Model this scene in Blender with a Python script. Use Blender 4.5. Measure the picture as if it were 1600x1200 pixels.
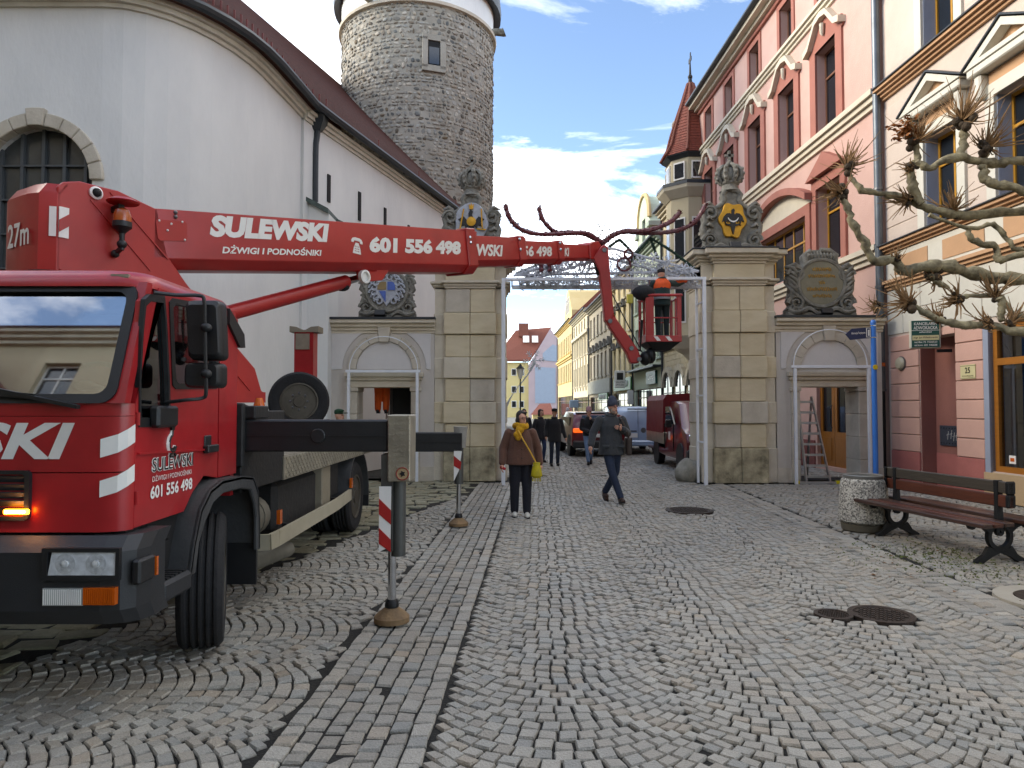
import bpy, bmesh, math, random
import numpy as np
from math import sin, cos, pi, radians
from mathutils import Vector, Matrix, noise
from mathutils.geometry import tessellate_polygon
random.seed(7); rng = np.random.default_rng(7)
for o in list(bpy.data.objects): bpy.data.objects.remove(o)
SC = bpy.context.scene; COL = SC.collection
# ---------------------------------------------------------------- camera
FPX = 1090.0; EYE = 1.65; PITCH = math.atan(36 / FPX)
cam = bpy.data.cameras.new('camera'); camo = bpy.data.objects.new('camera', cam); COL.objects.link(camo)
cam.sensor_width = 36; cam.lens = 36 * FPX / 1600; cam.clip_start = .1; cam.clip_end = 3000
camo.location = (0, 0, EYE); camo.rotation_euler = (pi / 2 + PITCH, 0, 0); SC.camera = camo
# ---------------------------------------------------------------- sky and sun
SUN_EL, SUN_AZ = radians(27), radians(-84)      # azimuth from +Y towards +X
wd = bpy.data.worlds.new('World'); SC.world = wd; wd.use_nodes = True
nt = wd.node_tree; N = nt.nodes; L = nt.links
for n in list(N): N.remove(n)
out = N.new('ShaderNodeOutputWorld'); bg = N.new('ShaderNodeBackground'); bg.inputs[1].default_value = .13
sky = N.new('ShaderNodeTexSky'); sky.sky_type = 'NISHITA'; sky.sun_disc = False
sky.sun_elevation = SUN_EL; sky.sun_rotation = SUN_AZ; sky.air_density = .62; sky.dust_density = .3; sky.ozone_density = 2.0; sky.altitude = 350
tc = N.new('ShaderNodeTexCoord'); sep = N.new('ShaderNodeSeparateXYZ'); L.new(tc.outputs['Generated'], sep.inputs[0])
mx = N.new('ShaderNodeMath'); mx.operation = 'MAXIMUM'; mx.inputs[1].default_value = 0; L.new(sep.outputs[2], mx.inputs[0])
ad = N.new('ShaderNodeMath'); ad.operation = 'ADD'; ad.inputs[1].default_value = .16; L.new(mx.outputs[0], ad.inputs[0])
dv = N.new('ShaderNodeVectorMath'); dv.operation = 'DIVIDE'; L.new(tc.outputs['Generated'], dv.inputs[0])
cb = N.new('ShaderNodeCombineXYZ')
for i in range(3): L.new(ad.outputs[0], cb.inputs[i])
L.new(cb.outputs[0], dv.inputs[1])
mp = N.new('ShaderNodeMapping'); mp.inputs['Location'].default_value = (5.472, 5.374, -2.661); mp.inputs['Scale'].default_value = (1.0, 1.5, .35); mp.inputs['Rotation'].default_value = (0, 0, .35)
L.new(dv.outputs[0], mp.inputs[0])
cn = N.new('ShaderNodeTexNoise'); cn.inputs['Scale'].default_value = 1.15; cn.inputs['Detail'].default_value = 9; cn.inputs['Roughness'].default_value = .6; cn.inputs['Distortion'].default_value = .45
L.new(mp.outputs[0], cn.inputs[0])
rp = N.new('ShaderNodeValToRGB'); rp.color_ramp.elements[0].position = .44; rp.color_ramp.elements[1].position = 1.0
L.new(cn.outputs[0], rp.inputs[0])
cm = N.new('ShaderNodeMixRGB'); cm.inputs[2].default_value = (20, 20, 20.2, 1)
L.new(rp.outputs[0], cm.inputs[0]); L.new(sky.outputs[0], cm.inputs[1]); L.new(cm.outputs[0], bg.inputs[0]); L.new(bg.outputs[0], out.inputs[0])
sl = bpy.data.lights.new('sun', 'SUN'); slo = bpy.data.objects.new('sun', sl); COL.objects.link(slo)
sl.energy = 1.35; sl.angle = radians(32); sl.color = (1, .93, .83)
sd_ = Vector((sin(SUN_AZ) * cos(SUN_EL), cos(SUN_AZ) * cos(SUN_EL), sin(SUN_EL)))
slo.rotation_euler = (-sd_).to_track_quat('-Z', 'Y').to_euler(); slo.location = (-20, 10, 30)
SC.view_settings.view_transform = 'Standard'; SC.view_settings.look = 'None'; SC.view_settings.exposure = 1.95; SC.view_settings.gamma = 1
SC.view_settings.use_white_balance = True; SC.view_settings.white_balance_temperature = 7250; SC.view_settings.white_balance_tint = 8
cy = SC.cycles; cy.max_bounces = 6; cy.diffuse_bounces = 3; cy.glossy_bounces = 3; cy.transmission_bounces = 3; cy.transparent_max_bounces = 8; cy.caustics_reflective = False; cy.caustics_refractive = False; cy.use_denoising = True
# ---------------------------------------------------------------- pixel helpers: rays from the camera position, met with real planes
def ray(u, v):
    x = (u - 800) / FPX; y = (600 - v) / FPX; c, s = cos(PITCH), sin(PITCH)
    return Vector((x, c - y * s, s + y * c))
def at(u, v, Y):
    r = ray(u, v); k = Y / r.y; return Vector((r.x * k, Y, EYE + r.z * k))
def onx(u, v, X):
    r = ray(u, v); k = X / r.x; return Vector((X, r.y * k, EYE + r.z * k))
def gnd(u, v, z=0):
    r = ray(u, v); k = (z - EYE) / r.z; return Vector((r.x * k, r.y * k, z))
def onplane(u, v, p0, n):
    r = ray(u, v); c = Vector((0, 0, EYE)); k = (Vector(p0) - c).dot(n) / r.dot(n); return c + r * k
# ---------------------------------------------------------------- materials
MATS = {}
def srgb(h):
    h = h.lstrip('#'); c = [int(h[i:i + 2], 16) / 255 for i in (0, 2, 4)]
    return tuple(((x + .055) / 1.055) ** 2.4 if x > .04045 else x / 12.92 for x in c)
def mat(name, col, rough=.6, metal=0, var=.12, scale=3.0, bump=0, bscale=30, spec=.5, col2=None, mix=.5, emit=0, coat=0, stretch=None, tint=False, sheen=0):
    if name in MATS: return MATS[name]
    m = bpy.data.materials.new(name); m.use_nodes = True; nt = m.node_tree; N = nt.nodes; L = nt.links
    b = N['Principled BSDF']; c = srgb(col) if isinstance(col, str) else col
    c2 = srgb(col2) if isinstance(col2, str) else col2
    tcn = N.new('ShaderNodeTexCoord'); src = tcn.outputs['Object']
    if stretch:
        mpn = N.new('ShaderNodeMapping'); mpn.inputs['Scale'].default_value = stretch; L.new(src, mpn.inputs[0]); src = mpn.outputs[0]
    nz = N.new('ShaderNodeTexNoise'); nz.inputs['Scale'].default_value = scale; nz.inputs['Detail'].default_value = 6; nz.inputs['Roughness'].default_value = .62; L.new(src, nz.inputs[0])
    rmp = N.new('ShaderNodeValToRGB'); e = rmp.color_ramp.elements; e[0].position = .3; e[1].position = .72
    lo = tuple(x * (1 - var) for x in c); hi = tuple(min(1, x * (1 + var)) for x in c)
    if c2 is not None: lo = tuple(c[i] * (1 - mix) + c2[i] * mix for i in range(3)); hi = c
    e[0].color = (*lo, 1); e[1].color = (*hi, 1); L.new(nz.outputs[0], rmp.inputs[0]); cs = rmp.outputs[0]
    if tint:
        a = N.new('ShaderNodeAttribute'); a.attribute_name = 'tint'; mm = N.new('ShaderNodeMixRGB'); mm.blend_type = 'MULTIPLY'; mm.inputs[0].default_value = 1
        L.new(cs, mm.inputs[1]); L.new(a.outputs['Color'], mm.inputs[2]); cs = mm.outputs[0]
    L.new(cs, b.inputs['Base Color'])
    b.inputs['Roughness'].default_value = rough; b.inputs['Metallic'].default_value = metal; b.inputs['Specular IOR Level'].default_value = spec
    if coat: b.inputs['Coat Weight'].default_value = coat; b.inputs['Coat Roughness'].default_value = .12
    if sheen: b.inputs['Sheen Weight'].default_value = sheen
    if emit: b.inputs['Emission Color'].default_value = (*c, 1); b.inputs['Emission Strength'].default_value = emit
    if bump:
        n2 = N.new('ShaderNodeTexNoise'); n2.inputs['Scale'].default_value = bscale; n2.inputs['Detail'].default_value = 5; L.new(src, n2.inputs[0])
        bp = N.new('ShaderNodeBump'); bp.inputs['Strength'].default_value = bump; bp.inputs['Distance'].default_value = .02; L.new(n2.outputs[0], bp.inputs['Height']); L.new(bp.outputs[0], b.inputs['Normal'])
        if rough > .25:
            mr = N.new('ShaderNodeMapRange'); mr.inputs[3].default_value = max(.05, rough - .12); mr.inputs[4].default_value = min(1, rough + .12); L.new(n2.outputs[0], mr.inputs[0]); L.new(mr.outputs[0], b.inputs['Roughness'])
    MATS[name] = m; return m
def glassmat(name, tintc, refl=.9, clear=.5, rough=.02):
    m = bpy.data.materials.new(name); m.use_nodes = True; nt = m.node_tree; N = nt.nodes; L = nt.links
    for n in list(N): N.remove(n)
    o = N.new('ShaderNodeOutputMaterial'); t = N.new('ShaderNodeBsdfTransparent'); t.inputs[0].default_value = (*tintc, 1)
    g = N.new('ShaderNodeBsdfGlossy'); g.inputs['Roughness'].default_value = rough; g.inputs[0].default_value = (refl, refl, refl, 1)
    fr = N.new('ShaderNodeFresnel'); fr.inputs[0].default_value = 1.52
    ml = N.new('ShaderNodeMath'); ml.operation = 'MULTIPLY_ADD'; ml.inputs[1].default_value = 1.6; ml.inputs[2].default_value = clear; L.new(fr.outputs[0], ml.inputs[0]); ml.use_clamp = True
    mxs = N.new('ShaderNodeMixShader'); L.new(ml.outputs[0], mxs.inputs[0]); L.new(t.outputs[0], mxs.inputs[1]); L.new(g.outputs[0], mxs.inputs[2]); L.new(mxs.outputs[0], o.inputs[0])
    MATS[name] = m; return m
# ---------------------------------------------------------------- mesh builder
MW = {}
def T3(a, b, d): return (a, b, d)
def fXZ(a, b, d): return (a, d, b)        # a=x, b=z, depth=y
def fYZ(a, b, d): return (d, a, b)        # a=y, b=z, depth=x
def fXY(a, b, d): return (a, b, d)
class MB:
    def __init__(s): s.v = []; s.f = []; s.m = []; s.cur = 0
    def add(s, vs, fs):
        o = len(s.v); s.v += [tuple(v) for v in vs]; s.f += [[i + o for i in f] for f in fs]; s.m += [s.cur] * len(fs); return s
    def box(s, c, d, R=None):
        hx, hy, hz = d[0] / 2, d[1] / 2, d[2] / 2; c = Vector(c)
        vs = [Vector((x, y, z)) for z in (-hz, hz) for x, y in ((-hx, -hy), (hx, -hy), (hx, hy), (-hx, hy))]
        if R is not None: vs = [R @ v for v in vs]
        return s.add([c + v for v in vs], [(3, 2, 1, 0), (4, 5, 6, 7), (0, 1, 5, 4), (1, 2, 6, 5), (2, 3, 7, 6), (3, 0, 4, 7)])
    def bb(s, x0, x1, y0, y1, z0, z1):
        return s.box(((x0 + x1) / 2, (y0 + y1) / 2, (z0 + z1) / 2), (abs(x1 - x0), abs(y1 - y0), abs(z1 - z0)))
    def bar(s, p0, p1, w, h, up=(0, 0, 1)):
        p0, p1 = Vector(p0), Vector(p1); z = (p1 - p0); l = z.length; z.normalize(); u = Vector(up)
        x = u.cross(z)
        if x.length < 1e-4: x = Vector((1, 0, 0))
        x.normalize(); y = z.cross(x); R = Matrix((x, y, z)).transposed()
        return s.box((p0 + p1) / 2, (w, h, l), R)
    def tube(s, pts, rs, n=8, caps=True):
        pts = [Vector(p) for p in pts]
        if not hasattr(rs, '__len__'): rs = [rs] * len(pts)
        t = (pts[1] - pts[0]).normalized(); x = t.orthogonal().normalized(); vs = []; fs = []
        for i, p in enumerate(pts):
            if i == 0: d = pts[1] - pts[0]
            elif i == len(pts) - 1: d = pts[-1] - pts[-2]
            else: d = (pts[i + 1] - p).normalized() + (p - pts[i - 1]).normalized()
            if d.length < 1e-9: d = t
            d = d.normalized(); x = (x - d * x.dot(d))
            x = x.normalized() if x.length > 1e-6 else d.orthogonal().normalized()
            y = d.cross(x); r = rs[i]
            if not hasattr(r, '__len__'): r = (r, r)
            vs += [p + x * (cos(2 * pi * k / n) * r[0]) + y * (sin(2 * pi * k / n) * r[1]) for k in range(n)]
        for i in range(len(pts) - 1):
            for k in range(n): fs.append((i * n + k, i * n + (k + 1) % n, (i + 1) * n + (k + 1) % n, (i + 1) * n + k))
        if caps: fs.append(list(range(n))[::-1]); fs.append([(len(pts) - 1) * n + k for k in range(n)])
        return s.add(vs, fs)
    def loft(s, rings, caps=True):
        n = len(rings[0]); vs = [p for r in rings for p in r]; fs = []
        for i in range(len(rings) - 1):
            for k in range(n): fs.append((i * n + k, i * n + (k + 1) % n, (i + 1) * n + (k + 1) % n, (i + 1) * n + k))
        if caps: fs.append(list(range(n))[::-1]); fs.append([(len(rings) - 1) * n + k for k in range(n)])
        return s.add(vs, fs)
    def lathe(s, prof, c=(0, 0, 0), n=24, R=None, close=False):
        c = Vector(c); rings = []
        for r, z in prof:
            ring = [Vector((r * cos(2 * pi * k / n), r * sin(2 * pi * k / n), z)) for k in range(n)]
            if R is not None: ring = [R @ p for p in ring]
            rings.append([c + p for p in ring])
        if close: rings.append(rings[0])
        return s.loft(rings, caps=not close)
    def ell(s, c, r, n=10, m=7, R=None):
        c = Vector(c); r = (r, r, r) if not hasattr(r, '__len__') else r; vs = []; fs = []
        for i in range(1, m):
            a = pi * i / m
            for k in range(n): vs.append(Vector((r[0] * sin(a) * cos(2 * pi * k / n), r[1] * sin(a) * sin(2 * pi * k / n), r[2] * cos(a))))
        vs += [Vector((0, 0, r[2])), Vector((0, 0, -r[2]))]; t, b = len(vs) - 2, len(vs) - 1
        for i in range(m - 2):
            for k in range(n): fs.append((i * n + k, (i + 1) * n + k, (i + 1) * n + (k + 1) % n, i * n + (k + 1) % n))
        for k in range(n): fs.append((t, k, (k + 1) % n)); fs.append((b, (m - 2) * n + (k + 1) % n, (m - 2) * n + k))
        if R is not None: vs = [R @ v for v in vs]
        return s.add([c + v for v in vs], fs)
    def plate(s, outer, d0, d1, f=fXZ, holes=()):
        loops = [list(outer)] + [list(h) for h in holes]; allp = [p for l in loops for p in l]
        tri = tessellate_polygon([[Vector((p[0], p[1], 0)) for p in l] for l in loops]); n = len(allp)
        vs = [f(p[0], p[1], d0) for p in allp] + [f(p[0], p[1], d1) for p in allp]; fs = []
        for t in tri: fs.append(tuple(t)); fs.append(tuple(i + n for i in reversed(t)))
        o = 0
        for l in loops:
            k = len(l)
            for i in range(k): fs.append((o + i, o + (i + 1) % k, n + o + (i + 1) % k, n + o + i))
            o += k
        return s.add(vs, fs)
    def prism(s, poly, d0, d1, f=fXZ):
        n = len(poly); vs = [f(p[0], p[1], d0) for p in poly] + [f(p[0], p[1], d1) for p in poly]
        fs = [list(range(n)), [n + i for i in range(n)][::-1]] + [(i, n + i, n + (i + 1) % n, (i + 1) % n) for i in range(n)]
        return s.add(vs, fs)
    def build(s, name, mats, parent=None, bevel=0, smooth=False, world=False, seg=1, loc=None, ang=35, fix=True):
        me = bpy.data.meshes.new(name); vs = s.v
        if world and parent is not None and parent in MW:
            M = MW[parent].inverted(); vs = [M @ Vector(v) for v in vs]
        me.from_pydata(vs, [], s.f)
        mats = mats if isinstance(mats, (list, tuple)) else [mats]
        for m in mats: me.materials.append(m)
        if len(mats) > 1: me.polygons.foreach_set('material_index', s.m)
        if fix or bevel:
            bm = bmesh.new(); bm.from_mesh(me)
            if fix: bmesh.ops.recalc_face_normals(bm, faces=bm.faces)
            if bevel:
                es = [e for e in bm.edges if len(e.link_faces) == 2 and e.calc_face_angle(0) > .5]
                bmesh.ops.bevel(bm, geom=es, offset=bevel, segments=seg, profile=.6, affect='EDGES', clamp_overlap=True)
            bm.to_mesh(me); bm.free()
        if smooth:
            me.shade_smooth(); me.set_sharp_from_angle(angle=radians(ang))
        me.update(); o = bpy.data.objects.new(name, me); COL.objects.link(o)
        if parent is not None: o.parent = parent; MW[o] = MW.get(parent, Matrix())
        if loc is not None: o.location = loc
        return o
def tag(o, label=None, cat=None, group=None, kind=None):
    if label: o['label'] = label
    if cat: o['category'] = cat
    if group: o['group'] = group
    if kind: o['kind'] = kind
    return o
def thing(name, label, cat, loc=(0, 0, 0), rz=0, group=None):
    o = bpy.data.objects.new(name, None); COL.objects.link(o); o.location = loc; o.rotation_euler = (0, 0, rz); o.empty_display_size = .2
    MW[o] = Matrix.Translation(Vector(loc)) @ Matrix.Rotation(rz, 4, 'Z'); return tag(o, label, cat, group)
def copy_tree(o, parent=None):
    c = o.copy(); COL.objects.link(c); c.parent = parent
    for ch in o.children: copy_tree(ch, c)
    return c
def part(name, m, parent, fn, **k):
    b = MB(); fn(b); return b.build(name, m, parent, **k)
def B(name, m, parent, x0, x1, y0, y1, z0, z1, **k):
    return MB().bb(x0, x1, y0, y1, z0, z1).build(name, m, parent, **k)
def text(s, m, parent, o, xd, up, w=None, h=None, shear=0, bold=0, name='lettering', world=False, align='L', ext=.002, spacing=1.0, off=.004):
    cu = bpy.data.curves.new('t', 'FONT'); cu.body = s; cu.size = 1; cu.shear = shear; cu.offset = bold; cu.space_character = spacing; cu.resolution_u = 3
    ob = bpy.data.objects.new('t', cu); COL.objects.link(ob)
    me = bpy.data.meshes.new_from_object(ob); bpy.data.objects.remove(ob); bpy.data.curves.remove(cu)
    n = len(me.vertices); co = np.zeros(n * 3); me.vertices.foreach_get('co', co); co = co.reshape(-1, 3)
    mn, mxx = co.min(0), co.max(0); sz = mxx - mn
    sx = (w / sz[0]) if w else None; sy = (h / sz[1]) if h else None
    if sx is None: sx = sy
    if sy is None: sy = sx
    co[:, 0] = (co[:, 0] - mn[0]) * sx; co[:, 1] = (co[:, 1] - mn[1]) * sy
    if align == 'C': co[:, 0] -= sz[0] * sx / 2
    xd = Vector(xd).normalized(); up = Vector(up); up = (up - xd * up.dot(xd)).normalized(); nn = xd.cross(up); o = Vector(o)
    M = Matrix.Identity(4)
    if world and parent in MW: M = MW[parent].inverted()
    P = [M @ (o + xd * c[0] + up * c[1] + nn * off) for c in co]
    for i, p in enumerate(P): me.vertices[i].co = p
    me.materials.clear(); me.materials.append(m); me.update()
    ob = bpy.data.objects.new(name, me); COL.objects.link(ob)
    if parent is not None: ob.parent = parent; MW[ob] = MW.get(parent, Matrix())
    return ob
def script_line(m, parent, x0, x1, y, z, h, name='faded_script'):
    # writing too worn or far to read: a run of loops
    n = max(8, int((x1 - x0) / h * 7)); r_ = random.Random(int(abs(x0 * 1000 + z * 77)))
    MB().tube([(x0 + (x1 - x0) * i / n, y, z + h * (.5 + .5 * sin(i * 1.9 + r_.random() * 1.2))) for i in range(n + 1)], h * .09, 4).build(name, m, parent)
def arc(cx, cy, r, a0, a1, n=12, ry=None):
    ry = r if ry is None else ry
    return [(cx + r * cos(radians(a0 + (a1 - a0) * i / n)), cy + ry * sin(radians(a0 + (a1 - a0) * i / n))) for i in range(n + 1)]
def rrect(x0, x1, y0, y1, r, n=4):
    p = []
    for cx, cy, a in ((x1 - r, y1 - r, 0), (x0 + r, y1 - r, 90), (x0 + r, y0 + r, 180), (x1 - r, y0 + r, 270)): p += arc(cx, cy, r, a, a + 90, n)
    return p
def smoothpts(pts, n=6):
    pts = [Vector(p) for p in pts]; o = []
    for i in range(len(pts) - 1):
        p0, p1, p2, p3 = pts[max(i - 1, 0)], pts[i], pts[i + 1], pts[min(i + 2, len(pts) - 1)]
        for k in range(n):
            t = k / n; o.append(.5 * ((2 * p1) + (p2 - p0) * t + (2 * p0 - 5 * p1 + 4 * p2 - p3) * t * t + (3 * p1 - p0 - 3 * p2 + p3) * t ** 3))
    o.append(pts[-1]); return o
# shared materials
m_stone = mat('sandstone', '#d6ccb8', .85, var=.2, scale=2.2, bump=.4, bscale=26, col2='#b9ae98', mix=.75)
m_stone2 = mat('sandstone_yellow', '#d8cbae', .85, var=.2, scale=1.6, bump=.4, bscale=26, col2='#c0b08e', mix=.8, stretch=(1, 1, 3))
m_stoneg = mat('sandstone_grey', '#cec5b5', .88, scale=2.5, bump=.4, bscale=24, col2='#a9a08e', mix=.8)
m_base = mat('stained_base_stone', '#cbbf9f', .88, scale=3.2, bump=.45, bscale=24, col2='#4a4636', mix=.95)
m_dstone = mat('weathered_stone', '#98958b', .9, scale=6, bump=.6, bscale=30, col2='#504f47', mix=.9)
m_black = mat('black_plastic', '#1c1d1f', .5, var=.25, scale=6, bump=.08, bscale=120)
m_rubber = mat('tyre_rubber', '#18181a', .82, var=.3, scale=9, bump=.25, bscale=60)
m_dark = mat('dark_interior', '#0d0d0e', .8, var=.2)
m_iron = mat('cast_iron', '#191b1d', .5, .4, var=.3, scale=12, bump=.2, bscale=80)
m_red = mat('truck_red_paint', '#b02127', .36, var=.1, scale=2.5, coat=.3, col2='#85191d', mix=.8, bump=.03, bscale=7)
m_redm = mat('boom_red_paint', '#b22422', .42, var=.12, scale=1.7, coat=.15, col2='#8f1c1d', mix=.8, bump=.03, bscale=9)
m_white = mat('white_paint', '#e6e6e2', .45, var=.05, scale=5)
m_letter = mat('white_vinyl', '#e4e3de', .4, var=.05, scale=8)
m_whmet = mat('white_powder_coat', '#dfe3e8', .35, var=.06, scale=6)
m_chrome = mat('chrome', '#c9ccd0', .14, 1, var=.1, scale=6)
m_steel = mat('worn_steel', '#6f7174', .42, .75, var=.25, scale=8, bump=.12, bscale=50)
m_alu = mat('checker_aluminium', '#a39d8d', .42, .55, var=.25, scale=5, bump=.1, bscale=40)
m_navy = mat('sign_navy', '#17264f', .4, var=.08)
m_green = mat('sign_green', '#0e4a44', .4, var=.1)
m_glassw = mat('window_glass', '#1b2128', .06, var=.35, scale=.7, spec=.9)
m_glass = glassmat('car_glass', (.62, .68, .68), .95, .1)
m_screen = glassmat('windscreen_glass', (.6, .66, .66), .9, .3)
m_amber = mat('amber_lens', '#c65a10', .25, var=.15, coat=.6)
# ================================================================ ground and cobbles
m_grout = mat('grout', '#1a1915', .95, var=.5, scale=9, bump=.6, bscale=60)
m_cob = mat('granite_cobble', '#98948a', .6, var=.34, scale=130, bump=.5, bscale=60, tint=True, spec=.45)
m_rub = mat('rubble_cobble', '#938e79', .75, var=.25, scale=12, bump=.6, bscale=45, tint=True, col2='#6a6a52', mix=.7)
ground = tag(MB().add([(-400, -120, -.018), (400, -120, -.018), (400, 600, -.018), (-400, 600, -.018)], [(0, 1, 2, 3)]).build('ground', m_grout), kind='structure')
ST = []   # stones: x, y, half-length, half-width, angle, material index
def su(u, y): return u + .0394 * y          # street coordinate u -> world x
def arcs(cx0, w, a0, a1, step, s, conv, along):
    """one column of segmental arcs. along='y': column runs along the street; 'x': across. conv: direction of the bulge"""
    R = w * .62; half = math.asin(min(.98, w / 2 / R)); n = max(4, int(round(2 * half * R / s))); t = a0
    while t < a1:
        j0 = random.random()
        for k in range(n):
            a = -half + 2 * half * (k + .5 + (j0 - .5) * .5) / n
            if abs(a) > half: continue
            p = R * sin(a); q = t + conv * R * (cos(a) - cos(half)); ang = -conv * a
            hl = (half * R / n) * .87; hw = step * cos(a) * .5 * .84 + .002
            if along == 'y': ST.append((su(cx0 + p, q), q, hl, hw, ang, 0))
            else: ST.append((q, cx0 + p, hl, hw, pi / 2 - ang, 0))
        t += step
def inleft(x, y): return x > -3.2 + .263 * (y - 4.4)
GL0, GL1, GR0, GR1 = -.55, -1.22, 3.40, 3.98
for i in range(3): arcs(GL0 + .03 + 1.307 * (i + .5), 1.30, 2.3, 17, .1, .1, -1, 'y')
for i in range(6): arcs(-1.6 + 1.6 * (i + .5), 1.6, 17.1, 32, .17, .17, -1, 'y')
def rows(u0, n, w, y0, y1, l, k=0):
    for i in range(n):
        y = y0 + random.random() * l
        while y < y1:
            ll = l * random.uniform(.8, 1.25); ST.append((su(u0 + (i + .5) * w, y + ll / 2), y + ll / 2, w / 2 * .9, ll / 2 * .89, -.039, k if 0 < i < n - 1 else 0)); y += ll
rows(GL1 - .1, 7, (GL0 - GL1 + .1) / 7, 2.3, 15.3, .12, 2)
rows(GR0, 3, .125, 2.3, 15.0, .11, 2); rows(GR0 + .375, 1, .2, 2.3, 15.0, .15)
keep = []
n0 = len(ST)
for i in range(12): arcs(3.0 + 1.05 * i, 1.05, -6.5, 0, .1, .1, 1, 'x')
for t in ST[n0:]:
    if t[0] < su(GL1, t[1]) - .14 and inleft(t[0], t[1]) and t[1] < 15.4 and t[1] > 2.4: keep.append(t)
del ST[n0:]
for i in range(12): arcs(3.4 + 1.05 * i, 1.05, 3.4, 9.2, .105, .1, -1, 'x')
for t in ST[n0:]:
    if t[0] > su(GR1, t[1]) + .05 and t[0] < 8.8 - .03 * t[1] and t[1] < 15.0: keep.append(t)
del ST[n0:]; ST += keep
y = 3.0
while y < 15.6:
    h = random.uniform(.17, .25); x = -12 + random.random() * .2
    while x < -1:
        w = random.uniform(.18, .36); xx = x + w / 2; yy = y + h / 2 + random.uniform(-.04, .04)
        if not inleft(xx + .12, yy): ST.append((xx, yy, w * .46, h * .45, random.uniform(-.2, .2), 1))
        x += w
    y += h
# manhole rims and covers keep the stones away
HOLES = [(gnd(1077, 798), .36), (gnd(1302, 961), .13), (gnd(1377, 961), .23), (gnd(1652, 938), .46)]
ST = [t for t in ST if all((t[0] - h[0].x) ** 2 + (t[1] - h[0].y) ** 2 > (h[1] + .03) ** 2 for h in HOLES) and abs(t[0]) < .78 * t[1] + .4]
S = np.array(ST); n = len(S)
def stone_mesh(S, seedv=1):
    r = np.random.default_rng(seedv); n = len(S); V = np.zeros((n, 12, 3)); sg = np.array([(-1, -1), (1, -1), (1, 1), (-1, 1)])
    ir = S[:, 5] == 1
    top = np.where(ir, r.normal(0, .009, n), r.normal(0, .0045, n)) - .006 * (S[:, 5] == 2); tx = r.normal(0, .035, n); ty = r.normal(0, .035, n)
    c, s = np.cos(S[:, 4]), np.sin(S[:, 4])
    jit = r.normal(0, 1, (n, 4, 2)) * np.where(ir, .17, .07)[:, None, None]
    for ring, (k, dz) in enumerate(((.97, -.07), (1.0, -.011), (.87, 0))):
        for q in range(4):
            a = S[:, 2] * (sg[q, 0] + jit[:, q, 0]) * k; b = S[:, 3] * (sg[q, 1] + jit[:, q, 1]) * k
            V[:, ring * 4 + q, 0] = S[:, 0] + a * c - b * s; V[:, ring * 4 + q, 1] = S[:, 1] + a * s + b * c
            V[:, ring * 4 + q, 2] = top + dz + (a * tx + b * ty if ring else 0) + (r.normal(0, .0018, n) if ring == 2 else 0)
    f = []
    for ring in (0, 1):
        for q in range(4): f.append((ring * 4 + q, ring * 4 + (q + 1) % 4, ring * 4 + 4 + (q + 1) % 4, ring * 4 + 4 + q))
    f.append((8, 9, 10, 11)); f = np.array(f)
    Fs = (f[None] + (np.arange(n) * 12)[:, None, None]).reshape(-1, 4)
    v = r.normal(0, .065, n).clip(-.35, .3); warm = r.normal(0, .025, n) + (r.random(n) < .03) * .06
    v = v - .13 * (S[:, 5] == 2); top = top; tint = np.stack([1 + v + warm, 1 + v, 1 + v - warm, np.ones(n)], 1)
    return V.reshape(-1, 3), Fs, np.repeat(tint, 12, 0), np.repeat(ir.astype(int), 9)
def mk(name, V, Fq, tint, mi, mats, parent):
    me = bpy.data.meshes.new(name); me.vertices.add(len(V)); me.vertices.foreach_set('co', V.ravel()); k = len(Fq)
    me.loops.add(k * 4); me.loops.foreach_set('vertex_index', Fq.ravel().astype(np.int32)); me.polygons.add(k)
    me.polygons.foreach_set('loop_start', np.arange(0, 4 * k, 4, dtype=np.int32)); me.polygons.foreach_set('loop_total', np.full(k, 4, dtype=np.int32))
    me.polygons.foreach_set('material_index', mi.astype(np.int32)); me.polygons.foreach_set('use_smooth', np.zeros(k, dtype=bool))
    for m in mats: me.materials.append(m)
    me.update(calc_edges=True); a = me.attributes.new('tint', 'FLOAT_COLOR', 'POINT'); a.data.foreach_set('color', tint.ravel()); me.validate()
    o = bpy.data.objects.new(name, me); COL.objects.link(o)
    if parent: o.parent = parent
    return o
d = np.hypot(S[:, 0], S[:, 1]); order = np.argsort(d + 99 * (np.abs(S[:, 0]) > .70 * S[:, 1]) + 99 * (S[:, 1] < 3.25) + 99 * (S[:, 0] < -2.4) + 99 * (S[:, 5] == 2)); near = order[:300]; rest = np.delete(np.arange(n), near)
V, Fq, ti, mi = stone_mesh(S[rest]); tag(mk('cobblestones', V, Fq, ti, mi, [m_cob, m_rub], ground), kind='stuff')
protos = []
for k in range(14):
    V, Fq, ti, mi = stone_mesh(np.array([(0, 0, .052, .052, 0, 0)]), 50 + k); V[:, 2] -= V[8:12, 2].mean(); o = V.copy()
    protos.append((o, Fq, ti, mi))
PM = []
for o, Fq, ti, mi in protos:
    ob = mk('cobblestone', o, Fq, ti, mi, [m_cob], None); PM.append(ob.data); bpy.data.objects.remove(ob)
for i in near:
    t = S[i]; o = bpy.data.objects.new('cobblestone', PM[i % 14]); COL.objects.link(o); o.parent = ground
    o.location = (t[0], t[1], random.gauss(0, .003)); o.scale = (t[2] / .052, t[3] / .052, 1); o.rotation_euler = (random.gauss(0, .015), random.gauss(0, .015), t[4])
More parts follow.
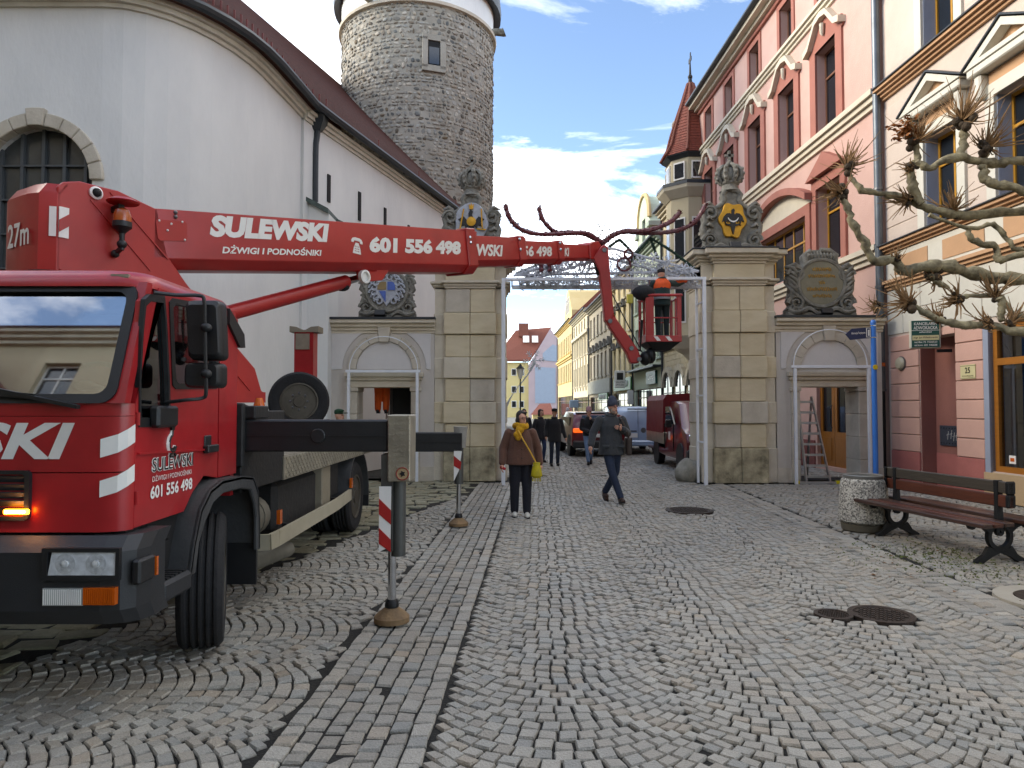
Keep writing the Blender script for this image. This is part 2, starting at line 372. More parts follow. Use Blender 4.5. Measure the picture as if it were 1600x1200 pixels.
# manhole covers
m_mh = mat('rusty_cast_iron', '#3c3733', .6, .6, scale=20, bump=.5, bscale=40, col2='#4a3a30', mix=.6)
def manhole(p, r, label):
    t = thing('manhole_cover', label, 'manhole cover', (p.x, p.y, 0), .3)
    MB().lathe([(r + .015, -.04), (r + .015, .012), (r * .88, .014), (r * .86, .004), (.001, .004)], n=32).build('rim', m_mh, t, smooth=True)
    b = MB()
    for k in range(-4, 5):
        for j in range(-4, 5):
            x, y = k * r * .18, j * r * .18
            if math.hypot(x, y) < r * .78: b.box((x, y, .007), (r * .1, r * .1, .008))
    b.build('tread_studs', m_mh, t)
manhole(HOLES[0][0], .36, 'dark iron manhole cover in the cobbles just before the gate')
manhole(HOLES[1][0], .13, 'small round iron valve cover beside a larger cover')
manhole(HOLES[2][0], .23, 'mid sized iron cover with rust, right of the small valve cover')
t = thing('manhole_cover', 'manhole in a wide pale concrete ring by the bench at picture edge', 'manhole cover', HOLES[3][0])
MB().lathe([(.46, -.04), (.46, .012), (.31, .012), (.31, -.02)], n=40, close=False).build('concrete_ring', mat('pale_concrete', '#a09a8c', .85, bump=.4, bscale=50), t, smooth=True)
MB().lathe([(.3, -.03), (.3, .014), (.001, .016)], n=32).build('lid', m_mh, t, smooth=True)

lf = MB(); rl = random.Random(21)
for k in range(90):
    u = rl.uniform(3.2, 4.6) if k < 60 else rl.uniform(-1.3, 3.4); y = rl.uniform(3.6, 12); x = su(u, y); s_ = rl.uniform(.012, .03); an = rl.random() * 6.28; z = .008 + rl.random() * .006
    lf.add([(x + s_ * cos(an), y + s_ * sin(an), z), (x + s_ * .6 * cos(an + 1.6), y + s_ * .6 * sin(an + 1.6), z + .008), (x - s_ * cos(an), y - s_ * sin(an), z), (x + s_ * .6 * cos(an - 1.6), y + s_ * .6 * sin(an - 1.6), z + .004)], [(0, 1, 2, 3)])
tag(lf.build('leaf_litter', mat('dead_leaf', '#6e4a28', .85, var=.4, scale=30), fix=False), 'scattered small brown dead leaves on the cobbles', 'leaves', kind='stuff')
# ================================================================ church, tower
m_plaster = mat('white_lime_plaster', '#e2e2de', .9, var=.05, scale=.55, bump=.3, bscale=14, col2='#cdcecc', mix=1.0, stretch=(1, 1, .45))
m_trim = mat('cream_cornice', '#dad6cb', .88, scale=2, bump=.3, bscale=20, col2='#bfb9aa', mix=.7)
m_tile = mat('dark_red_roof_tile', '#573029', .7, var=.25, scale=5, bump=.3, bscale=20, col2='#3f2520', mix=.8)
m_gut = mat('zinc_gutter', '#33383d', .45, .4, var=.15, scale=6)
church = thing('church', 'white plastered church with rounded apse and dark red tiled roof beside the gate', 'church', (-5, 14, 0))
EV = 8.2
WALLP = [(-16, 12.0), (-12, 11.2), (-9.5, 10.93), (-8.8, 10.9), (-6.5, 10.9)] + [(-6.5 + 1.72 * sin(radians(a)), 13.7 - 2.8 * cos(radians(a))) for a in (10, 20, 30, 40, 50, 60, 70, 80)] + [(-4.73, 14.0), (-4.64, 15.0), (-4.60, 15.35)]
WALL2 = [(-4.56, 15.1), (-4.36, 15.8), (-2.04, 23.45), (-1.4, 25.6)]
def offs(pl, d):
    o = []
    for i, p in enumerate(pl):
        a = Vector(pl[max(i - 1, 0)]); b = Vector(pl[min(i + 1, len(pl) - 1)]); t = (b - a).normalized(); n = Vector((t.y, -t.x)); o.append((p[0] + n.x * d, p[1] + n.y * d))
    return o
def wallstrip(b, pl, z0, z1, th, d=0):
    o1 = offs(pl, d); o2 = offs(pl, d - th); n = len(pl)
    for i in range(n - 1):
        q = [(*o1[i], z0), (*o1[i + 1], z0), (*o2[i + 1], z0), (*o2[i], z0), (*o1[i], z1), (*o1[i + 1], z1), (*o2[i + 1], z1), (*o2[i], z1)]
        b.add(q, [(3, 2, 1, 0), (4, 5, 6, 7), (0, 1, 5, 4), (2, 3, 7, 6)] + ([(3, 0, 4, 7)] if i == 0 else []) + ([(1, 2, 6, 5)] if i == n - 2 else []))
WX, WR, WS = at(57, 275, 10.9).x, .88, at(57, 282, 10.9).z
# flat part of the wall with the arched window opening
hole = [(WX - WR, 1.6), (WX + WR, 1.6)] + arc(WX, WS, WR, 0, 180, 20)
MB().plate([(-8.8, 0), (-6.5, 0), (-6.5, EV), (-8.8, EV)], 10.9, 11.5, fXZ, [hole]).build('wall', m_plaster, church, world=True)
b = MB(); wallstrip(b, WALLP[:4], 0, EV, .6); wallstrip(b, WALLP[4:], 0, EV, .6); b.build('wall', m_plaster, church, world=True, smooth=True, ang=25)
b = MB(); wallstrip(b, WALL2, 0, EV, .6); b.build('nave_wall', m_plaster, church, world=True)
b = MB()
for d, z0, z1 in ((.05, EV - .2, EV - .13), (.12, EV - .13, EV - .05), (.2, EV - .05, EV + .02)): wallstrip(b, WALLP, z0, z1, .3 + d, d); wallstrip(b, WALL2, z0 - .05, z1 - .05, .3 + d, d * .8)
b.build('cornice', m_trim, church, world=True, smooth=True, ang=25)
b = MB()
for pl, d in ((WALLP, .37), (WALL2, .31)): b.tube([(*p, EV + .06) for p in offs(pl, d)], .085, 8)
b.build('gutter', m_gut, church, world=True, smooth=True)
# window: stone arch stones, mullions, glass
win = MB().plate(hole, 11.12, 11.16, fXZ).build('window', mat('leaded_glass', '#46494a', .2, var=.4, scale=2.5, spec=.8, col2='#2b2e30', mix=.7), church, world=True)
b = MB()
for k in range(-2, 3): b.bb(WX + k * .34 - .015 - .02, WX + k * .34 + .015, 11.06, 11.12, 1.6, WS + math.sqrt(max(0, WR ** 2 - (k * .34) ** 2)))
for z in (2.2, 2.75, 3.3, 3.85, 4.4, 4.95, 5.5): b.bb(WX - WR, WX + WR, 11.055, 11.115, z, z + .03)
b.build('glazing_bars', mat('bar_grey', '#4a4f52', .5), win, world=True)
for i in range(11):
    a0, a1 = 180 - i * 180 / 11 - .3, 180 - (i + 1) * 180 / 11 + .3; k = .07 if i == 5 else 0
    MB().prism(arc(WX, WS, WR + .19 + k, a0, a1, 3) + arc(WX, WS, WR - .02, a1, a0, 3), 10.845 - k * .4, 11.02, fXZ).build('arch_stone', m_stoneg, win, bevel=.012, world=True)
for sgn in (-1, 1):
    for j in range(6):
        w = .24 if j % 2 else .19
        xa, xb = sorted((WX + sgn * (WR - .02), WX + sgn * (WR + w))); B('jamb_stone', m_stoneg, win, xa, xb, 10.85, 11.02, 1.8 + j * .52, 2.3 + j * .52, bevel=.012, world=True)
# roof plane: eave polyline to ridge, rows of tiles as stepped courses
eave = offs(WALLP, .34)[3:-1] + offs(WALL2, .30)[1:]
ax = Vector((.285, .9586)); nin = Vector((-.9586, .285))
def ridge(p):
    q = Vector(p); rp = Vector((-4.36, 15.8)) + nin * 5.2; s = (q - rp).dot(ax); s = max(s, -1.0 + .12 * s); s += max(0, (Vector(p).y - 15.5)) * .42; return rp + ax * s
b = MB(); NR = 46; rp_ = [ridge(p) for p in eave]; ZR = 13.9
for r in range(NR):
    for i in range(len(eave) - 1):
        P = []
        for t, lift in ((r / NR, .05), ((r + 1.12) / NR, 0.0)):
            for j in (i, i + 1):
                e = Vector(eave[j]); q = e.lerp(rp_[j], t); z = EV + .12 + (ZR - EV) * t + lift; P.append((q.x, q.y, z))
        a, b_, c, d_ = P[0], P[1], P[3], P[2]
        b.add([a, b_, c, d_, (a[0], a[1], a[2] - .05), (b_[0], b_[1], b_[2] - .05)], [(0, 1, 2, 3), (4, 5, 1, 0)])
b.build('roof', m_tile, church, world=True, fix=False)
# back slope and gable so that the roof is a closed body
b = MB(); far = Vector((-4.36, 15.8)) + nin * 10.6
P = [(*rp_[k], ZR) for k in range(len(rp_))]; Q = [(*(far + ax * ((Vector(eave[k]) - far).dot(ax))), EV) for k in range(len(eave))]
for k in range(len(P) - 1): b.add([P[k], P[k + 1], Q[k + 1], Q[k]], [(0, 1, 2, 3)])
b.build('roof_back', m_tile, church, world=True)
b = MB(); b.tube([(p[0], p[1], p[2] + .04) for p in P], .1, 8); b.build('ridge_tiles', m_tile, church, world=True, smooth=True)
b = MB()
for k in range(4, len(eave) - 1):
    for f in (0, .33, .66):
        e = Vector(eave[k]).lerp(Vector(eave[k + 1]), f); q = e.lerp(Vector(rp_[k]), .035); b.box((q.x, q.y, EV + .42), (.03, .03, .16))
b.build('snow_guards', mat('snow_guard', '#6b2a20', .6), church, world=True); tag(bpy.data.objects['snow_guards'], kind='stuff')
# downpipe with hopper
hp = at(500, 178, 15.75)
b = MB(); q = at(500, 190, 15.7); b.loft([[(q.x + a * w, q.y - .18 + c * w, q.z + z) for a, c in ((-1, -1), (1, -1), (1, 1), (-1, 1))] for z, w in ((.12, .17), (.1, .2), (-.1, .17), (-.3, .07))])
p1 = at(493, 235, 15.5); b.tube(smoothpts([(q.x, q.y - .18, q.z - .25), (q.x - .02, q.y - .18, q.z - .45), (p1.x, p1.y, p1.z), (p1.x, p1.y, at(491, 315, 15.5).z)], 4), .07, 10)
b.build('downpipe', m_gut, church, world=True, smooth=True)
# lean-to buttress with sloped coping
c0, c1 = at(440, 293, 15.25), at(514, 334, 15.3)
b = MB(); b.prism([(c0.x, 0), (c1.x, 0), (c1.x, c1.z), (c0.x, c0.z)], 15.3, 16.2, fXZ); b.build('buttress', m_plaster, church, world=True)
b = MB(); b.prism([(c0.x - .04, c0.z), (c1.x, c1.z), (c1.x, c1.z + .1), (c0.x - .04, c0.z + .1)], 15.2, 16.3, fXZ); c2 = at(580, 375, 16.05); b.prism([(c1.x - .1, c1.z + .02), (c2.x, c2.z), (c2.x, c2.z + .1), (c1.x - .1, c1.z + .12)], 15.95, 16.5, fXZ); b.build('coping', mat('green_slate', '#46544f', .6, var=.3, scale=9), church, world=True)
wp, wn = Vector((-4.36, 15.8, 0)), Vector((.957, -.29, 0))
for u, v0, v1 in ((513, 273, 316), (561, 300, 345), (601, 325, 355), (638, 352, 372)):
    p, q = onplane(u, v0, wp, wn), onplane(u, v1, wp, wn)
    t = Vector((.29, .957)); c = (p + q) / 2
    MB().box((c.x, c.y, c.z), (.06, .12, (p.z - q.z)), Matrix.Rotation(-.294, 3, 'Z')).build('slit_window', m_dark, church, world=True)
# round tower
m_rubble = mat('tower_mortar', '#a09b90', .92, var=.25, scale=1.2, bump=.9, bscale=7, col2='#6d6658', mix=.6)
tower = thing('tower', 'round grey rubble stone tower with whitewashed top behind the church', 'tower', (-3.68, 27, 0))
TR = 2.92; TZ = 15.9
MB().lathe([(TR + .08, 0), (TR, 6), (TR, TZ)], n=72).build('rubble_shaft', m_rubble, tower, smooth=True)
b = MB(); rr = random.Random(3); tints = []
z = 4.5
V, Fs, TI = [], [], []
while z < TZ - .08:
    h = rr.uniform(.1, .2); a = rr.random() * .1
    while a < 2 * pi:
        w = rr.uniform(.08, .3) / TR
        if pi + .0 < a < 2 * pi + .0 and rr.random() < .93:
            am = a + w / 2; hh = h * rr.uniform(.55, .98) / 2; ww = w * rr.uniform(.6, .95) / 2; pr = rr.uniform(.005, .05); o = len(V); zc = z + h / 2
            k = rr.randint(6, 8); rot = rr.random() * 6.28
            for ring, (s_, d_) in enumerate(((1, -.03), (.92, pr * .7), (.5, pr))):
                for q in range(k):
                    an = 2 * pi * q / k + rot; e = 1 + .22 * sin(an * 2 + rot * 3)
                    aa = am + ww * e * s_ * cos(an); r_ = TR + d_; V.append((r_ * cos(aa), r_ * sin(aa), zc + hh * e * s_ * sin(an)))
            for ring in (0, 1):
                for q in range(k): Fs.append((o + ring * k + q, o + ring * k + (q + 1) % k, o + ring * k + k + (q + 1) % k, o + ring * k + k + q))
            Fs.append(tuple(o + 2 * k + q for q in range(k)))
            g = rr.choice([.34, .55, .75, .8, .9, 1, 1.1, 1.25]); wm = rr.uniform(-.05, .1); TI += [(g + wm, g, g - wm, 1)] * (3 * k)
        a += w
    z += h
me = bpy.data.meshes.new('rubble_stones'); me.from_pydata(V, [], Fs); at_ = me.attributes.new('tint', 'FLOAT_COLOR', 'POINT'); at_.data.foreach_set('color', np.array(TI).ravel())
me.materials.append(mat('rubble_stone', '#97938a', .9, var=.2, scale=4, bump=.5, bscale=16, tint=True)); ob = bpy.data.objects.new('rubble_stones', me); COL.objects.link(ob); ob.parent = tower; tag(ob, kind='stuff')
MB().lathe([(TR, TZ - .05), (TR + .13, TZ - .02), (TR + .15, TZ + .08), (TR + .06, TZ + .14), (TR, TZ + .14)], n=72).build('string_course', m_stoneg, tower, smooth=True)
MB().lathe([(TR + .02, TZ + .1), (TR + .03, 19.5), (.1, 19.6)], n=72).build('white_upper_shaft', m_plaster, tower, smooth=True)
MB().lathe([(TR + .05, 17.0), (TR + .32, 16.9), (TR + .34, 17.1), (TR + .1, 19.6), (.1, 24)], n=48).build('roof_skirt', m_gut, tower, smooth=True)
for u, v, a in ((555, 16, -118), (766, 44, -8)):
    r = radians(a); d = Vector((cos(r), sin(r), 0)); b = MB(); z = 16.15
    b.tube([d * (TR - .1) + Vector((0, 0, z)), d * (TR + .15) + Vector((0, 0, z + .02)), d * (TR + .45) + Vector((0, 0, z - .02)), d * (TR + .5) + Vector((0, 0, z))], [.14, .13, .15, .17], 10); b.build('stone_spout', m_dstone, tower, smooth=True)
# tower window
a = math.asin((689 - 652) / 118) - pi / 2; d = Vector((cos(a), sin(a), 0)); R = Matrix.Rotation(a + pi / 2, 3, 'Z'); zc = 14.1
w = MB().box(d * (TR - .02) + Vector((0, 0, zc)), (.42, .16, .86), R).build('window', m_dark, tower)
b = MB()
for ox, oz, sx, sz in ((-.32, 0, .2, 1.1), (.32, 0, .2, 1.1), (0, .55, .84, .22), (0, -.55, .84, .22)): b.box(d * (TR + .0) + R @ Vector((ox, 0, 0)) + Vector((0, 0, zc + oz)), (sx, .22, sz), R)
b.build('window_surround', m_rubble, w, bevel=.01)
MB().box(d * (TR + .03) + Vector((0, 0, zc - .1)), (.36, .14, .6), R).build('pane', m_glassw, w)
# ================================================================ gate
def pillar(x, y, label):
    t = thing('gate_pillar', label, 'pillar', (x, y, 0), 0, 'sandstone pillars of the gate')
    Z = [0, .764, 1.29, 1.77, 2.285, 2.76, 3.27, 3.755, 4.295]
    B('core', m_stone, t, -.80, .80, .14, 1.2, 0, 4.9)
    for i in range(8):
        wide = (i % 2 == 0); hw = .585 if wide else .55; fy = -.035 if wide else .015; g = .006
        for s in (-1, 1):
            m = random.choice([m_stone, m_stone2, m_stoneg, m_stone2]) if i else m_base
            xa, xb = sorted((s * .004, s * hw)); B('block', m, t, xa, xb, fy, .3, Z[i] + g, Z[i + 1] - g, bevel=.014)
            e = .825 if wide else .79; m = random.choice([m_stone, m_stoneg, m_stone2])
            xa, xb = sorted((s * (hw - .02), s * e)); B('side_block', m, t, xa, xb, .12 if wide else .155, 1.2 if s * x > 0 or True else .5, Z[i] + g, Z[i + 1] - g, bevel=.014)
    def mold(name, prof, m=m_stone):
        b = MB()
        for (o, z0, z1) in prof:
            b.bb(-.55 - o, .55 + o, .01 - o, .4, z0, z1); b.bb(-.80 - o, .80 + o, .16 - o, 1.22 + o, z0 + .002, z1 - .002)
        return b.build(name, m, t, bevel=.01)
    mold('necking', [(.02, 4.297, 4.35), (.05, 4.35, 4.41), (.1, 4.41, 4.47)])
    mold('frieze', [(.0, 4.472, 4.78)], m_stone2)
    mold('cornice', [(.03, 4.782, 4.84), (.08, 4.84, 4.9), (.15, 4.9, 4.97), (.23, 4.97, 5.08)])
    mold('cornice_lead', [(.25, 5.082, 5.11)], m_gut)
    return t
PL = pillar(-.935, 15.5, 'left sandstone gate pillar, its top hidden behind the red boom')
PR = pillar(4.96, 15.12, 'right sandstone gate pillar with full cornice and gold shield above')
m_pwall = mat('portal_render', '#cac3ba', .9, var=.06, scale=1.4, bump=.25, bscale=30, col2='#b6aea4', mix=.7)
m_panel = mat('portal_panel', '#d0ccc8', .88, var=.05, scale=2, bump=.2, bscale=30)
def portal(cx, y, w0, w1, label, oh=2.2, ow=.6):
    t = thing('side_portal', label, 'portal', (cx, y, 0), 0, 'side portals of the gate')
    hole = [(-ow, 0), (ow, 0), (ow, oh), (-ow, oh)]
    sp = 2.5
    MB().plate([(w0, 0), (w1, 0), (w1, 3.5), (w0, 3.5)], 0, .55, fXZ, [[(-ow - .2, 0), (ow + .2, 0), (ow + .2, oh), (-ow - .2, oh)]]).build('wall', m_pwall, t)
    # tympanum, arch ring in voussoirs, keystone
    MB().prism([(-.62, sp)] + arc(0, sp, .62, 180, 0, 16)[0:] , -.02, .02, fXZ).build('tympanum', m_panel, t)
    for i in range(9):
        a0, a1 = 180 - i * 20 - .25, 180 - (i + 1) * 20 + .25
        if i == 4: continue
        MB().prism(arc(0, sp, .815, a0, a1, 3) + arc(0, sp, .625, a1, a0, 3), -.06, .05, fXZ).build('voussoir', m_stoneg, t, bevel=.006)
    MB().prism([(-.105, sp + .6), (.105, sp + .6), (.155, sp + .98), (-.155, sp + .98)], -.1, .05, fXZ).build('keystone', m_stoneg, t, bevel=.012)
    for s in (-1, 1):
        xe = w0 + .1 if s < 0 else w1 - .08
        a = arc(0, sp, .94, 90 + s * -14, 90 - s * 90, 12)
        poly = [(s * .21, sp + .95)] + a + [(xe, sp - .02 + 0), (xe, sp + .95)]
        MB().prism(poly, -.022, .02, fXZ).build('spandrel_panel', m_panel, t, bevel=.006)
        # stone jambs in blocks with a small capital
        for j in range(4):
            za, zb = j * .5, j * .5 + .495
            xa, xb = sorted((s * ow, s * (ow + .2))); B('jamb_stone', m_stoneg, t, xa, xb, -.03, .6, za, zb, bevel=.01)
        xa, xb = sorted((s * (ow - .02), s * (ow + .23))); B('jamb_capital', m_stoneg, t, xa, xb, -.06, .6, 2.0, 2.09, bevel=.01)
    b = MB(); b.bb(-ow - .2, ow + .2, -.04, .6, 2.092, 2.24); b.bb(-ow - .24, ow + .24, -.09, .3, 2.242, 2.32); b.bb(-ow - .28, ow + .28, -.13, .3, 2.322, 2.42); b.build('lintel', m_stone, t, bevel=.01)
    b = MB()
    for o, z0, z1 in ((.03, 3.3, 3.36), (.06, 3.36, 3.44), (.12, 3.44, 3.52), (.19, 3.52, 3.6)): b.bb(w0 - .03, w1 + .03, -o, .6, z0, z1)
    b.build('cornice', m_stone, t, bevel=.008)
    B('cornice_lead', m_gut, t, w0 - .05, w1 + .03, -.21, .62, 3.602, 3.65)
    B('dark_plinth', m_stoneg, t, w0, -ow - .2, -.012, .1, 0, .32); B('dark_plinth', m_stoneg, t, ow + .2, w1, -.012, .1, 0, .32)
    return t
pL = portal(-2.86, 15.62, -1.3, 1.12, 'left side portal behind the truck with a worker in its doorway')
B('dark_doorway_panel', m_dark, pL, .08, .62, .62, .68, 0, 2.2); B('dark_panel_edge', mat('brown_panel_edge', '#2a211c', .6), pL, .02, .08, .6, .7, 0, 2.2)  # added dark panel and edge, standing in for the shade inside the doorway
pR = portal(6.95, 15.3, -1.15, 1.17, 'right side portal with a ladder and the blue signpost before it', ow=.64)
# ---------------------------------------------------------------- cartouches on pillars and portals
m_gold = mat('gold_leaf', '#c9962a', .45, .35, var=.25, scale=6)
m_blk = mat('heraldic_black', '#15161a', .5, var=.2)
m_blue = mat('heraldic_blue', '#4a66b0', .5, var=.2)
m_silv = mat('heraldic_silver', '#a9adb5', .5, var=.25, scale=9)
def scroll(b, c, r, turns, sgn, y, r0, k=22):
    pts = []; 
    for i in range(k + 1):
        a = i / k * turns * 2 * pi; rr_ = r * (1 - .75 * i / k); pts.append((c[0] + sgn * rr_ * cos(a), y - .03 * i / k, c[1] + rr_ * sin(a)))
    b.tube(pts, [r0 * (1 - .5 * i / k) for i in range(k + 1)], 6)
def mirror_outline(half): return [(x, z) for x, z in half] + [(-x, z) for x, z in half[::-1] if x > .001]
def cartouche(name, label, loc, half, scale, shield, crown):
    t = thing(name, label, 'stone cartouche', loc)
    ol = [(x * scale, z * scale) for x, z in mirror_outline(half)]
    b = MB(); b.prism(ol, -.14, .18, fXZ); b.build('slab', m_dstone, t, bevel=.05, seg=2, smooth=True)
    b = MB(); W = max(p[0] for p in ol); Ht = max(p[1] for p in ol)
    for s in (-1, 1):
        scroll(b, (s * W * .72, Ht * .62), W * .26, 1.4, s, -.16, .05); scroll(b, (s * W * .74, Ht * .2), W * .24, 1.5, s, -.16, .055)
        pass
        b.tube(smoothpts([(s * W * .98, -.15, Ht * .1), (s * W * .7, -.2, Ht * .06), (s * W * .4, -.2, Ht * .12), (s * W * .15, -.18, Ht * .05)], 5), .055, 6)
        for k in range(5):
            z = Ht * (.3 + .11 * k); b.tube([(s * W * .62, -.14, z), (s * W * .78, -.2, z + .05), (s * W * .97, -.1, z + .02)], [.03, .045, .02], 6)
        for k in range(4): b.ell((s * W * (.5 + .1 * k), -.17, Ht * (.1 + .02 * (k % 2))), (.06, .05, .05), 8, 6)
    b.tube([(x * .95, -.13, z * .97 + .02) for x, z in ol if z > .02], .065, 7)
    b.build('scrollwork', m_dstone, t, smooth=True, ang=60)
    b = MB(); b.bb(-W * 1.02, W * 1.02, -.2, .22, -.02, Ht * .07); b.build('base_block', m_dstone, t, bevel=.02)
    shield(t, W, Ht)
    if crown:
        z0 = Ht * .985; r = W * .36; b = MB()
        b.lathe([(r * .62, z0 - .04), (r * .95, z0), (r * .78, z0 + .05), (r * .72, z0 + .14), (r * .84, z0 + .17), (r * .84, z0 + .21)], n=20)
        b.ell((0, 0, z0 + .36), (r * .92, r * .92, .22), 16, 8)
        for k in range(8):
            a = k * pi / 4 + .2; pts = [(r * q * cos(a), r * q * sin(a), z0 + z) for q, z in ((.8, .2), (1.16, .33), (1.1, .48), (.7, .58), (.15, .62))]
            b.tube(pts, [.045, .05, .05, .045, .04], 6)
            for q, z in ((1.2, .27), (1.3, .38), (1.2, .49)): b.ell((r * q * cos(a), r * q * sin(a), z0 + z), .042, 6, 5)
        b.ell((0, 0, z0 + .66), .07, 10, 6); b.box((0, 0, z0 + .82), (.06, .05, .26)); b.box((0, 0, z0 + .84), (.2, .05, .06)); b.build('crown', m_dstone, t, smooth=True, ang=40)
    return t
HALF = [(0, 2.0), (.2, 1.98), (.3, 1.85), (.24, 1.7), (.32, 1.55), (.5, 1.42), (.78, 1.35), (.9, 1.2), (.84, 1.02), (.92, .85), (.88, .62), (.8, .5), (.84, .3), (.92, .2), (.92, 0), (0, 0)]
def gold_eagle(t, W, Ht):
    s = Ht / 2; zc = Ht * .5
    # lobed oval shield
    pts = []
    for i in range(48):
        a = 2 * pi * i / 48; r = 1 + .09 * cos(6 * a + .5); pts.append((W * .44 * r * cos(a) * (1 + .12 * sin(a)), zc + s * .54 * r * sin(a)))
    b = MB(); b.prism(pts, -.21, -.1, fXZ); sh = b.build('shield', m_gold, t, bevel=.015)
    def P(l): return [(x * W * .43, zc + z * s * .52) for x, z in l]
    b = MB()
    for sg in (-1, 1): b.prism(P([(sg * x, z) for x, z in [(.0, .25), (.25, .42), (.5, .4), (.72, .22), (.86, -.12), (.66, -.02), (.58, -.2), (.45, .02), (.38, -.15), (.25, 0), (.05, -.1)]]), -.24, -.205, fXZ)
    b.prism(P([(-.16, .2), (-.12, .45), (-.1, .62), (.05, .7), (.14, .58), (.08, .45), (.16, .2), (.2, -.3), (.14, -.5), (0, -.85), (-.14, -.5), (-.2, -.3)]), -.245, -.2, fXZ)
    for sg in (-1, 1):
        b.prism(P([(sg * .1, -.25), (sg * .52, -.2), (sg * .55, -.27), (sg * .12, -.38)]), -.242, -.2, fXZ)
        for k in range(3): b.prism(P([(sg * .48, -.22), (sg * (.62), -.14 - .09 * k), (sg * .5, -.28)]), -.242, -.2, fXZ)
    b.build('eagle', m_blk, sh)
    b = MB(); o = arc(0, .32, .46, 205, 335, 14) + arc(0, .42, .47, 325, 215, 14); b.prism(P(o), -.255, -.21, fXZ); b.build('crescent', m_white, sh)
def silver_eagle(t, W, Ht):
    s = Ht / 2; zc = Ht * .52; pts = [(W * .56 * cos(a) * (1 + .05 * cos(5 * a)), zc + s * .66 * sin(a)) for a in [2 * pi * i / 40 for i in range(40)]]
    sh = MB().prism(pts, -.21, -.1, fXZ).build('shield', m_silv, t, bevel=.015); b = MB()
    def P(l): return [(x * W * .5, zc + z * s * .6) for x, z in l]
    for sg in (-1, 1): b.prism(P([(sg * x, z) for x, z in [(.0, .2), (.3, .15), (.5, .35), (.9, .2), (.62, .02), (.75, -.2), (.45, -.1), (.4, -.3), (.1, -.1)]]), -.24, -.205, fXZ)
    b.prism(P([(-.16, .2), (-.2, .5), (-.05, .72), (.12, .6), (.05, .45), (.18, .2), (.22, -.4), (.35, -.62), (.1, -.6), (.0, -.95), (-.12, -.6), (-.3, -.65), (-.2, -.3)]), -.245, -.2, fXZ); b.build('eagle', m_blk, sh)
    b = MB(); b.lathe([(.001, 0), (W * .16, 0), (W * .16, .03), (.001, .04)], (0, -.235, zc + .03), 16, Matrix.Rotation(pi / 2, 3, 'X'))
    for sg in (-1, 1): b.bar((sg * W * .38, -.25, zc - .15), (sg * W * .3 + .03, -.25, zc + .32), .03, .03); b.bar((sg * W * .5, -.25, zc - .16), (sg * W * .2, -.25, zc - .14), .03, .03)
    b.prism(P([(-.12, .72), (-.18, 1.0), (-.06, .9), (0, 1.08), (.06, .9), (.18, 1.0), (.12, .72)]), -.25, -.2, fXZ); b.build('gilt_details', m_gold, sh)
def coat(t, W, Ht):
    zc = Ht * .5; r = Ht * .36
    sh = MB().prism([(r * cos(a), zc + r * 1.02 * sin(a)) for a in [2 * pi * i / 40 for i in range(40)]], -.2, -.12, fXZ).build('oval_field', m_dstone, t, bevel=.02)
    b = MB(); b.tube([(r * cos(a), -.2, zc + r * 1.02 * sin(a)) for a in [2 * pi * i / 40 for i in range(41)]], .05, 6); b.build('oval_rim', m_dstone, t, smooth=True)
    sv = MB()
    for sg in (-1, 1):
        for k in range(7): a = sg * (.25 + .38 * k); scroll(sv, (r * .66 * sin(a), zc + r * .66 * cos(a)), r * .24, 1.2, sg, -.22, .03, 12)
    sv.prism([(-r * .52, zc + r * .5), (r * .52, zc + r * .5), (r * .5, zc - r * .1), (0, zc - r * .78), (-r * .5, zc - r * .1)], -.235, -.19, fXZ); sv.build('mantling', m_silv, sh, smooth=True, ang=50)
    b = MB(); b.prism([(.02, zc + r * .42), (r * .42, zc + r * .42), (r * .42, zc), (.02, zc)], -.25, -.2, fXZ); b.prism([(-r * .38, zc - .02), (-.02, zc - .02), (-.02, zc - r * .6)], -.25, -.2, fXZ); b.build('blue_quarters', m_blue, sh)
    b = MB(); b.prism([(-r * .45, zc + .01), (-.01, zc + .01), (-.01, zc + r * .42), (-r * .45, zc + r * .42)], -.248, -.2, fXZ); b.build('gilt_quarter', mat('ochre_stone', '#8f7a52', .7), sh)
HALF2 = [(0, 2.05), (.3, 2.04), (.5, 1.9), (.46, 1.72), (.52, 1.5), (.7, 1.35), (.92, 1.3), (1.0, 1.1), (.86, .98), (.9, .72), (.96, .5), (.88, .36), (1.02, .24), (1.02, 0), (0, 0)]
def inscription(t, W, Ht):
    zc = Ht * .5; r = Ht * .325
    sh = MB().prism([(r * cos(a), zc + r * 1.02 * sin(a)) for a in [2 * pi * i / 40 for i in range(40)]], -.19, -.1, fXZ).build('oval_tablet', mat('tablet_stone', '#8b8672', .85, scale=5, bump=.3, col2='#6c6a5c', mix=.7), t, bevel=.02)
    MB().tube([(r * 1.05 * cos(a), -.17, zc + r * 1.07 * sin(a)) for a in [2 * pi * i / 40 for i in range(41)]], .05, 6).build('tablet_rim', m_dstone, t, smooth=True)
    for k, w in enumerate((.5, .72, .16, .8, .5)): script_line(m_gold, sh, -w * r * .85, w * r * .85, -.195, zc + r * (.52 - .3 * k), .09, 'gilt_inscription')
    b = MB()
    for k in range(9):
        x = W * (-.36 + .09 * k); b.tube([(x, -.15, Ht * .84), (x * 1.05, -.2, Ht * .9), (x * 1.1, -.14, Ht * .96)], [.03, .045, .02], 6)
    for s in (-1, 1):
        for k in range(6): b.tube(smoothpts([(s * W * .66, -.12, Ht * (.3 + .06 * k)), (s * W * .85, -.22, Ht * (.36 + .07 * k)), (s * W * 1.0, -.06, Ht * (.5 + .05 * k))], 4), .035, 6)
    tag(b.build('acanthus', m_dstone, t, smooth=True, ang=60), kind='stuff')
zt = 5.11
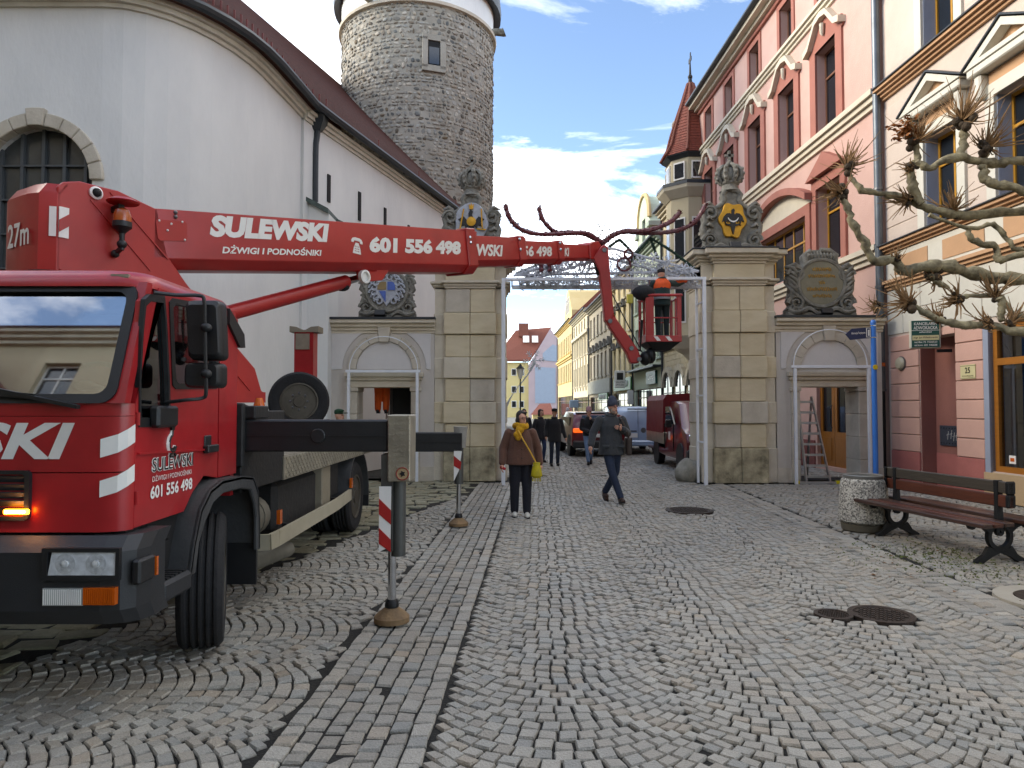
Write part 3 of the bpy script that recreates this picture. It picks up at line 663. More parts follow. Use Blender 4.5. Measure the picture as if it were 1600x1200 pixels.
cartouche('crowned_cartouche', 'grey stone crowned cartouche with black eagle on gold, on the right pillar', (4.96, 15.75, zt), HALF, .73, gold_eagle, True)
cartouche('crowned_cartouche', 'crowned cartouche with black eagle on silver, on left pillar behind the boom', (-.935, 16.1, zt), HALF, .73, silver_eagle, True)
cartouche('oval_cartouche', 'stone cartouche with painted coat of arms on left portal, under the boom', (-2.83, 15.9, 3.65), HALF2, .62, coat, False)
cartouche('oval_cartouche', 'stone cartouche with gilt inscription in an oval on the right portal', (6.88, 15.6, 3.65), HALF2, .74, inscription, False)
for k, (x, y, z, lb) in enumerate(((4.9, 15.2, 5.115, 'small black floodlight at the foot of the gold eagle cartouche'), (-2.95, 15.52, 3.655, 'small black floodlight under the coat of arms cartouche'), (6.9, 15.22, 3.655, 'small black floodlight below the gilt inscription'))):
    t = thing('floodlight', lb, 'floodlight', (x, y, z), 0, 'floodlights on the gate'); MB().box((0, 0, .09), (.24, .09, .14), Matrix.Rotation(-.5, 3, 'X')).build('housing', m_black, t, bevel=.01); MB().bb(-.14, .14, .02, .06, 0, .05).build('bracket', m_black, t)
# ================================================================ houses
def fxz(u, v, root):
    """pixel -> (x, z) on a house front, in the house's own coordinates (front plane y = 0)"""
    M = MW[root]; n = (M.to_3x3() @ Vector((0, 1, 0))); p = onplane(u, v, M.translation, n); q = M.inverted() @ p; return q.x, q.z
def rect(x0, x1, z0, z1): return [(x0, z0), (x1, z0), (x1, z1), (x0, z1)]
m_frw = mat('window_frame_white', '#d8d6cf', .5, var=.05); m_fro = mat('window_frame_ochre', '#b07f24', .5, var=.15, scale=9, stretch=(8, 8, 1)); m_frb = mat('window_frame_brown', '#6a4530', .5, var=.15)
def window(root, x0, x1, z0, z1, fm=m_frw, dep=.16, bars=(1, 1), glass=m_glassw, tr=.68, fw=.06):
    w = MB(); y0, y1 = dep, dep + .06
    w.bb(x0, x0 + fw, y0, y1, z0, z1); w.bb(x1 - fw, x1, y0, y1, z0, z1); w.bb(x0 + fw, x1 - fw, y0, y1, z1 - fw, z1); w.bb(x0 + fw, x1 - fw, y0, y1, z0, z0 + fw)
    nv, nh = bars
    for i in range(1, nv + 1):
        x = x0 + (x1 - x0) * i / (nv + 1); w.bb(x - fw * .45, x + fw * .45, y0 + .005, y1 - .01, z0 + fw, z1 - fw)
    if nh: z = z0 + (z1 - z0) * tr; w.bb(x0 + fw, x1 - fw, y0 - .01, y1 - .015, z - fw * .45, z + fw * .45)
    o = w.build('window', fm, root)
    MB().bb(x0 + .02, x1 - .02, dep + .028, dep + .04, z0 + .02, z1 - .02).build('pane', glass, o)
    return o
def house(name, label, loc, ang, W, H, D, wm, opens, fm=m_frw, cat='house', bars=(1, 1), th=.3, dep=.16, group='houses along the street', tr=.68):
    t = thing(name, label, cat, loc, ang, group)
    MB().plate(rect(0, W, 0, H), 0, th, fXZ, [rect(*o[:4]) if len(o) < 6 or o[5] is None else o[5] for o in opens]).build('front_wall', wm, t)
    b = MB(); b.bb(0, .3, th, D, 0, H); b.bb(W - .3, W, th, D, 0, H); b.bb(.3, W - .3, D - .3, D, 0, H); b.build('side_walls', wm, t)
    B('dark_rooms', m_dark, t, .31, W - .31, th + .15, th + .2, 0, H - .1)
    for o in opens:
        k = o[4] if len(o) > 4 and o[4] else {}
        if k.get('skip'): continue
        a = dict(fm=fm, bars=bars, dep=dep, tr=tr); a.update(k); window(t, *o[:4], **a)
    return t
def hroof(t, W, D, H, rise, m, over=.35, hipped=0, front=.35):
    b = MB(); x0, x1 = -over * 0, W + over * 0; y0, y1 = -front, D; ym = D * .5
    v = [(x0, y0, H), (x1, y0, H), (x1, y1, H), (x0, y1, H), (x0 + hipped, ym, H + rise), (x1 - hipped, ym, H + rise)]
    b.add(v, [(0, 1, 5, 4), (2, 3, 4, 5), (1, 2, 5), (3, 0, 4), (3, 2, 1, 0)]); return b.build('roof', m, t)
m_rtile = mat('red_pantile', '#7d4535', .75, var=.25, scale=7, bump=.6, bscale=14, col2='#5f3529', mix=.7)
def band(t, name, m, W, z0, z1, prj, x0=0, bevel=.015, steps=1):
    b = MB()
    for i in range(steps): b.bb(x0, W, -prj * (i + 1) / steps, .02, z0 + (z1 - z0) * i / steps, z0 + (z1 - z0) * (i + 1) / steps)
    return b.build(name, m, t, bevel=bevel if steps == 1 else 0)
def FX(y): return 8.82 - .03 * y
ANG = -pi / 2 + math.atan(.03)
# ---------------------------------------------------------------- pink house
m_pink = mat('pink_render', '#c8a69b', .88, var=.08, scale=1.1, bump=.45, bscale=26, col2='#b9968b', mix=.8)
m_salm = mat('salmon_trim', '#9c6355', .8, var=.1, scale=2, bump=.15)
m_crm = mat('cream_trim', '#c6beab', .8, var=.06, scale=3, bump=.15)
Yf = 29.2; Wp = 13.6
def yx(Y): return Yf - Y      # world depth -> local x on the pink front
op = []
for Y in (18.05, 20.5, 23.0, 25.5, 27.9):
    op.append((yx(Y) - .55, yx(Y) + .55, 8.95, 11.2, dict(fm=m_frb, dep=.22, bars=(0, 1)))); op.append((yx(Y) - .42, yx(Y) + .42, 12.42, 13.75, dict(fm=m_frb, dep=.22, bars=(0, 0))))
op += [(yx(22.7), yx(19.3), 5.45, 7.0, dict(fm=m_fro, bars=(4, 1), dep=.2, tr=.62)), (yx(18.65), yx(17.35), 5.45, 7.5, dict(fm=m_fro, bars=(0, 1), dep=.25)), (yx(27.6), yx(24.4), 5.45, 7.0, dict(fm=m_fro, bars=(4, 1), dep=.2))]
op += [(yx(18.9), yx(17.35), .1, 2.95, dict(skip=1)), (yx(22.6), yx(20.3), .9, 2.7, dict(bars=(1, 1), dep=.1))]
pink = house('pink_house', 'tall pink tenement with salmon window surrounds and cream cornices behind the gate', (FX(Yf), Yf, 0), ANG, Wp, 14.3, 11, m_pink, op, cat='house', group=None)
band(pink, 'string_cornice', m_crm, Wp, 8.5, 8.88, .22, steps=3); band(pink, 'string_cornice', m_crm, Wp, 12.08, 12.36, .2, steps=3); band(pink, 'sill_cornice', m_crm, Wp, 4.95, 5.32, .2, steps=3)
band(pink, 'eaves_band', m_salm, Wp, 13.98, 14.12, .1); band(pink, 'eaves_cornice', m_crm, Wp, 14.12, 14.36, .45, steps=2)
MB().bb(0, Wp, -.62, -.42, 14.36, 14.5).build('eaves_gutter', m_gut, pink, bevel=.04)
hroof(pink, Wp, 11, 14.42, 4, m_rtile, front=.5)
b = MB(); b.bb(-.05, Wp, -.03, .01, 8.47, 8.5)
def surround(t, x0, x1, z0, z1, w, m, prj=.05):
    b = MB(); b.bb(x0 - w, x0, -prj, .02, z0, z1 + w); b.bb(x1, x1 + w, -prj, .02, z0, z1 + w); b.bb(x0, x1, -prj, .02, z1, z1 + w); return b.build('window_surround', m, t)
for Y in (18.05, 20.5, 23.0, 25.5, 27.9):
    x = yx(Y); surround(pink, x - .55, x + .55, 8.9, 11.2, .32, m_salm, .06); surround(pink, x - .42, x + .42, 12.38, 13.75, .18, m_salm, .04)
    b = MB(); out_ = [(-.98, 11.42), (-.42, 11.9), (-.12, 12.02), (0, 12.05), (.12, 12.02)]
    z = lambda q: q
    poly = [(-.95, 11.5), (-.62, 11.62), (-.28, 12.12), (.22, 11.72), (.62, 12.02), (.95, 11.86)]
    poly = [(-1.0, 11.42), (-.72, 11.52), (-.3, 12.0), (0, 12.06), (.3, 12.0), (.72, 11.52), (1.0, 11.42)]
    lo = [(a * .98, zz - .16) for a, zz in poly]
    b.prism([(x + a, zz) for a, zz in poly] + [(x + a, zz) for a, zz in lo[::-1]], -.2, .02, fXZ); b.build('crown_moulding', m_crm, pink)
    b = MB(); b.prism([(x + a, zz) for a, zz in lo] + [(x + .9, 11.2), (x - .9, 11.2)], -.055, .02, fXZ); b.build('crown_field', m_salm, pink)
    b = MB(); b.tube([(x, -.12, 11.74), (x, -.12, 11.5), (x, -.1, 11.42)], [.07, .06, .02], 8); b.build('drop_ornament', m_crm, pink, smooth=True)
def seghood(t, xa, xb, z0, rise):
    xm = (xa + xb) / 2; hw = (xb - xa) / 2; n = 14
    top = [(xm + hw * (2 * i / n - 1), z0 + rise * (1 - (2 * i / n - 1) ** 2)) for i in range(n + 1)]
    MB().prism(top + [(x, z - .2) for x, z in top[::-1]], -.28, .02, fXZ).build('segmental_hood', m_salm, t)
    MB().prism([(x, z - .2) for x, z in top] + [(xb, z0 - .22), (xa, z0 - .22)], -.05, .02, fXZ).build('hood_field', m_crm, t)
for a, c in ((22.7, 19.3), (27.6, 24.4)):
    xa, xb = yx(a), yx(c); surround(pink, xa, xb, 5.32, 7.0, .28, m_salm, .07); seghood(pink, xa - .45, xb + .45, 7.5, .62)
surround(pink, yx(18.65), yx(17.35), 5.32, 7.5, .25, m_salm, .07)
xm = yx(18.0); MB().prism([(xm - 1.0, 7.78), (xm + 1.0, 7.78), (xm, 8.32)], -.2, .02, fXZ).build('gable_hood', m_salm, pink)
# shop front seen through the right portal: double door, dark shop sign
d0, d1 = yx(18.9), yx(17.35); dr = MB(); m_wood = mat('ochre_wood', '#8e5a1c', .5, var=.2, scale=6, stretch=(6, 6, .6), bump=.1)
dm = (d0 + d1) / 2
for xa, xb in ((d0, dm - .01), (dm + .01, d1)): dr.plate(rect(xa, xb, .1, 2.95), .1, .18, fXZ, [rect(xa + .13, xb - .13, 1.0, 2.8)]); dr.bb(xa + .15, xb - .15, .085, .1, .25, .85)
dr = dr.build('door', m_wood, pink); MB().bb(d0, d1, .14, .15, 1.0, 2.8).build('pane', m_glassw, dr); MB().tube([(dm - .05, .06, 1.1), (dm - .05, .02, 1.2), (dm - .05, .02, 1.6), (dm - .05, .06, 1.7)], .015, 6).build('handle', m_iron, dr)
s0, s1 = yx(22.9), yx(20.2); sg = MB().bb(s0, s1, -.08, 0, 2.72, 3.15).build('shop_sign', m_black, pink); text('OBUWIE', mat('sign_red', '#a82a2a', .5), sg, (s0 + .2, -.08, 2.82), (1, 0, 0), (0, 0, 1), w=s1 - s0 - .4, h=.24, bold=.02)
band(pink, 'plinth', mat('dark_pink_plinth', '#7c4640', .85, bump=.2), yx(19.0), 0, .75, .03)
# ---------------------------------------------------------------- cream house
m_cream = mat('pale_pink_render', '#cabcb0', .85, var=.05, scale=1.3, bump=.25, bscale=26, col2='#baaa9e', mix=.7)
m_peach = mat('peach_panel', '#b8926f', .8, var=.08, scale=2, bump=.15); m_wht = mat('offwhite_trim', '#c8c6bb', .8, var=.06, scale=3, bump=.15)
m_blus = mat('bluegrey_reveal', '#8f98aa', .8, var=.06); m_rust = mat('rusticated_pink', '#c79f91', .82, var=.06, scale=2, bump=.2, bscale=30); m_dpk = mat('niche_pink', '#8d5d54', .85, var=.08, scale=1.5, bump=.2); m_dpk2 = mat('base_pink', '#a8655f', .85, var=.08, bump=.2)
Yc = 15.45; Wc = 12.5; 
def yc(Y): return Yc - Y
wc = [13.5, 11.5, 9.5, 7.5, 5.5]
op = [(yc(Y) - .5, yc(Y) + .5, 5.25, 7.1, dict(fm=m_fro, bars=(1, 1), dep=.25)) for Y in wc] + [(yc(Y) - .5, yc(Y) + .5, 8.85, 10.7, dict(fm=m_fro, bars=(1, 1), dep=.25)) for Y in wc]
n0, n1 = yc(14.32), yc(13.2); w0, w1 = yc(12.3), yc(9.4)
op += [(n0, n1, .02, 3.05, dict(skip=1)), (w0, w1, .52, 3.1, dict(skip=1))]
cream = house('cream_house', 'pale cream and pink house with ochre windows and shop window on the right', (FX(Yc), Yc, 0), ANG, Wc, 11.6, 9, m_cream, op, group=None)
hroof(cream, Wc, 9, 11.65, 4, m_rtile, front=.45); band(cream, 'eaves_cornice', m_peach, Wc, 11.3, 11.65, .35, steps=3)
for z in [5.6, 6.05, 6.5, 6.95, 7.4, 7.85, 8.3, 9.1, 9.5, 9.9, 10.3, 10.7]:
    xs = [0] + sum([[yc(Y) - .74, yc(Y) + .74] for Y in wc], []) + [Wc]
    for i in range(0, len(xs), 2): B('plaster_course', m_cream, cream, xs[i] + .01, xs[i + 1], -.016, .01, z - .435 if z not in (5.6, 9.1) else z - .3, z - .018, bevel=.006)
band(cream, 'string_cornice', m_peach, Wc, 8.5, 8.74, .26, steps=4); B('string_flashing', m_gut, cream, 0, Wc, -.3, .02, 8.742, 8.77)
band(cream, 'sill_cornice', m_peach, Wc, 5.03, 5.2, .2, steps=3); B('sill_flashing', m_gut, cream, 0, Wc, -.24, .02, 5.202, 5.225)
band(cream, 'ledge', m_peach, Wc, 4.22, 4.42, .16, steps=3); band(cream, 'panel_band', m_wht, Wc, 4.425, 5.02, .03)
x = .35
while x < Wc - 1.5: B('peach_panel', m_peach, cream, x, x + 1.15, -.045, -.02, 4.52, 4.9); x += 1.62
for Y in wc:
    x = yc(Y)
    for z0, z1 in ((5.2, 7.1), (8.77, 10.7)): surround(cream, x - .5, x + .5, z0, z1, .22, m_wht, .06)
    for s in (-1, 1):
        xa, xb = sorted((x + s * .5, x + s * .499 + s * -.012)); B('reveal', m_blus, cream, xa, xb, -.0, .25, 5.25, 7.1); B('reveal', m_blus, cream, xa, xb, -.0, .25, 8.85, 10.7)
    B('frieze_panel', m_peach, cream, x - .62, x + .62, -.05, .01, 7.2, 7.52); B('hood_shelf', m_wht, cream, x - .9, x + .9, -.26, .01, 7.54, 7.68, bevel=.02)
    for s in (-1, 1): xa, xb = sorted((x + s * .64, x + s * .8)); B('console', m_wht, cream, xa, xb, -.2, .01, 7.1, 7.53, bevel=.03)
    MB().plate([(x - .95, 7.69), (x + .95, 7.69), (x, 8.2)], -.28, .01, fXZ, [[(x - .55, 7.77), (x + .55, 7.77), (x, 8.06)]]).build('pediment', m_wht, cream); MB().prism([(x - .6, 7.72), (x + .6, 7.72), (x, 8.1)], -.1, .01, fXZ).build('tympanum', m_peach, cream)
    MB().prism([(x - 1.0, 7.7), (x, 8.23), (x + 1.0, 7.7), (x + 1.0, 7.73), (x, 8.27), (x - 1.0, 7.73)], -.31, .01, fXZ).build('hood_flashing', m_gut, cream)
# ground floor: upper blocks, rusticated piers, niche, shop window
for i in range(8): B('ashlar_block', m_wht, cream, i * 1.2 + .01, i * 1.2 + 1.19, -.02, .01, 3.72, 4.2, bevel=.008)
for i in range(9): B('ashlar_block', m_wht, cream, max(.01, i * 1.2 - .6), i * 1.2 + .58, -.02, .01, 3.23, 3.7, bevel=.008)
for xa, xb in ((.12, n0 - .01), (n1 + .01, w0 - .14)):
    for j in range(7):
        za = .72 + j * .355; B('rustication_block', m_rust, cream, xa, xb, -.035, .01, za + .006, min(za + .345, 3.18), bevel=.012)
    B('base_block', m_dpk2, cream, xa, xb, -.045, .01, .02, .715, bevel=.008)
B('lintel_block', m_rust, cream, n0 - .0, n1 + .0, -.03, .01, 3.06, 3.2)
nb = MB(); nb.bb(n0, n1, .3, .34, .72, 3.05); nb.bb(n0 - .0, n0 + .02, -.0, .3, .02, 3.05); nb.bb(n1 - .02, n1, 0, .3, .02, 3.05); nb.build('niche', m_dpk, cream)
nb = MB(); nb.bb(n0, n1, .295, .335, .02, .718); nb.build('niche_base', m_dpk2, cream)
pn = MB().plate(rect(n0 + .17, n0 + .95, .88, 1.28), .27, .299, fXZ).build('meter_cover', mat('slate_blue_metal', '#3e4450', .5, .3, var=.15), cream)
b = MB()
for k in range(9):
    for z in (.93, 1.23): b.ell((n0 + .22 + k * .085, .268, z), .012, 6, 4)
b.build('rivets', m_dark, pn); bb_ = MB()
for k, (xx, z) in enumerate(((.42, 1.0), (.52, 1.02), (.6, .98), (.68, .99))): bb_.bar((n0 + xx, .266, z), (n0 + xx + .03, .266, z + .17), .012, .004); bb_.bar((n0 + xx - .03, .266, z + .09), (n0 + xx + .04, .266, z + .11), .01, .004)
bb_.build('scratched_marks', m_letter, pn)
B('window_jamb', m_blus, cream, w0 - .13, w0, -.04, .3, .5, 3.15)
B('shop_plinth', mat('ochre_plinth', '#b39a78', .85, var=.1, scale=2, bump=.2), cream, w0 - .13, Wc, -.07, .01, .02, .5)
m_orw = mat('orange_wood', '#9c6322', .45, var=.15, scale=5, stretch=(1, 1, 6)); f = MB()
f.plate(rect(w0, w1, .52, 3.1), .05, .15, fXZ, [rect(w0 + .1, w0 + 1.4, 2.5, 3.0), rect(w0 + 1.5, w1 - .1, 2.5, 3.0), rect(w0 + .1, w1 - .1, .62, 2.38)]); sw = f.build('shop_window', m_orw, cream)
MB().bb(w0 + .05, w1 - .05, .1, .11, .57, 3.05).build('pane', glassmat('shop_glass', (.55, .62, .62), .9, .12), sw)
ib = MB(); ib.bb(w0, w1, 1.3, 1.32, .3, 3.1); ib.bb(w0, w1, .3, 1.3, .45, .52); ib.bb(w0 - .02, w0, .2, 1.3, .5, 3.1); ib.build('shop_interior', mat('shop_grey', '#55616a', .8, var=.1), sw)
MB().bb(w0 + .28, w0 + .43, .085, .095, .68, .82).build('window_sticker', m_letter, sw); MB().bb(w0 + .31, w0 + .4, .08, .086, .72, .78).build('sticker_print', m_amber, sw)
b = MB(); b.prism([(w0 + .3, .53), (w0 + 1.6, .53), (w0 + 1.6, .62), (w0 + .5, .85), (w0 + .35, .9)], .3, .7, fXZ); b.build('draped_cloth', mat('teal_cloth', '#1f4a48', .8, var=.3, scale=9), sw)
# house number, lamp, drainpipe
t = thing('house_number_plate', 'cream enamel house number plate reading 25 on the pink pier', 'number plate', MW[cream] @ Vector((n1 + .38, -.04, 2.3)), ANG)
MB().bb(-.2, .2, -.012, 0, -.13, .13).build('plate', mat('enamel_cream', '#cfc79a', .4), t); bt = mat('print_black', '#1d1c1a', .5)
text('25', bt, t, (0, -.012, -.03), (1, 0, 0), (0, 0, 1), h=.11, align='C', bold=.02); text('KONOPNICKIEJ', bt, t, (0, -.012, -.1), (1, 0, 0), (0, 0, 1), w=.3, h=.035, align='C')
b = MB(); b.bb(-.2, .2, -.014, -.01, .105, .112); b.bb(-.2, .2, -.014, -.01, -.118, -.112); b.build('border_lines', bt, t)
t = thing('wall_lamp', 'round pale wall lamp on the pink rusticated pier by the drainpipe', 'lamp', MW[cream] @ Vector((.55, -.04, 2.58)), ANG)
MB().lathe([(.14, 0), (.14, .04), (.11, .08), (.03, .1), (.001, .1)], n=20, R=Matrix.Rotation(pi / 2, 3, 'X')).build('shade', mat('opal_lamp', '#a8a38e', .4), t, smooth=True); MB().lathe([(.15, -.01), (.155, .02), (.14, .025)], n=20, R=Matrix.Rotation(pi / 2, 3, 'X')).build('rim', m_steel, t, smooth=True)
t = thing('drainpipe', 'grey zinc drainpipe between the pink house and the cream house', 'drainpipe', MW[cream] @ Vector((-.02, -.16, 0)), ANG)
MB().tube([(0, 0, 2.0), (0, 0, 14.3)], .085, 12).build('pipe', mat('zinc_pipe', '#5f666c', .4, .6, var=.2, scale=3), t, smooth=True)
MB().tube([(0, 0, 0), (0, 0, 2.02)], .075, 12).build('cast_foot', m_iron, t, smooth=True)
for z in (2.0, 4.3, 6.5, 8.7, 10.9, 13): MB().tube([(0, 0, z), (0, 0, z + .05)], .1, 12).build('clamp', m_steel, t)
MB().tube([(0, 0, 2.55), (0, 0, 2.63)], .087, 12).build('orange_band', m_amber, t)
b = MB()
for k in range(6): b.box((-.03 + .02 * (k % 3), -.082, 1.35 + .16 * k), (.07, .01, .1))
b.build('stickers', m_letter, t); MB().lathe([(.1, 0), (.1, .12)], (-.02, -.02, 1.25), 12).build('sleeve', m_iron, t)
# ---------------------------------------------------------------- street row behind the gate
def rowhouse(label, Yn, Yfar, H, colr, zrows, nw, ww, name='street_house', fm=m_frw, col2=None, shop=None, roof=3.5, rm=m_rtile, bars=(1, 1), trim='#b9b09a', dep=.12, sill=True, dk=None, corn=True):
    W = Yfar - Yn; m = mat('render_' + colr.lstrip('#'), colr, .88, var=.07, scale=.8, bump=.25, bscale=16, col2=col2, mix=.6)
    op = []
    xs = [W * (i + .5) / nw for i in range(nw)]
    for z0, z1 in zrows:
        for x in xs: op.append((x - ww / 2, x + ww / 2, z0, z1))
    if shop: op.append((.5, W - .5, .15, shop, dict(bars=(3, 1), tr=.8, fm=m_frb, glass=m_glassw)))
    t = house(name, label, (FX(Yfar), Yfar, 0), ANG, W, H, 9, m, op, fm=fm, dep=dep, bars=bars)
    if roof: hroof(t, W, 9, H, roof, rm)
    mt = mat('trim_' + trim.lstrip('#'), trim, .85, var=.06, bump=.15)
    if corn: band(t, 'eaves_cornice', mt, W, H - .4, H + .02, .4, steps=3); MB().tube([(0, -.48, H + .02), (W, -.48, H + .02)], .07, 8).build('eaves_gutter', m_gut, t)
    for z0, z1 in zrows:
        if sill:
            for x in xs: B('window_sill', mt, t, x - ww / 2 - .12, x + ww / 2 + .12, -.1, .05, z0 - .12, z0)
    MB().tube([(.06, -.1, 0), (.06, -.1, H)], .06, 8).build('downpipe', m_gut, t, smooth=True)
    return t, W, mt, xs
# turret house
t, W, mt, xs = rowhouse('yellow brick house with round corner turret under a red conical roof', 29.25, 35.6, 11.6, '#b9ae92', ((5.0, 6.7), (8.0, 9.8)), 3, .95, 'turret_house', col2='#a59a7e', shop=None, fm=m_frw, corn=True)
b = MB()
for r in range(17):
    for k in range(-1, 12): x = k * .6 + (r % 2) * .3; b.bb(max(0, x), min(W, x + .57), -.02, .01, .3 + r * .26, .53 + r * .26) if x + .57 > 0 and x < W else None
tag(b.build('face_bricks', mat('face_brick', '#b7ac90', .85, var=.1, scale=3), t), kind='stuff')
for xx in (1.2, 3.4, 5.5):
    p = [(xx - .75, .9), (xx + .75, .9)] + arc(xx, 2.6, .75, 0, 180, 12); MB().prism(p, -.1, .0, fXZ).build('arched_window', m_glassw, t)
    for k in range(7): MB().prism(arc(xx, 2.6, 1.05, 180 - k * 25.7 - 1, 180 - (k + 1) * 25.7 + 1, 2) + arc(xx, 2.6, .76, 180 - (k + 1) * 25.7 + 1, 180 - k * 25.7 - 1, 2), -.2, 0, fXZ).build('voussoir', mt, t)
    b = MB(); b.bb(xx - .02, xx + .02, -.13, -.1, .9, 3.3); b.bb(xx - .75, xx + .75, -.13, -.1, 2.3, 2.36); b.build('glazing_bars', m_frw, t)
band(t, 'string_course', mt, W, 4.45, 4.8, .25, steps=2)
def oct_(r, z, n=8, ph=pi / 8): return [(r * cos(2 * pi * k / n + ph), r * sin(2 * pi * k / n + ph), z) for k in range(n)]
tx = W - .55; C0 = Vector((tx, -.2, 0))
def ob_(rs): return [[C0 + Vector(p) for p in oct_(r * .82, z if z < 4.7 else 4.7 + (z - 4.7) * .91)] for r, z in rs]
tm = MATS['render_b9ae92']
MB().loft(ob_([(.2, 3.6), (.5, 3.9), (.9, 4.1), (1.35, 4.5), (1.45, 4.62)])).build('oriel_corbel', mt, t)
MB().loft(ob_([(1.3, 4.62), (1.3, 11.0)])).build('turret_wall', tm, t)
MB().loft(ob_([(1.35, 11.0), (1.75, 11.35), (1.8, 11.5), (1.35, 11.55)])).build('turret_cornice', mt, t); MB().loft(ob_([(1.82, 11.5), (1.8, 11.66), (1.3, 11.7)])).build('turret_ledge', m_gut, t)
MB().loft(ob_([(1.25, 11.6), (1.25, 12.9)])).build('turret_attic', tm, t); MB().loft(ob_([(1.3, 12.85), (1.55, 13.0), (1.5, 13.1)])).build('turret_eaves', m_gut, t)
b = MB(); zz = 13.05; rr_ = [(1.55, 13.05), (1.2, 13.6), (1.0, 14.3), (.72, 15.1), (.42, 15.9), (.15, 16.7)]
for i in range(len(rr_) - 1):
    n = 5
    for k in range(n):
        f0, f1 = k / n, (k + 1) / n; ra, rb = rr_[i][0] * (1 - f0) + rr_[i + 1][0] * f0, rr_[i][0] * (1 - f1) + rr_[i + 1][0] * f1; za, zb = rr_[i][1] * (1 - f0) + rr_[i + 1][1] * f0, rr_[i][1] * (1 - f1) + rr_[i + 1][1] * f1
        b.loft(ob_([(ra + .03, za), (rb + .0, zb)]), caps=False); b.loft(ob_([(ra + .03, za), (ra - .03, za)]), caps=False)
b.build('turret_roof', mat('red_roof_tiles', '#7e4030', .7, var=.3, scale=9, bump=.5, bscale=20), t)
for k in range(8):
    an = 2 * pi * k / 8 + pi / 8; MB().tube([C0 + Vector((r * .85 * cos(an), r * .85 * sin(an), 4.7 + (z - 4.7) * .91 + .03)) for r, z in rr_], .06, 6).build('hip_tiles', m_rtile, t)
b = MB(); b.tube([C0 + Vector((0, 0, z)) for z in (15.4, 15.7, 16.0, 16.7)], [.16, .1, .06, .025], 8); b.ell(C0 + Vector((0, 0, 15.95)), .11, 8, 6); b.box(C0 + Vector((0, 0, 16.7)), (.4, .03, .18)); b.box(C0 + Vector((.05, 0, 16.85)), (.1, .03, .3)); b.build('weather_vane', m_iron, t)
for k in range(8):
    an = 2 * pi * (k + .5) / 8 + pi / 8; d = Vector((cos(an), sin(an), 0)); R = Matrix.Rotation(an - pi / 2, 3, 'Z')
    for z0, h in ((5.2, 1.7), (8.1, 1.8), (11.85, .75)):
        z0 = 4.7 + (z0 - 4.7) * .91; o = MB().box(C0 + d * .985 + Vector((0, 0, z0 + h / 2)), (.52, .06, h), R).build('window', m_frw, t); MB().box(C0 + d * 1.0 + Vector((0, 0, z0 + h / 2)), (.42, .05, h - .14), R).build('pane', m_glassw, o)
# stepped gable with ball finials, left of the turret
gx = 2.6; b = MB(); b.prism([(gx - 1.5, 11.6), (gx + 1.5, 11.6), (gx + 1.5, 12.6), (gx + 1.0, 13.2), (gx + .35, 14.4), (gx - .35, 14.4), (gx - 1.0, 13.2), (gx - 1.5, 12.6)], -.1, .3, fXZ); b.build('gable', tm, t)
b = MB()
for x, z in ((gx, 14.4), (gx + 1.3, 12.7), (gx - 1.3, 12.7)): b.bb(x - .2, x + .2, -.15, .25, z, z + .5); b.ell((x, .05, z + .75), .24, 10, 7)
b.build('ball_finials', m_dstone, t, smooth=True); MB().prism([(gx - .5, 12), (gx + .5, 12), (gx + .5, 12.7), (gx, 13.2), (gx - .5, 12.7)], -.14, -.09, fXZ).build('gable_window', m_glassw, t)
# mint house with curved gable
t, W, mt, xs = rowhouse('pale mint green house with a curved gable, left of the turret house', 35.7, 43.0, 10.6, '#b5c2ae', ((4.3, 6.3), (7.3, 9.2)), 4, .95, shop=2.7, roof=3.6, trim='#9fae9f')
gx = W * .5; pts = [(gx - 1.9, 10.6), (gx + 1.9, 10.6), (gx + 1.7, 11.6)] + [(gx + 1.35 * cos(radians(a)), 12.1 + 1.5 * sin(radians(a))) for a in range(0, 181, 15)] + [(gx - 1.7, 11.6)]
MB().plate(pts, -.15, .5, fXZ, [rect(gx - .4, gx + .4, 11, 12.3)]).build('gable', MATS['render_b5c2ae'], t); window(t, gx - .4, gx + .4, 11, 12.3)
b = MB(); b.tube([(gx + 1.42 * cos(radians(a)), -.15, 12.1 + 1.58 * sin(radians(a))) for a in range(0, 181, 12)], .13, 6); b.build('gable_moulding', mat('cream_mould', '#c2ad7d', .8), t, smooth=True); b = MB()
for s in (-1, 1): b.bb(gx + s * 1.6 - .3, gx + s * 1.6 + .3, -.3, .4, 11.5, 11.75)
b.build('gable_caps', mt, t)
sg = B('shop_sign', m_green, t, W - 3.4, W - 1.2, -.14, -.02, 2.9, 3.6); text('Olimp', m_letter, sg, (W - 2.9, -.14, 3.05), (1, 0, 0), (0, 0, 1), w=1.3, h=.4, shear=.2); B('canopy', m_gut, t, .2, W - .2, -.5, 0, 3.75, 3.85)
# cream house with triangle ornaments
def tri_row(t, W, z, n, m, s=.55):
    for i in range(n):
        x = W * (i + .5) / n; MB().plate([(x - s, z), (x + s, z), (x, z + s * .9)], -.22, .02, fXZ, [[(x - s * .5, z + .1), (x + s * .5, z + .1), (x, z + s * .55)]]).build('window_gable', m, t)
m_orn = mat('dark_ornament', '#4c4a45', .85, var=.2, scale=6)
t, W, mt, xs = rowhouse('cream house with dark window gables and a green shop front', 43.1, 50.6, 10.4, '#c8b98e', ((3.9, 5.6), (6.6, 8.3), (8.9, 10.0)), 4, .85, shop=2.6, roof=4.2)
tri_row(t, W, 8.32, 4, m_orn); tri_row(t, W, 5.7, 4, m_orn)
sg = B('shop_sign', mat('leaf_green', '#1f6a2c', .45), t, 1.2, W - .3, -.15, -.02, 2.75, 3.55); script_line(m_letter, sg, W - 3.4, W - 1.2, -.17, 2.95, .4)
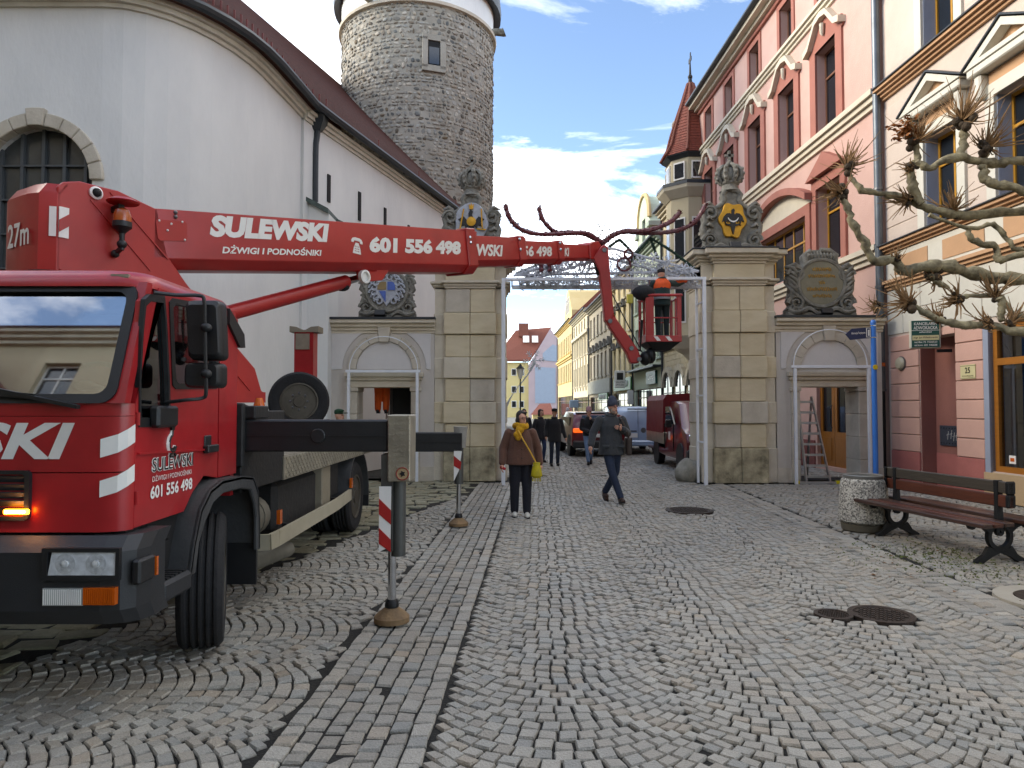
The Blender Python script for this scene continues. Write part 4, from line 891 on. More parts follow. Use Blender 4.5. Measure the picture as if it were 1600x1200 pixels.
for xx in (W * .25, W * .72): MB().bb(xx - .5, xx + .5, 3.2, 4.2, 12, 15.2).build('chimney', m_rtile, t)
# grey house with triangles
t, W, mt, xs = rowhouse('grey beige house with a row of dark triangle ornaments and dark shop', 50.7, 62.4, 10.2, '#a39a86', ((4.1, 6.0), (7.6, 9.3)), 6, .95, shop=2.5, roof=3.8, trim='#8e8775')
tri_row(t, W, 6.3, 6, m_orn, .7); B('shop_fascia', mat('fascia_grey', '#8b8a7c', .7), t, .1, W - .1, -.2, 0, 2.75, 3.8)
sg = B('shop_sign', MATS['leaf_green'], t, W - 4.6, W - .6, -.3, -.2, 2.2, 2.7); script_line(m_letter, sg, W - 4.0, W - 1.4, -.32, 2.3, .28)
# ivory house
t, W, mt, xs = rowhouse('ivory house with slim windows between the grey and the yellow house', 62.5, 74.8, 10.6, '#c6bca0', ((3.7, 5.6), (6.6, 8.4), (8.9, 10.0)), 6, .9, shop=2.6, roof=4, trim='#b5ad98'); band(t, 'string_course', mt, W, 8.45, 8.75, .25)
for i in range(7): B('pilaster', mt, t, W * i / 6 - .12 if i else 0, W * i / 6 + .12 if i < 6 else W, -.1, .02, 3.2, 8.45)
# yellow house
t, W, mt, xs = rowhouse('bright yellow sunlit house with tall gable near the street bend', 74.9, 92, 11.2, '#c4b284', ((4.6, 6.6), (7.8, 9.8)), 9, .95, col2='#b7a06c', shop=2.9, roof=4.6, trim='#c2a768')
MB().prism([(W - 8.2, 11.2), (W - .3, 11.2), (W - .3, 12.2), (W - 2.2, 13.8), (W - 3, 14.6), (W - 4.2, 15.0), (W - 5.4, 14.6), (W - 6.2, 13.8), (W - 8.2, 12.2)], -.1, 6, fXZ).build('gable', MATS['render_c4b284'], t); band(t, 'string_course', mt, W, 7.0, 7.4, .3, steps=2)
for x in (W - 5.4, W - 4.2, W - 3.0): window(t, x - .4, x + .4, 12.2, 14, dep=-.13)
# last house at the bend: gable wall faces the square
m_lil = mat('lilac_render', '#b7a3a6', .88, var=.06, scale=.6, bump=.2); m_ylw = mat('pale_yellow_render', '#cdbb84', .88, var=.06, scale=.6, bump=.2); m_lb = mat('pale_blue_panel', '#98a4b4', .88, var=.05)
t = thing('end_house', 'lilac gabled house with red roof and pale yellow front closing the street', 'house', (0, 112, 0))
def A(u, v, y=112): p = at(u, v, y); return (p.x, p.z)
MB().prism([A(826, 660), A(872, 660), A(872, 530), A(860, 513), A(826, 570)], 112, 118, fXZ).build('gable_wall', m_lil, t, world=True)
MB().prism([A(836, 630), A(868, 630), A(868, 575), A(836, 573)], 111.9, 112, fXZ).build('blue_panel', m_lb, t, world=True); MB().prism([A(848, 563), A(870, 565), A(870, 541), A(864, 538), A(848, 552)], 111.9, 112, fXZ).build('blue_panel', m_lb, t, world=True)
MB().prism([A(770, 660), A(826, 660), A(826, 566), A(770, 566)], 112.3, 118, fXZ).build('front_wall', m_ylw, t, world=True)
a0, a1, a2, a3 = at(770, 562, 111.6), at(828, 562, 111.6), at(862, 511, 116), at(806, 516, 116); MB().add([a0, a1, a2, a3, a0 + Vector((0, 0, -.3)), a1 + Vector((0, 0, -.3)), a2 + Vector((0, 3, -.3)), a3 + Vector((0, 3, -.3))], [(0, 1, 2, 3), (4, 5, 1, 0), (5, 6, 2, 1), (7, 4, 0, 3), (6, 7, 3, 2)]).build('roof', m_rtile, t, world=True)
for u in (822, 836):
    p = at(u, 530, 113.8); MB().box(p, (1.0, .12, 1.5), Matrix.Rotation(-.7, 3, 'X')).build('skylight', m_letter, t, world=True)
p = at(818, 516, 115); MB().box(p, (1.6, 1.2, 2.2)).build('chimney', m_rtile, t, world=True)
for u, v in ((803, 582), (815, 582), (803, 609), (815, 609), (803, 632), (815, 632)):
    p, q = at(u - 4, v - 6, 112.25), at(u + 4, v + 5, 112.25); o = MB().bb(p.x, q.x, 112.2, 112.3, q.z, p.z).build('window', m_frw, t, world=True); MB().bb(p.x + .1, q.x - .1, 112.15, 112.22, q.z + .1, p.z - .1).build('pane', m_glassw, o, world=True)
t = thing('kiosk', 'low kiosk with a red tiled roof far down the street', 'kiosk', (5, 96, 0)); k0, k1, k2, k3 = at(829, 648, 96), at(866, 648, 96), at(860, 630, 99), at(843, 631, 99)
MB().add([k0, k1, k2, k3], [(0, 1, 2, 3)]).build('roof', m_rtile, t, world=True); MB().bb(k0.x + .3, k1.x - .2, 96.4, 99, 0, k0.z + .1).build('walls', m_ylw, t, world=True)
# houses on the left side of the street (behind the tower) and round the square: the unseen left ones are added to shade the place, the last shows in the glass
m_bw = mat('square_house_render', '#b5a88c', .88, var=.07, scale=.7, bump=.2)
def plainhouse(name, label, loc, ang, W, H, D, zr, nw):
    op = []
    for z0, z1 in zr:
        for i in range(nw): x = W * (i + .5) / nw; op.append((x - .55, x + .55, z0, z1))
    t = house(name, label, loc, ang, W, H, D, m_bw, op, group='houses around the square'); hroof(t, W, D, H, 4.5, m_rtile, front=.5); band(t, 'eaves_cornice', m_crm, W, H - .4, H, .4, steps=3)
    band(t, 'string_course', m_crm, W, 4.2, 4.5, .2); return t
plainhouse('street_house', 'beige house on the left of the street, hidden behind the tower', (-1.9, 31, 0), pi / 2, 30, 11, 9, ((5, 7), (8.5, 10.5)), 8)
plainhouse('square_house', 'beige house left of the church, outside the picture', (-11.5, -12, 0), pi / 2, 24.5, 9, 9, ((1, 3), (5, 7)), 7)
plainhouse('square_house', 'beige house behind the camera, mirrored in the truck windscreen', (9, -9, 0), pi, 30, 14.5, 9, ((1, 3), (5, 7), (8.5, 10.5), (11.8, 13.4)), 10)

street = tag(MB().add([(-14, 31.4, -.012), (14, 31.4, -.012), (14, 160, -.012), (-14, 160, -.012)], [(0, 1, 2, 3)]).build('street', mat('far_cobbles', '#74746f', .8, var=.3, scale=6, bump=.6, bscale=9, stretch=(1, .6, 1))), kind='structure')
# ================================================================ truck with boom
truck = thing('crane_truck', 'red boom lift truck parked at left with its telescopic boom over the gate', 'truck', (-3.2, 6.5, 0))
def tp(name, m, fn, parent=None, **k):
    b = MB(); fn(b); return b.build(name, m, parent or truck, world=True, **k)
def tb(name, m, x0, x1, y0, y1, z0, z1, parent=None, **k): return MB().bb(x0, x1, y0, y1, z0, z1).build(name, m, parent or truck, world=True, **k)
XS, XL = -2.05, -4.35; XC = (XS + XL) / 2
def mirx(x): return 2 * XC - x
def sd(u, v): p = onx(u, v, XS); return (p.y, p.z)
# --- cab: lower front wraps round the corners
fp = [(XS, 3.80), (XS - .015, 3.755), (XS - .05, 3.725), (XS - .13, 3.70)]; fp = fp + [(mirx(x), y) for x, y in fp[::-1]]
def front(b, z0, z1, dy=0, th=.05):
    n = len(fp); vs = []
    for z in (z0, z1):
        vs += [(x, y + dy, z) for x, y in fp] + [(x + (.04 if x < XC else -.04), y + dy + th, z) for x, y in fp]
    fs = []
    for i in range(n - 1):
        fs += [(i, i + 1, 2 * n + i + 1, 2 * n + i), (n + i, 3 * n + i, 3 * n + i + 1, n + i + 1), (2 * n + i, 2 * n + i + 1, 3 * n + i + 1, 3 * n + i), (i, n + i, n + i + 1, i + 1)]
    fs += [(0, 2 * n, 3 * n, n), (n - 1, 2 * n - 1, 4 * n - 1, 3 * n - 1)]; b.add(vs, fs)
cab = tp('cab_front', m_red, lambda b: (front(b, .99, 1.30), front(b, 1.306, 1.6)), smooth=True)
tp('cab_scuttle', m_red, lambda b: front(b, 1.603, 1.67, .006), smooth=True)
# windscreen surround (leaning) and glass
z0, z1, y0, y1 = 1.67, 2.36, 3.70, 3.94
def fW(a, z, d): return (a, y0 + (y1 - y0) * (z - z0) / (z1 - z0) + d, z)
wh = [(x, z) for x, z in rrect(XL + .1, XS - .075, z0 + .02, z1 - .03, .07)]
tp('windscreen_frame', m_red, lambda b: b.plate([(XL + .005, z0), (XS - .005, z0), (XS - .02, z1), (XL + .02, z1)], 0, .06, fW, [wh]))
wg = tp('windscreen', m_screen, lambda b: b.plate(rrect(XL + .09, XS - .07, z0 + .01, z1 - .02, .07), .02, .026, fW))
tp('windscreen_seal', m_black, lambda b: b.plate(rrect(XL + .07, XS - .055, z0 - .0, z1 - .012, .08), -.012, .03, fW, [rrect(XL + .13, XS - .11, z0 + .05, z1 - .06, .06)]), wg)
for xx in (-2.62, -3.5): tp('wiper', m_black, lambda b: (b.bar(fW(xx + .35, z0 - .02, -.04), fW(xx - .2, z0 + .09, -.03), .03, .02), b.bar(fW(xx + .1, z0 + .035, -.035), fW(xx - .65, z0 + .1, -.03), .014, .03)))
# roof
def rr3(i, z): return [(x, y, z) for x, y in rrect(XL + i, XS - i, 3.9 + i * 1.0, 5.2 - i, .16)]
tp('cab_roof', m_red, lambda b: b.loft([rr3(0, 2.33), rr3(.005, 2.37), rr3(.04, 2.415), rr3(.11, 2.44), rr3(.3, 2.455)]), smooth=True, ang=50)
p = at(193, 433, 3.96); tp('roof_plate', m_alu, lambda b: b.box((p.x, p.y - .03, p.z), (.1, .02, .02)))
tp('cab_rear_wall', m_red, lambda b: b.bb(XL + .02, XS - .02, 5.14, 5.2, 1.0, 2.36))
# doors with two windows each
dout = [(3.805, .995)] + [sd(287, 799), sd(300, 770), sd(318, 743)] + [(4.87, 1.16), (4.87, 2.34), (4.03, 2.34), (3.80, 1.68)]
q1 = [sd(u, v) for u, v in ((226, 470), (234, 462), (256, 465), (259, 500), (264, 600), (265, 664), (217, 664), (217, 600), (221, 520))]
q2 = [sd(u, v) for u, v in ((265, 474), (270, 468), (338, 480), (340, 486), (340, 602), (336, 606), (275, 606), (270, 600))]
for X, s in ((XS, 1), (XL, -1)):
    f = lambda a, z, d: (X - s * d, a, z)
    d = tp('door', m_red, lambda b: b.plate(dout, 0, .05, f, [q1, q2]))
    tp('window_glass', m_glass, lambda b: (b.plate(q1, .02, .026, f), b.plate(q2, .02, .026, f)), d)
    for q in (q1, q2):
        c = Vector(np.mean(np.array(q), 0)); inn = [tuple(c + (Vector(p) - c) * .9) for p in q]; outq = [tuple(c + (Vector(p) - c) * 1.03) for p in q]
        tp('window_seal', m_black, lambda b: b.plate(outq, -.006, .02, f, [inn]), d)
    tp('door_handle', m_black, lambda b: (b.box((X + s * .02, 4.72, 1.37), (.04, .17, .05)), b.box((X + s * .004, 4.7, 1.4), (.012, .1, .12))), d, bevel=.008)
    tp('rear_side_panel', m_red, lambda b: b.plate([(4.885, 1.16), (5.2, 1.16), (5.2, 2.30), (5.1, 2.34), (4.885, 2.34)], 0, .05, f))
    tp('door_gap', m_dark, lambda b: b.plate([(3.82, 1.0), (4.6, 1.0), (4.78, 1.18), (5.1, 1.18), (5.1, 1.5), (3.84, 1.5)], .06, .08, f))
tp('air_deflector', m_black, lambda b: b.prism([(5.0, 2.36), (5.28, 2.2), (5.3, 2.1), (5.2, 2.1), (5.0, 2.25)], XS + .02, XS - .06, fYZ))
# interior
tp('cab_floor', m_dark, lambda b: b.bb(XL + .06, XS - .06, 3.8, 5.13, 1.02, 1.08))
tp('dashboard', m_black, lambda b: b.prism([(3.76, 1.1), (4.1, 1.1), (4.12, 1.5), (3.98, 1.66), (3.76, 1.64)], XL + .08, XS - .08, fYZ))
for x in (-2.55, -3.7):
    st = tp('seat', mat('seat_grey', '#3f4144', .85, var=.2), lambda b: (b.box((x, 4.75, 1.4), (.5, .5, .16)), b.box((x, 5.0, 1.72), (.48, .13, .6), Matrix.Rotation(-.18, 3, 'X'))), bevel=.04); tp('headrest', m_black, lambda b: b.box((x, 5.03, 2.12), (.27, .1, .2)), st, bevel=.03)
tp('steering_wheel', m_black, lambda b: (b.tube([(-2.55 + .22 * cos(a), 4.22 + .08 * sin(a), 1.72 + .2 * sin(a)) for a in [2 * pi * k / 20 for k in range(21)]], .016, 6), b.bar((-2.55, 4.22, 1.72), (-2.55, 4.05, 1.5), .05, .05), b.bar((-2.76, 4.22, 1.72), (-2.34, 4.22, 1.72), .03, .03)))
pp = at(134, 603, 3.86); tp('glove', m_white, lambda b: (b.ell(pp, (.06, .05, .03)), b.ell(pp + Vector((.05, 0, -.01)), (.05, .04, .02))))
# --- bumper, lamps, grille
bp_ = [(-1.95, 3.95), (-1.95, 3.8), (-1.975, 3.7), (-2.03, 3.645), (-2.12, 3.62)]; bp_ = bp_ + [(mirx(x), y) for x, y in bp_[::-1]]
def bump(b, z0, z1, k0=0, k1=0):
    n = len(bp_); A = [(x, y + k0, z0) for x, y in bp_]; C = [(x, y + k1, z1) for x, y in bp_]; D = [(x, 4.0, z0) for x, y in bp_]; E = [(x, 4.0, z1) for x, y in bp_]
    for i in range(n - 1): b.add([A[i], A[i + 1], C[i + 1], C[i], D[i], D[i + 1], E[i + 1], E[i]], [(0, 1, 2, 3), (3, 2, 6, 7), (0, 4, 5, 1)])
m_bump = mat('bumper_grey', '#26282b', .5, var=.15, scale=4, bump=.08, bscale=150)
tp('bumper', m_bump, lambda b: (bump(b, .52, .60, .05, 0), bump(b, .60, .9, 0, 0), bump(b, .9, .975, 0, .07)), smooth=True, ang=30)
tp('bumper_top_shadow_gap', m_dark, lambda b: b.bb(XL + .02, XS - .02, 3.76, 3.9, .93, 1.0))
def frontrect(u0, v0, u1, v1, y): a, c = at(u0, v0, y), at(u1, v1, y); return a.x, c.x, c.z, a.z
x0, x1, z0_, z1_ = frontrect(78, 862, 183, 898, 3.62)
for s in (0, 1):
    xa, xb = (x0, x1) if not s else (mirx(x1), mirx(x0))
    h = tp('headlight', mat('lamp_reflector', '#c9ced2', .2, .0, var=.25, scale=18, coat=.5), lambda b: b.plate([(xa, z0_), (xb, z0_), (xb, z1_), (xa + .02, z1_)], 3.606, 3.63, fXZ))
    tp('lamp_surround', m_black, lambda b: b.plate(rect(xa - .03, xb + .02, z0_ - .025, z1_ + .02), 3.6, 3.625, fXZ, [rect(xa, xb, z0_, z1_)]), h)
    for k, xx in enumerate((xa + .09, xb - .1)): tp('bulb_bowl', mat('bowl_silver', '#d8dde0', .12, .35, var=.3, scale=40), lambda b: (b.lathe([(.052, .0), (.045, -.012), (.02, -.02), (.018, .008), (.001, .012)], (xx, 3.603, (z0_ + z1_) / 2), 16, Matrix.Rotation(pi / 2, 3, 'X'))), h, smooth=True)
    c0, c1, c2, c3 = frontrect(68, 919, 130, 946, 3.615); xa, xb = (c0, c1) if not s else (mirx(c1), mirx(c0)); l = tp('fog_lamp', mat('ribbed_white_lens', '#9a9c9a', .3, var=.1), lambda b: b.bb(xa, xb, 3.607, 3.63, c2, c3)); tp('lens_ribs', m_white, lambda b: [b.bb(xa + .004 + k * .0105, xa + .009 + k * .0105, 3.603, 3.608, c2 + .005, c3 - .005) for k in range(19)], l)
    c0, c1, c2, c3 = frontrect(131, 918, 180, 945, 3.615); xa, xb = (c0, c1) if not s else (mirx(c1), mirx(c0)); l = tp('indicator', m_amber, lambda b: b.bb(xa, xb, 3.607, 3.64, c2, c3)); tp('lens_ribs', m_amber, lambda b: [b.bb(xa + .004 + k * .0105, xa + .009 + k * .0105, 3.603, 3.608, c2 + .005, c3 - .005) for k in range(15)], l)
    xx = -1.955 if not s else mirx(-1.955); tp('corner_lamp', m_black, lambda b: b.box((xx, 3.73, .79), (.05, .16, .13)), bevel=.012); tp('side_marker', m_amber, lambda b: b.box((xx + (.02 if not s else -.02), 3.82, .79), (.02, .02, .1)))
g0, g1, g2, g3 = frontrect(-420, 735, 47, 813, 3.69); g0 = mirx(g1)
gr = tp('grille', m_black, lambda b: b.plate(rrect(g0, g1, g2, g3, .025), 3.675, 3.70, fXZ, [rrect(g0 + .025, g1 - .025, g2 + .02, g3 - .02, .015)]))
for k in range(5): z = g2 + .035 + k * (g3 - g2 - .05) / 5; tp('slat', m_bump, lambda b: b.box((XC, 3.692, z + .012), (g1 - g0 - .05, .012, .034), Matrix.Rotation(.4, 3, 'X')), gr)
for s in (0, 1):
    l0, l1, l2, l3 = frontrect(5, 796, 44, 804, 3.66); xa, xb = (l0, l1) if not s else (mirx(l1), mirx(l0))
    w = tp('warning_light', mat('amber_led', '#ff9020', .4, emit=9), lambda b: b.bb(xa, xb, 3.655, 3.676, l2, l3), bevel=.006); tp('led_core', mat('led_white', '#fff2d8', .4, emit=14), lambda b: b.bb(xa + .015, xb - .015, 3.65, 3.656, l2 + .008, l3 - .008), w)
# front lettering and corner stripes
xr = at(117, 700, 3.7).x; xl = mirx(xr) + .02; za, zb = at(60, 718, 3.7).z, at(60, 660, 3.7).z
text('SULEWSKI', m_letter, truck, (xl, 3.70, za), (1, 0, 0), (0, 0, 1), w=xr - xl, h=zb - za, shear=.28, bold=.035, world=True)
for poly in (((162, 686), (203, 663), (203, 692), (162, 715)), ((161, 751), (203, 727), (203, 754), (161, 777))):
    for s in (0, 1):
        n = 7; top = []; bot = []
        for k in range(n):
            f = k / (n - 1); u = poly[0][0] + (poly[1][0] - poly[0][0]) * f
            # follow the rounded corner
            i = f * 3; j = min(int(i), 2); w_ = i - j; cpts = [(XS - .13, 3.70), (XS - .05, 3.725), (XS - .015, 3.755), (XS, 3.80)]
            x = cpts[j][0] * (1 - w_) + cpts[j + 1][0] * w_; y = cpts[j][1] * (1 - w_) + cpts[j + 1][1] * w_; x += .004; y -= .004
            t_ = at(poly[0][0], poly[0][1] + (poly[1][1] - poly[0][1]) * f, 3.71).z; b_ = at(poly[0][0], poly[3][1] + (poly[2][1] - poly[3][1]) * f, 3.71).z
            if s: x = mirx(x)
            top.append((x, y, t_)); bot.append((x, y, b_))
        tp('reflective_stripe', m_letter, lambda b: [b.add([bot[k], bot[k + 1], top[k + 1], top[k]], [(0, 1, 2, 3)]) for k in range(n - 1)])
# door lettering with a hook emblem
def dtext(s, u0, v0, u1, h_px, **k):
    a, c = onx(u0, v0, XS), onx(u1, v0 - (u1 - u0) * .0, XS); hh = h_px / FPX * (a.y + c.y) / 2
    return text(s, k.pop('m', m_letter), truck, (XS, a.y, a.z - .0), (0, 1, 0), (0, 0, 1), w=c.y - a.y, h=hh, world=True, **k)
a = onx(236, 739, XS); c = onx(301, 732, XS); w_ = c.y - a.y; zz = a.z
text('SULEWSKI', m_letter, truck, (XS, a.y, zz), (0, 1, 0), (0, 0, 1), w=w_, h=.085, bold=.06, world=True, off=.003); text('SULEWSKI', mat('print_dark', '#141414', .5), truck, (XS, a.y + .006, zz + .004), (0, 1, 0), (0, 0, 1), w=w_ - .012, h=.077, bold=.0, world=True, off=.006)
text('DŹWIGI I PODNOŚNIKI', m_letter, truck, (XS, a.y + .01, zz - .052), (0, 1, 0), (0, 0, 1), w=w_ * .93, h=.04, world=True); text('601 556 498', m_letter, truck, (XS, a.y - .01, zz - .15), (0, 1, 0), (0, 0, 1), w=w_ * 1.0, h=.075, bold=.03, world=True)
hc = onx(267, 693, XS); hk = [(hc.y + .042 * cos(radians(q)), hc.z + .05 * sin(radians(q))) for q in range(100, 341, 20)]
def hook(b, r, d):
    b.tube([(XS + d, y, z) for y, z in [(hc.y + .004, hc.z + .085)] + hk], [(r * .5, r * .5)] + [(r, r)] * len(hk), 6); b.bb(XS, XS + d + .004, hc.y - .018, hc.y + .018, hc.z + .08, hc.z + .12)
    b.bar((XS + d, hc.y - .03, hc.z - .075), (XS + d, hc.y + .03, hc.z - .02), .008, .012); b.bar((XS + d, hc.y + .04, hc.z - .075), (XS + d, hc.y - .01, hc.z - .03), .008, .012)
tp('hook_emblem', m_letter, lambda b: hook(b, .016, .0)); tp('hook_emblem_core', MATS['print_dark'], lambda b: hook(b, .008, .011))
tp('door_crease', m_red, lambda b: b.bar((XS + .001, 3.82, 1.395), (XS + .001, 4.86, 1.36), .012, .03, (1, 0, 0)))
for z in (1.12, 1.55): tp('door_hinge', m_red, lambda b: b.tube([(XS + .006, 3.815, z), (XS + .006, 3.815, z + .07)], .012, 8))
for k in range(3): tp('hydraulic_hose', m_rubber, lambda b: b.tube(smoothpts([(-2.25 - .06 * k, 5.7, 1.62), (-2.15 - .03 * k, 5.9, 1.35 + .05 * k), (-2.2, 6.2, 1.5 - .08 * k), (-2.4, 6.6, 1.55)], 6), .016, 7), smooth=True)
# mirrors
def M_(u, v, Y=4.1): return at(u, v, Y)
ma = tp('mirror_arm', m_black, lambda b: b.tube(smoothpts([onx(240, 457, XS + .02), M_(275, 461, 4.02), M_(312, 462), M_(319, 470), M_(320, 500), M_(321, 560), M_(322, 612), M_(316, 622), M_(290, 625, 4.05), onx(258, 629, XS + .02)], 4), .011, 8), smooth=True)
def mir(b, u0, v0, u1, v1, th, sk): 
    a, c = M_(u0, v0, 4.12), M_(u1, v1, 4.12); pl = rrect(a.x, c.x, c.z, a.z, .035); b.loft([[(x + sk * (z - c.z), y, z) for x, z in [(cx_ + (x - cx_) * k, cz_ + (z - cz_) * k) for x, z in pl]] for cx_, cz_ in (((a.x + c.x) / 2, (a.z + c.z) / 2),) for y, k in ((4.13, .82), (4.15, .96), (4.18, 1), (4.24, 1), (4.245, .95))])
tp('mirror', m_black, lambda b: mir(b, 291, 467, 345, 562, .1, -.06), ma, smooth=True); tp('mirror', m_black, lambda b: mir(b, 284, 566, 342, 606, .1, 0), ma, smooth=True)
for v in (512, 584): q = M_(322, v, 4.1); tp('clamp', m_black, lambda b: b.ell(q, (.035, .03, .028), 10, 7), ma, smooth=True)
c0 = onx(232, 652, XS); tp('door_marker_box', m_black, lambda b: b.bb(XS, XS + .06, c0.y - .0, c0.y + .24, c0.z - .06, c0.z + .065), bevel=.015)
# --- wheels
def wheel(parent, c, R, w, steer=0, dual=False, out=1):
    rot = Matrix.Rotation(steer, 3, 'Z') @ Matrix.Rotation(out * pi / 2, 3, 'Y')
    t = MB(); pr = [(R * .6, -w * .42), (R * .72, -w * .5), (R * .93, -w * .48), (R * .985, -w * .40), (R, -w * .36)]
    for k in (-.24, -.08, .08, .24): pr += [(R, k * w - .008 - .03 * w), (R - .014, k * w - .006), (R - .014, k * w + .006), (R, k * w + .008 + .03 * w)]
    pr += [(R, w * .36), (R * .985, w * .4), (R * .93, w * .48), (R * .72, w * .5), (R * .6, w * .42)]
    t.lathe(pr, c, 48, rot, close=True); o = t.build('wheel', m_rubber, parent, world=True, smooth=True, ang=30)
    r = MB(); r.lathe([(R * .62, w * .4), (R * .63, w * .47), (R * .58, w * .48), (R * .54, w * .2), (R * .42, w * .12), (R * .36, w * .32), (R * .2, w * .36), (R * .18, w * .46), (.001, w * .46)], c, 28, rot)
    r.lathe([(R * .62, -w * .4), (.001, -w * .38)], c, 20, rot); ro = r.build('rim', mat('dirty_rim', '#5b564c', .6, .4, scale=9, col2='#3a332a', mix=.7), o, world=True, smooth=True)
    bm_ = MB()
    for k in range(8): a = 2 * pi * k / 8; bm_.ell(Vector(c) + rot @ Vector((R * .28 * cos(a), R * .28 * sin(a), w * .36)), .02, 6, 5)
    tag(bm_.build('wheel_nuts', m_steel, o, world=True), kind='stuff'); return o
wheel(truck, (-2.15, 4.9, .455), .455, .29, steer=.36); wheel(truck, (mirx(-2.15), 4.9, .455), .455, .29, .36, out=-1)
RY = 9.35
for x in (-2.2, -2.5): wheel(truck, (x, RY, .46), .46, .26)
for x in (-2.2, -2.5): wheel(truck, (mirx(x), RY, .46), .46, .26, out=-1)
sp = wheel(truck, (at(467, 623, 8.8).x, 8.8, 1.72), .37, .25, steer=-1.25); sp['label'] = 'spare wheel with rusty rim standing on the deck'
# --- mudguards
def arch(b, pts, xa, xb, th=.025):
    o = [(y, z) for y, z in pts]; c = Vector((sum(p[0] for p in o) / len(o), min(p[1] for p in o))); inn = [tuple(Vector(p) + (c - Vector(p)).normalized() * th) for p in o]
    b.prism(o + inn[::-1], xa, xb, fYZ)
m_mud = mat('mudguard_grey', '#3c3d3e', .6, var=.25, scale=4, bump=.15, bscale=40)
for s in (0, 1):
    xa, xb = (-2.36, -1.96) if not s else (mirx(-2.36), mirx(-1.96))
    fpts = [(4.28, .62), (4.33, .8), (4.42, 1.0), (4.56, 1.11), (4.75, 1.155), (5.1, 1.15), (5.32, 1.12), (5.42, 1.0), (5.46, .8), (5.47, .55)]
    tp('front_mudguard', m_mud, lambda b: arch(b, fpts, xa, xb), smooth=True, ang=50)
    tp('mudguard_lip', m_mud, lambda b: b.prism([(y, z) for y, z in fpts] + [(y + (4.93 - y) * .13, z - (.09 if z > .9 else .0)) for y, z in fpts[::-1]], xb - .03 if not s else xb, xb if not s else xb + .03, fYZ), bevel=.008)
    tp('mud_flap', m_black, lambda b: b.bb(min(xa, xb) + .02, max(xa, xb) - .02, 5.44, 5.47, .28, .6))
    xs_ = (-2.3, -1.95) if not s else (mirx(-2.3), mirx(-1.95)); stp = tp('cab_step', m_bump, lambda b: (b.bb(*xs_, 3.95, 4.3, .54, .66)), bevel=.02); tp('step_tread', m_black, lambda b: [b.bb(min(xs_) + .03, max(xs_) - .02, 3.97 + .05 * k, 4.0 + .05 * k, .66, .672) for k in range(6)], stp)
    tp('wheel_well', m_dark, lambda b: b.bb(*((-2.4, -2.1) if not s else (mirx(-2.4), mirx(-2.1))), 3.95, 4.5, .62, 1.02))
    rp_ = [(RY + .62 * cos(radians(a)), .46 + .62 * sin(radians(a))) for a in range(-5, 186, 12)]; xa2, xb2 = (-2.68, -2.04) if not s else (mirx(-2.68), mirx(-2.04))
    tp('rear_mudguard', m_mud, lambda b: arch(b, rp_, xa2, xb2), smooth=True, ang=50); tp('mud_flap', m_black, lambda b: b.bb(min(xa2, xb2), max(xa2, xb2), RY + .6, RY + .63, .25, .6))
# --- chassis, deck, boxes
m_chas = mat('chassis_black', '#1d1d1d', .7, var=.3, scale=6, bump=.2)
tp('chassis_rails', m_chas, lambda b: [b.bb(XC + s * .42 - .05, XC + s * .42 + .05, 3.9, 11.0, .72, .98) for s in (-1, 1)]); tp('axles', m_chas, lambda b: [b.tube([(XL + .25, y, .46), (XS - .25, y, .46)], .1, 10) for y in (4.93, RY)] + [b.ell((XC, RY, .46), .22)])
dk = tb('deck', m_alu, XL + .05, XS - .02, 6.2, 11.0, 1.16, 1.21); tp('deck_edge', m_alu, lambda b: [b.bb(x - .012, x + .012, 6.25, 11.0, 1.0, 1.205) for x in (XS - .0, XL + .04)], dk)
def treads(b, o, ex, ez, nx, nz, px, pz, n_):
    o, ex, ez, n_ = map(Vector, (o, ex, ez, n_)); R = Matrix((ex, ez, n_)).transposed()
    for i in range(nx):
        for j in range(nz):
            s = 1 if (i + j) % 2 else -1; b.box(o + ex * (i + .5) * px + ez * (j + .5) * pz + n_ * .002, (px * .85, pz * .28, .005), R @ Matrix.Rotation(s * .8, 3, 'Z'))
tag(tp('tread_pattern', m_alu, lambda b: treads(b, (XS + .012, 6.3, 1.005), (0, 1, 0), (0, 0, 1), 90, 5, .05, .04, (1, 0, 0)), dk), kind='stuff')
tp('fuel_tank', m_chas, lambda b: b.bb(-2.62, -2.12, 6.3, 7.6, .5, .98), bevel=.05); tp('tool_box', mat('box_beige', '#8a8270', .6, var=.2, scale=4), lambda b: b.bb(-2.62, -2.1, 7.75, 8.1, .45, .98), bevel=.01); tp('battery_box', m_chas, lambda b: b.bb(-2.6, -2.14, 8.15, 8.6, .6, .98))
tp('air_filter', mat('dusty_steel', '#6d6a60', .7, .3, var=.2, scale=5), lambda b: (b.tube([(-2.25, 5.6, .72), (-2.25, 6.05, .72)], .17, 20), b.tube([(-2.25, 5.75, .72), (-2.25, 5.78, .72)], .178, 20), b.tube([(-2.25, 5.9, .72), (-2.25, 5.93, .72)], .178, 20)), smooth=True, ang=40)
tp('exhaust', MATS['dusty_steel'], lambda b: b.tube([(-2.5, 5.5, .34), (-2.2, 5.9, .34), (-2.08, 6.5, .34)], .075, 14), smooth=True, ang=40)
def side_rail(b):
    pl = [onx(427, 836, -2.0), onx(470, 823, -2.0), onx(562, 776, -2.0)]; pts = [(-2.12, pl[0].y - .02, .52), (-2.03, pl[0].y, .52), (-2.0, pl[0].y + .12, .53), (-2.0, 8.0, .54), (-2.02, 8.75, .56)]
    for i in range(len(pts) - 1): b.bar(pts[i], pts[i + 1], .035, .13, (0, 0, 1))
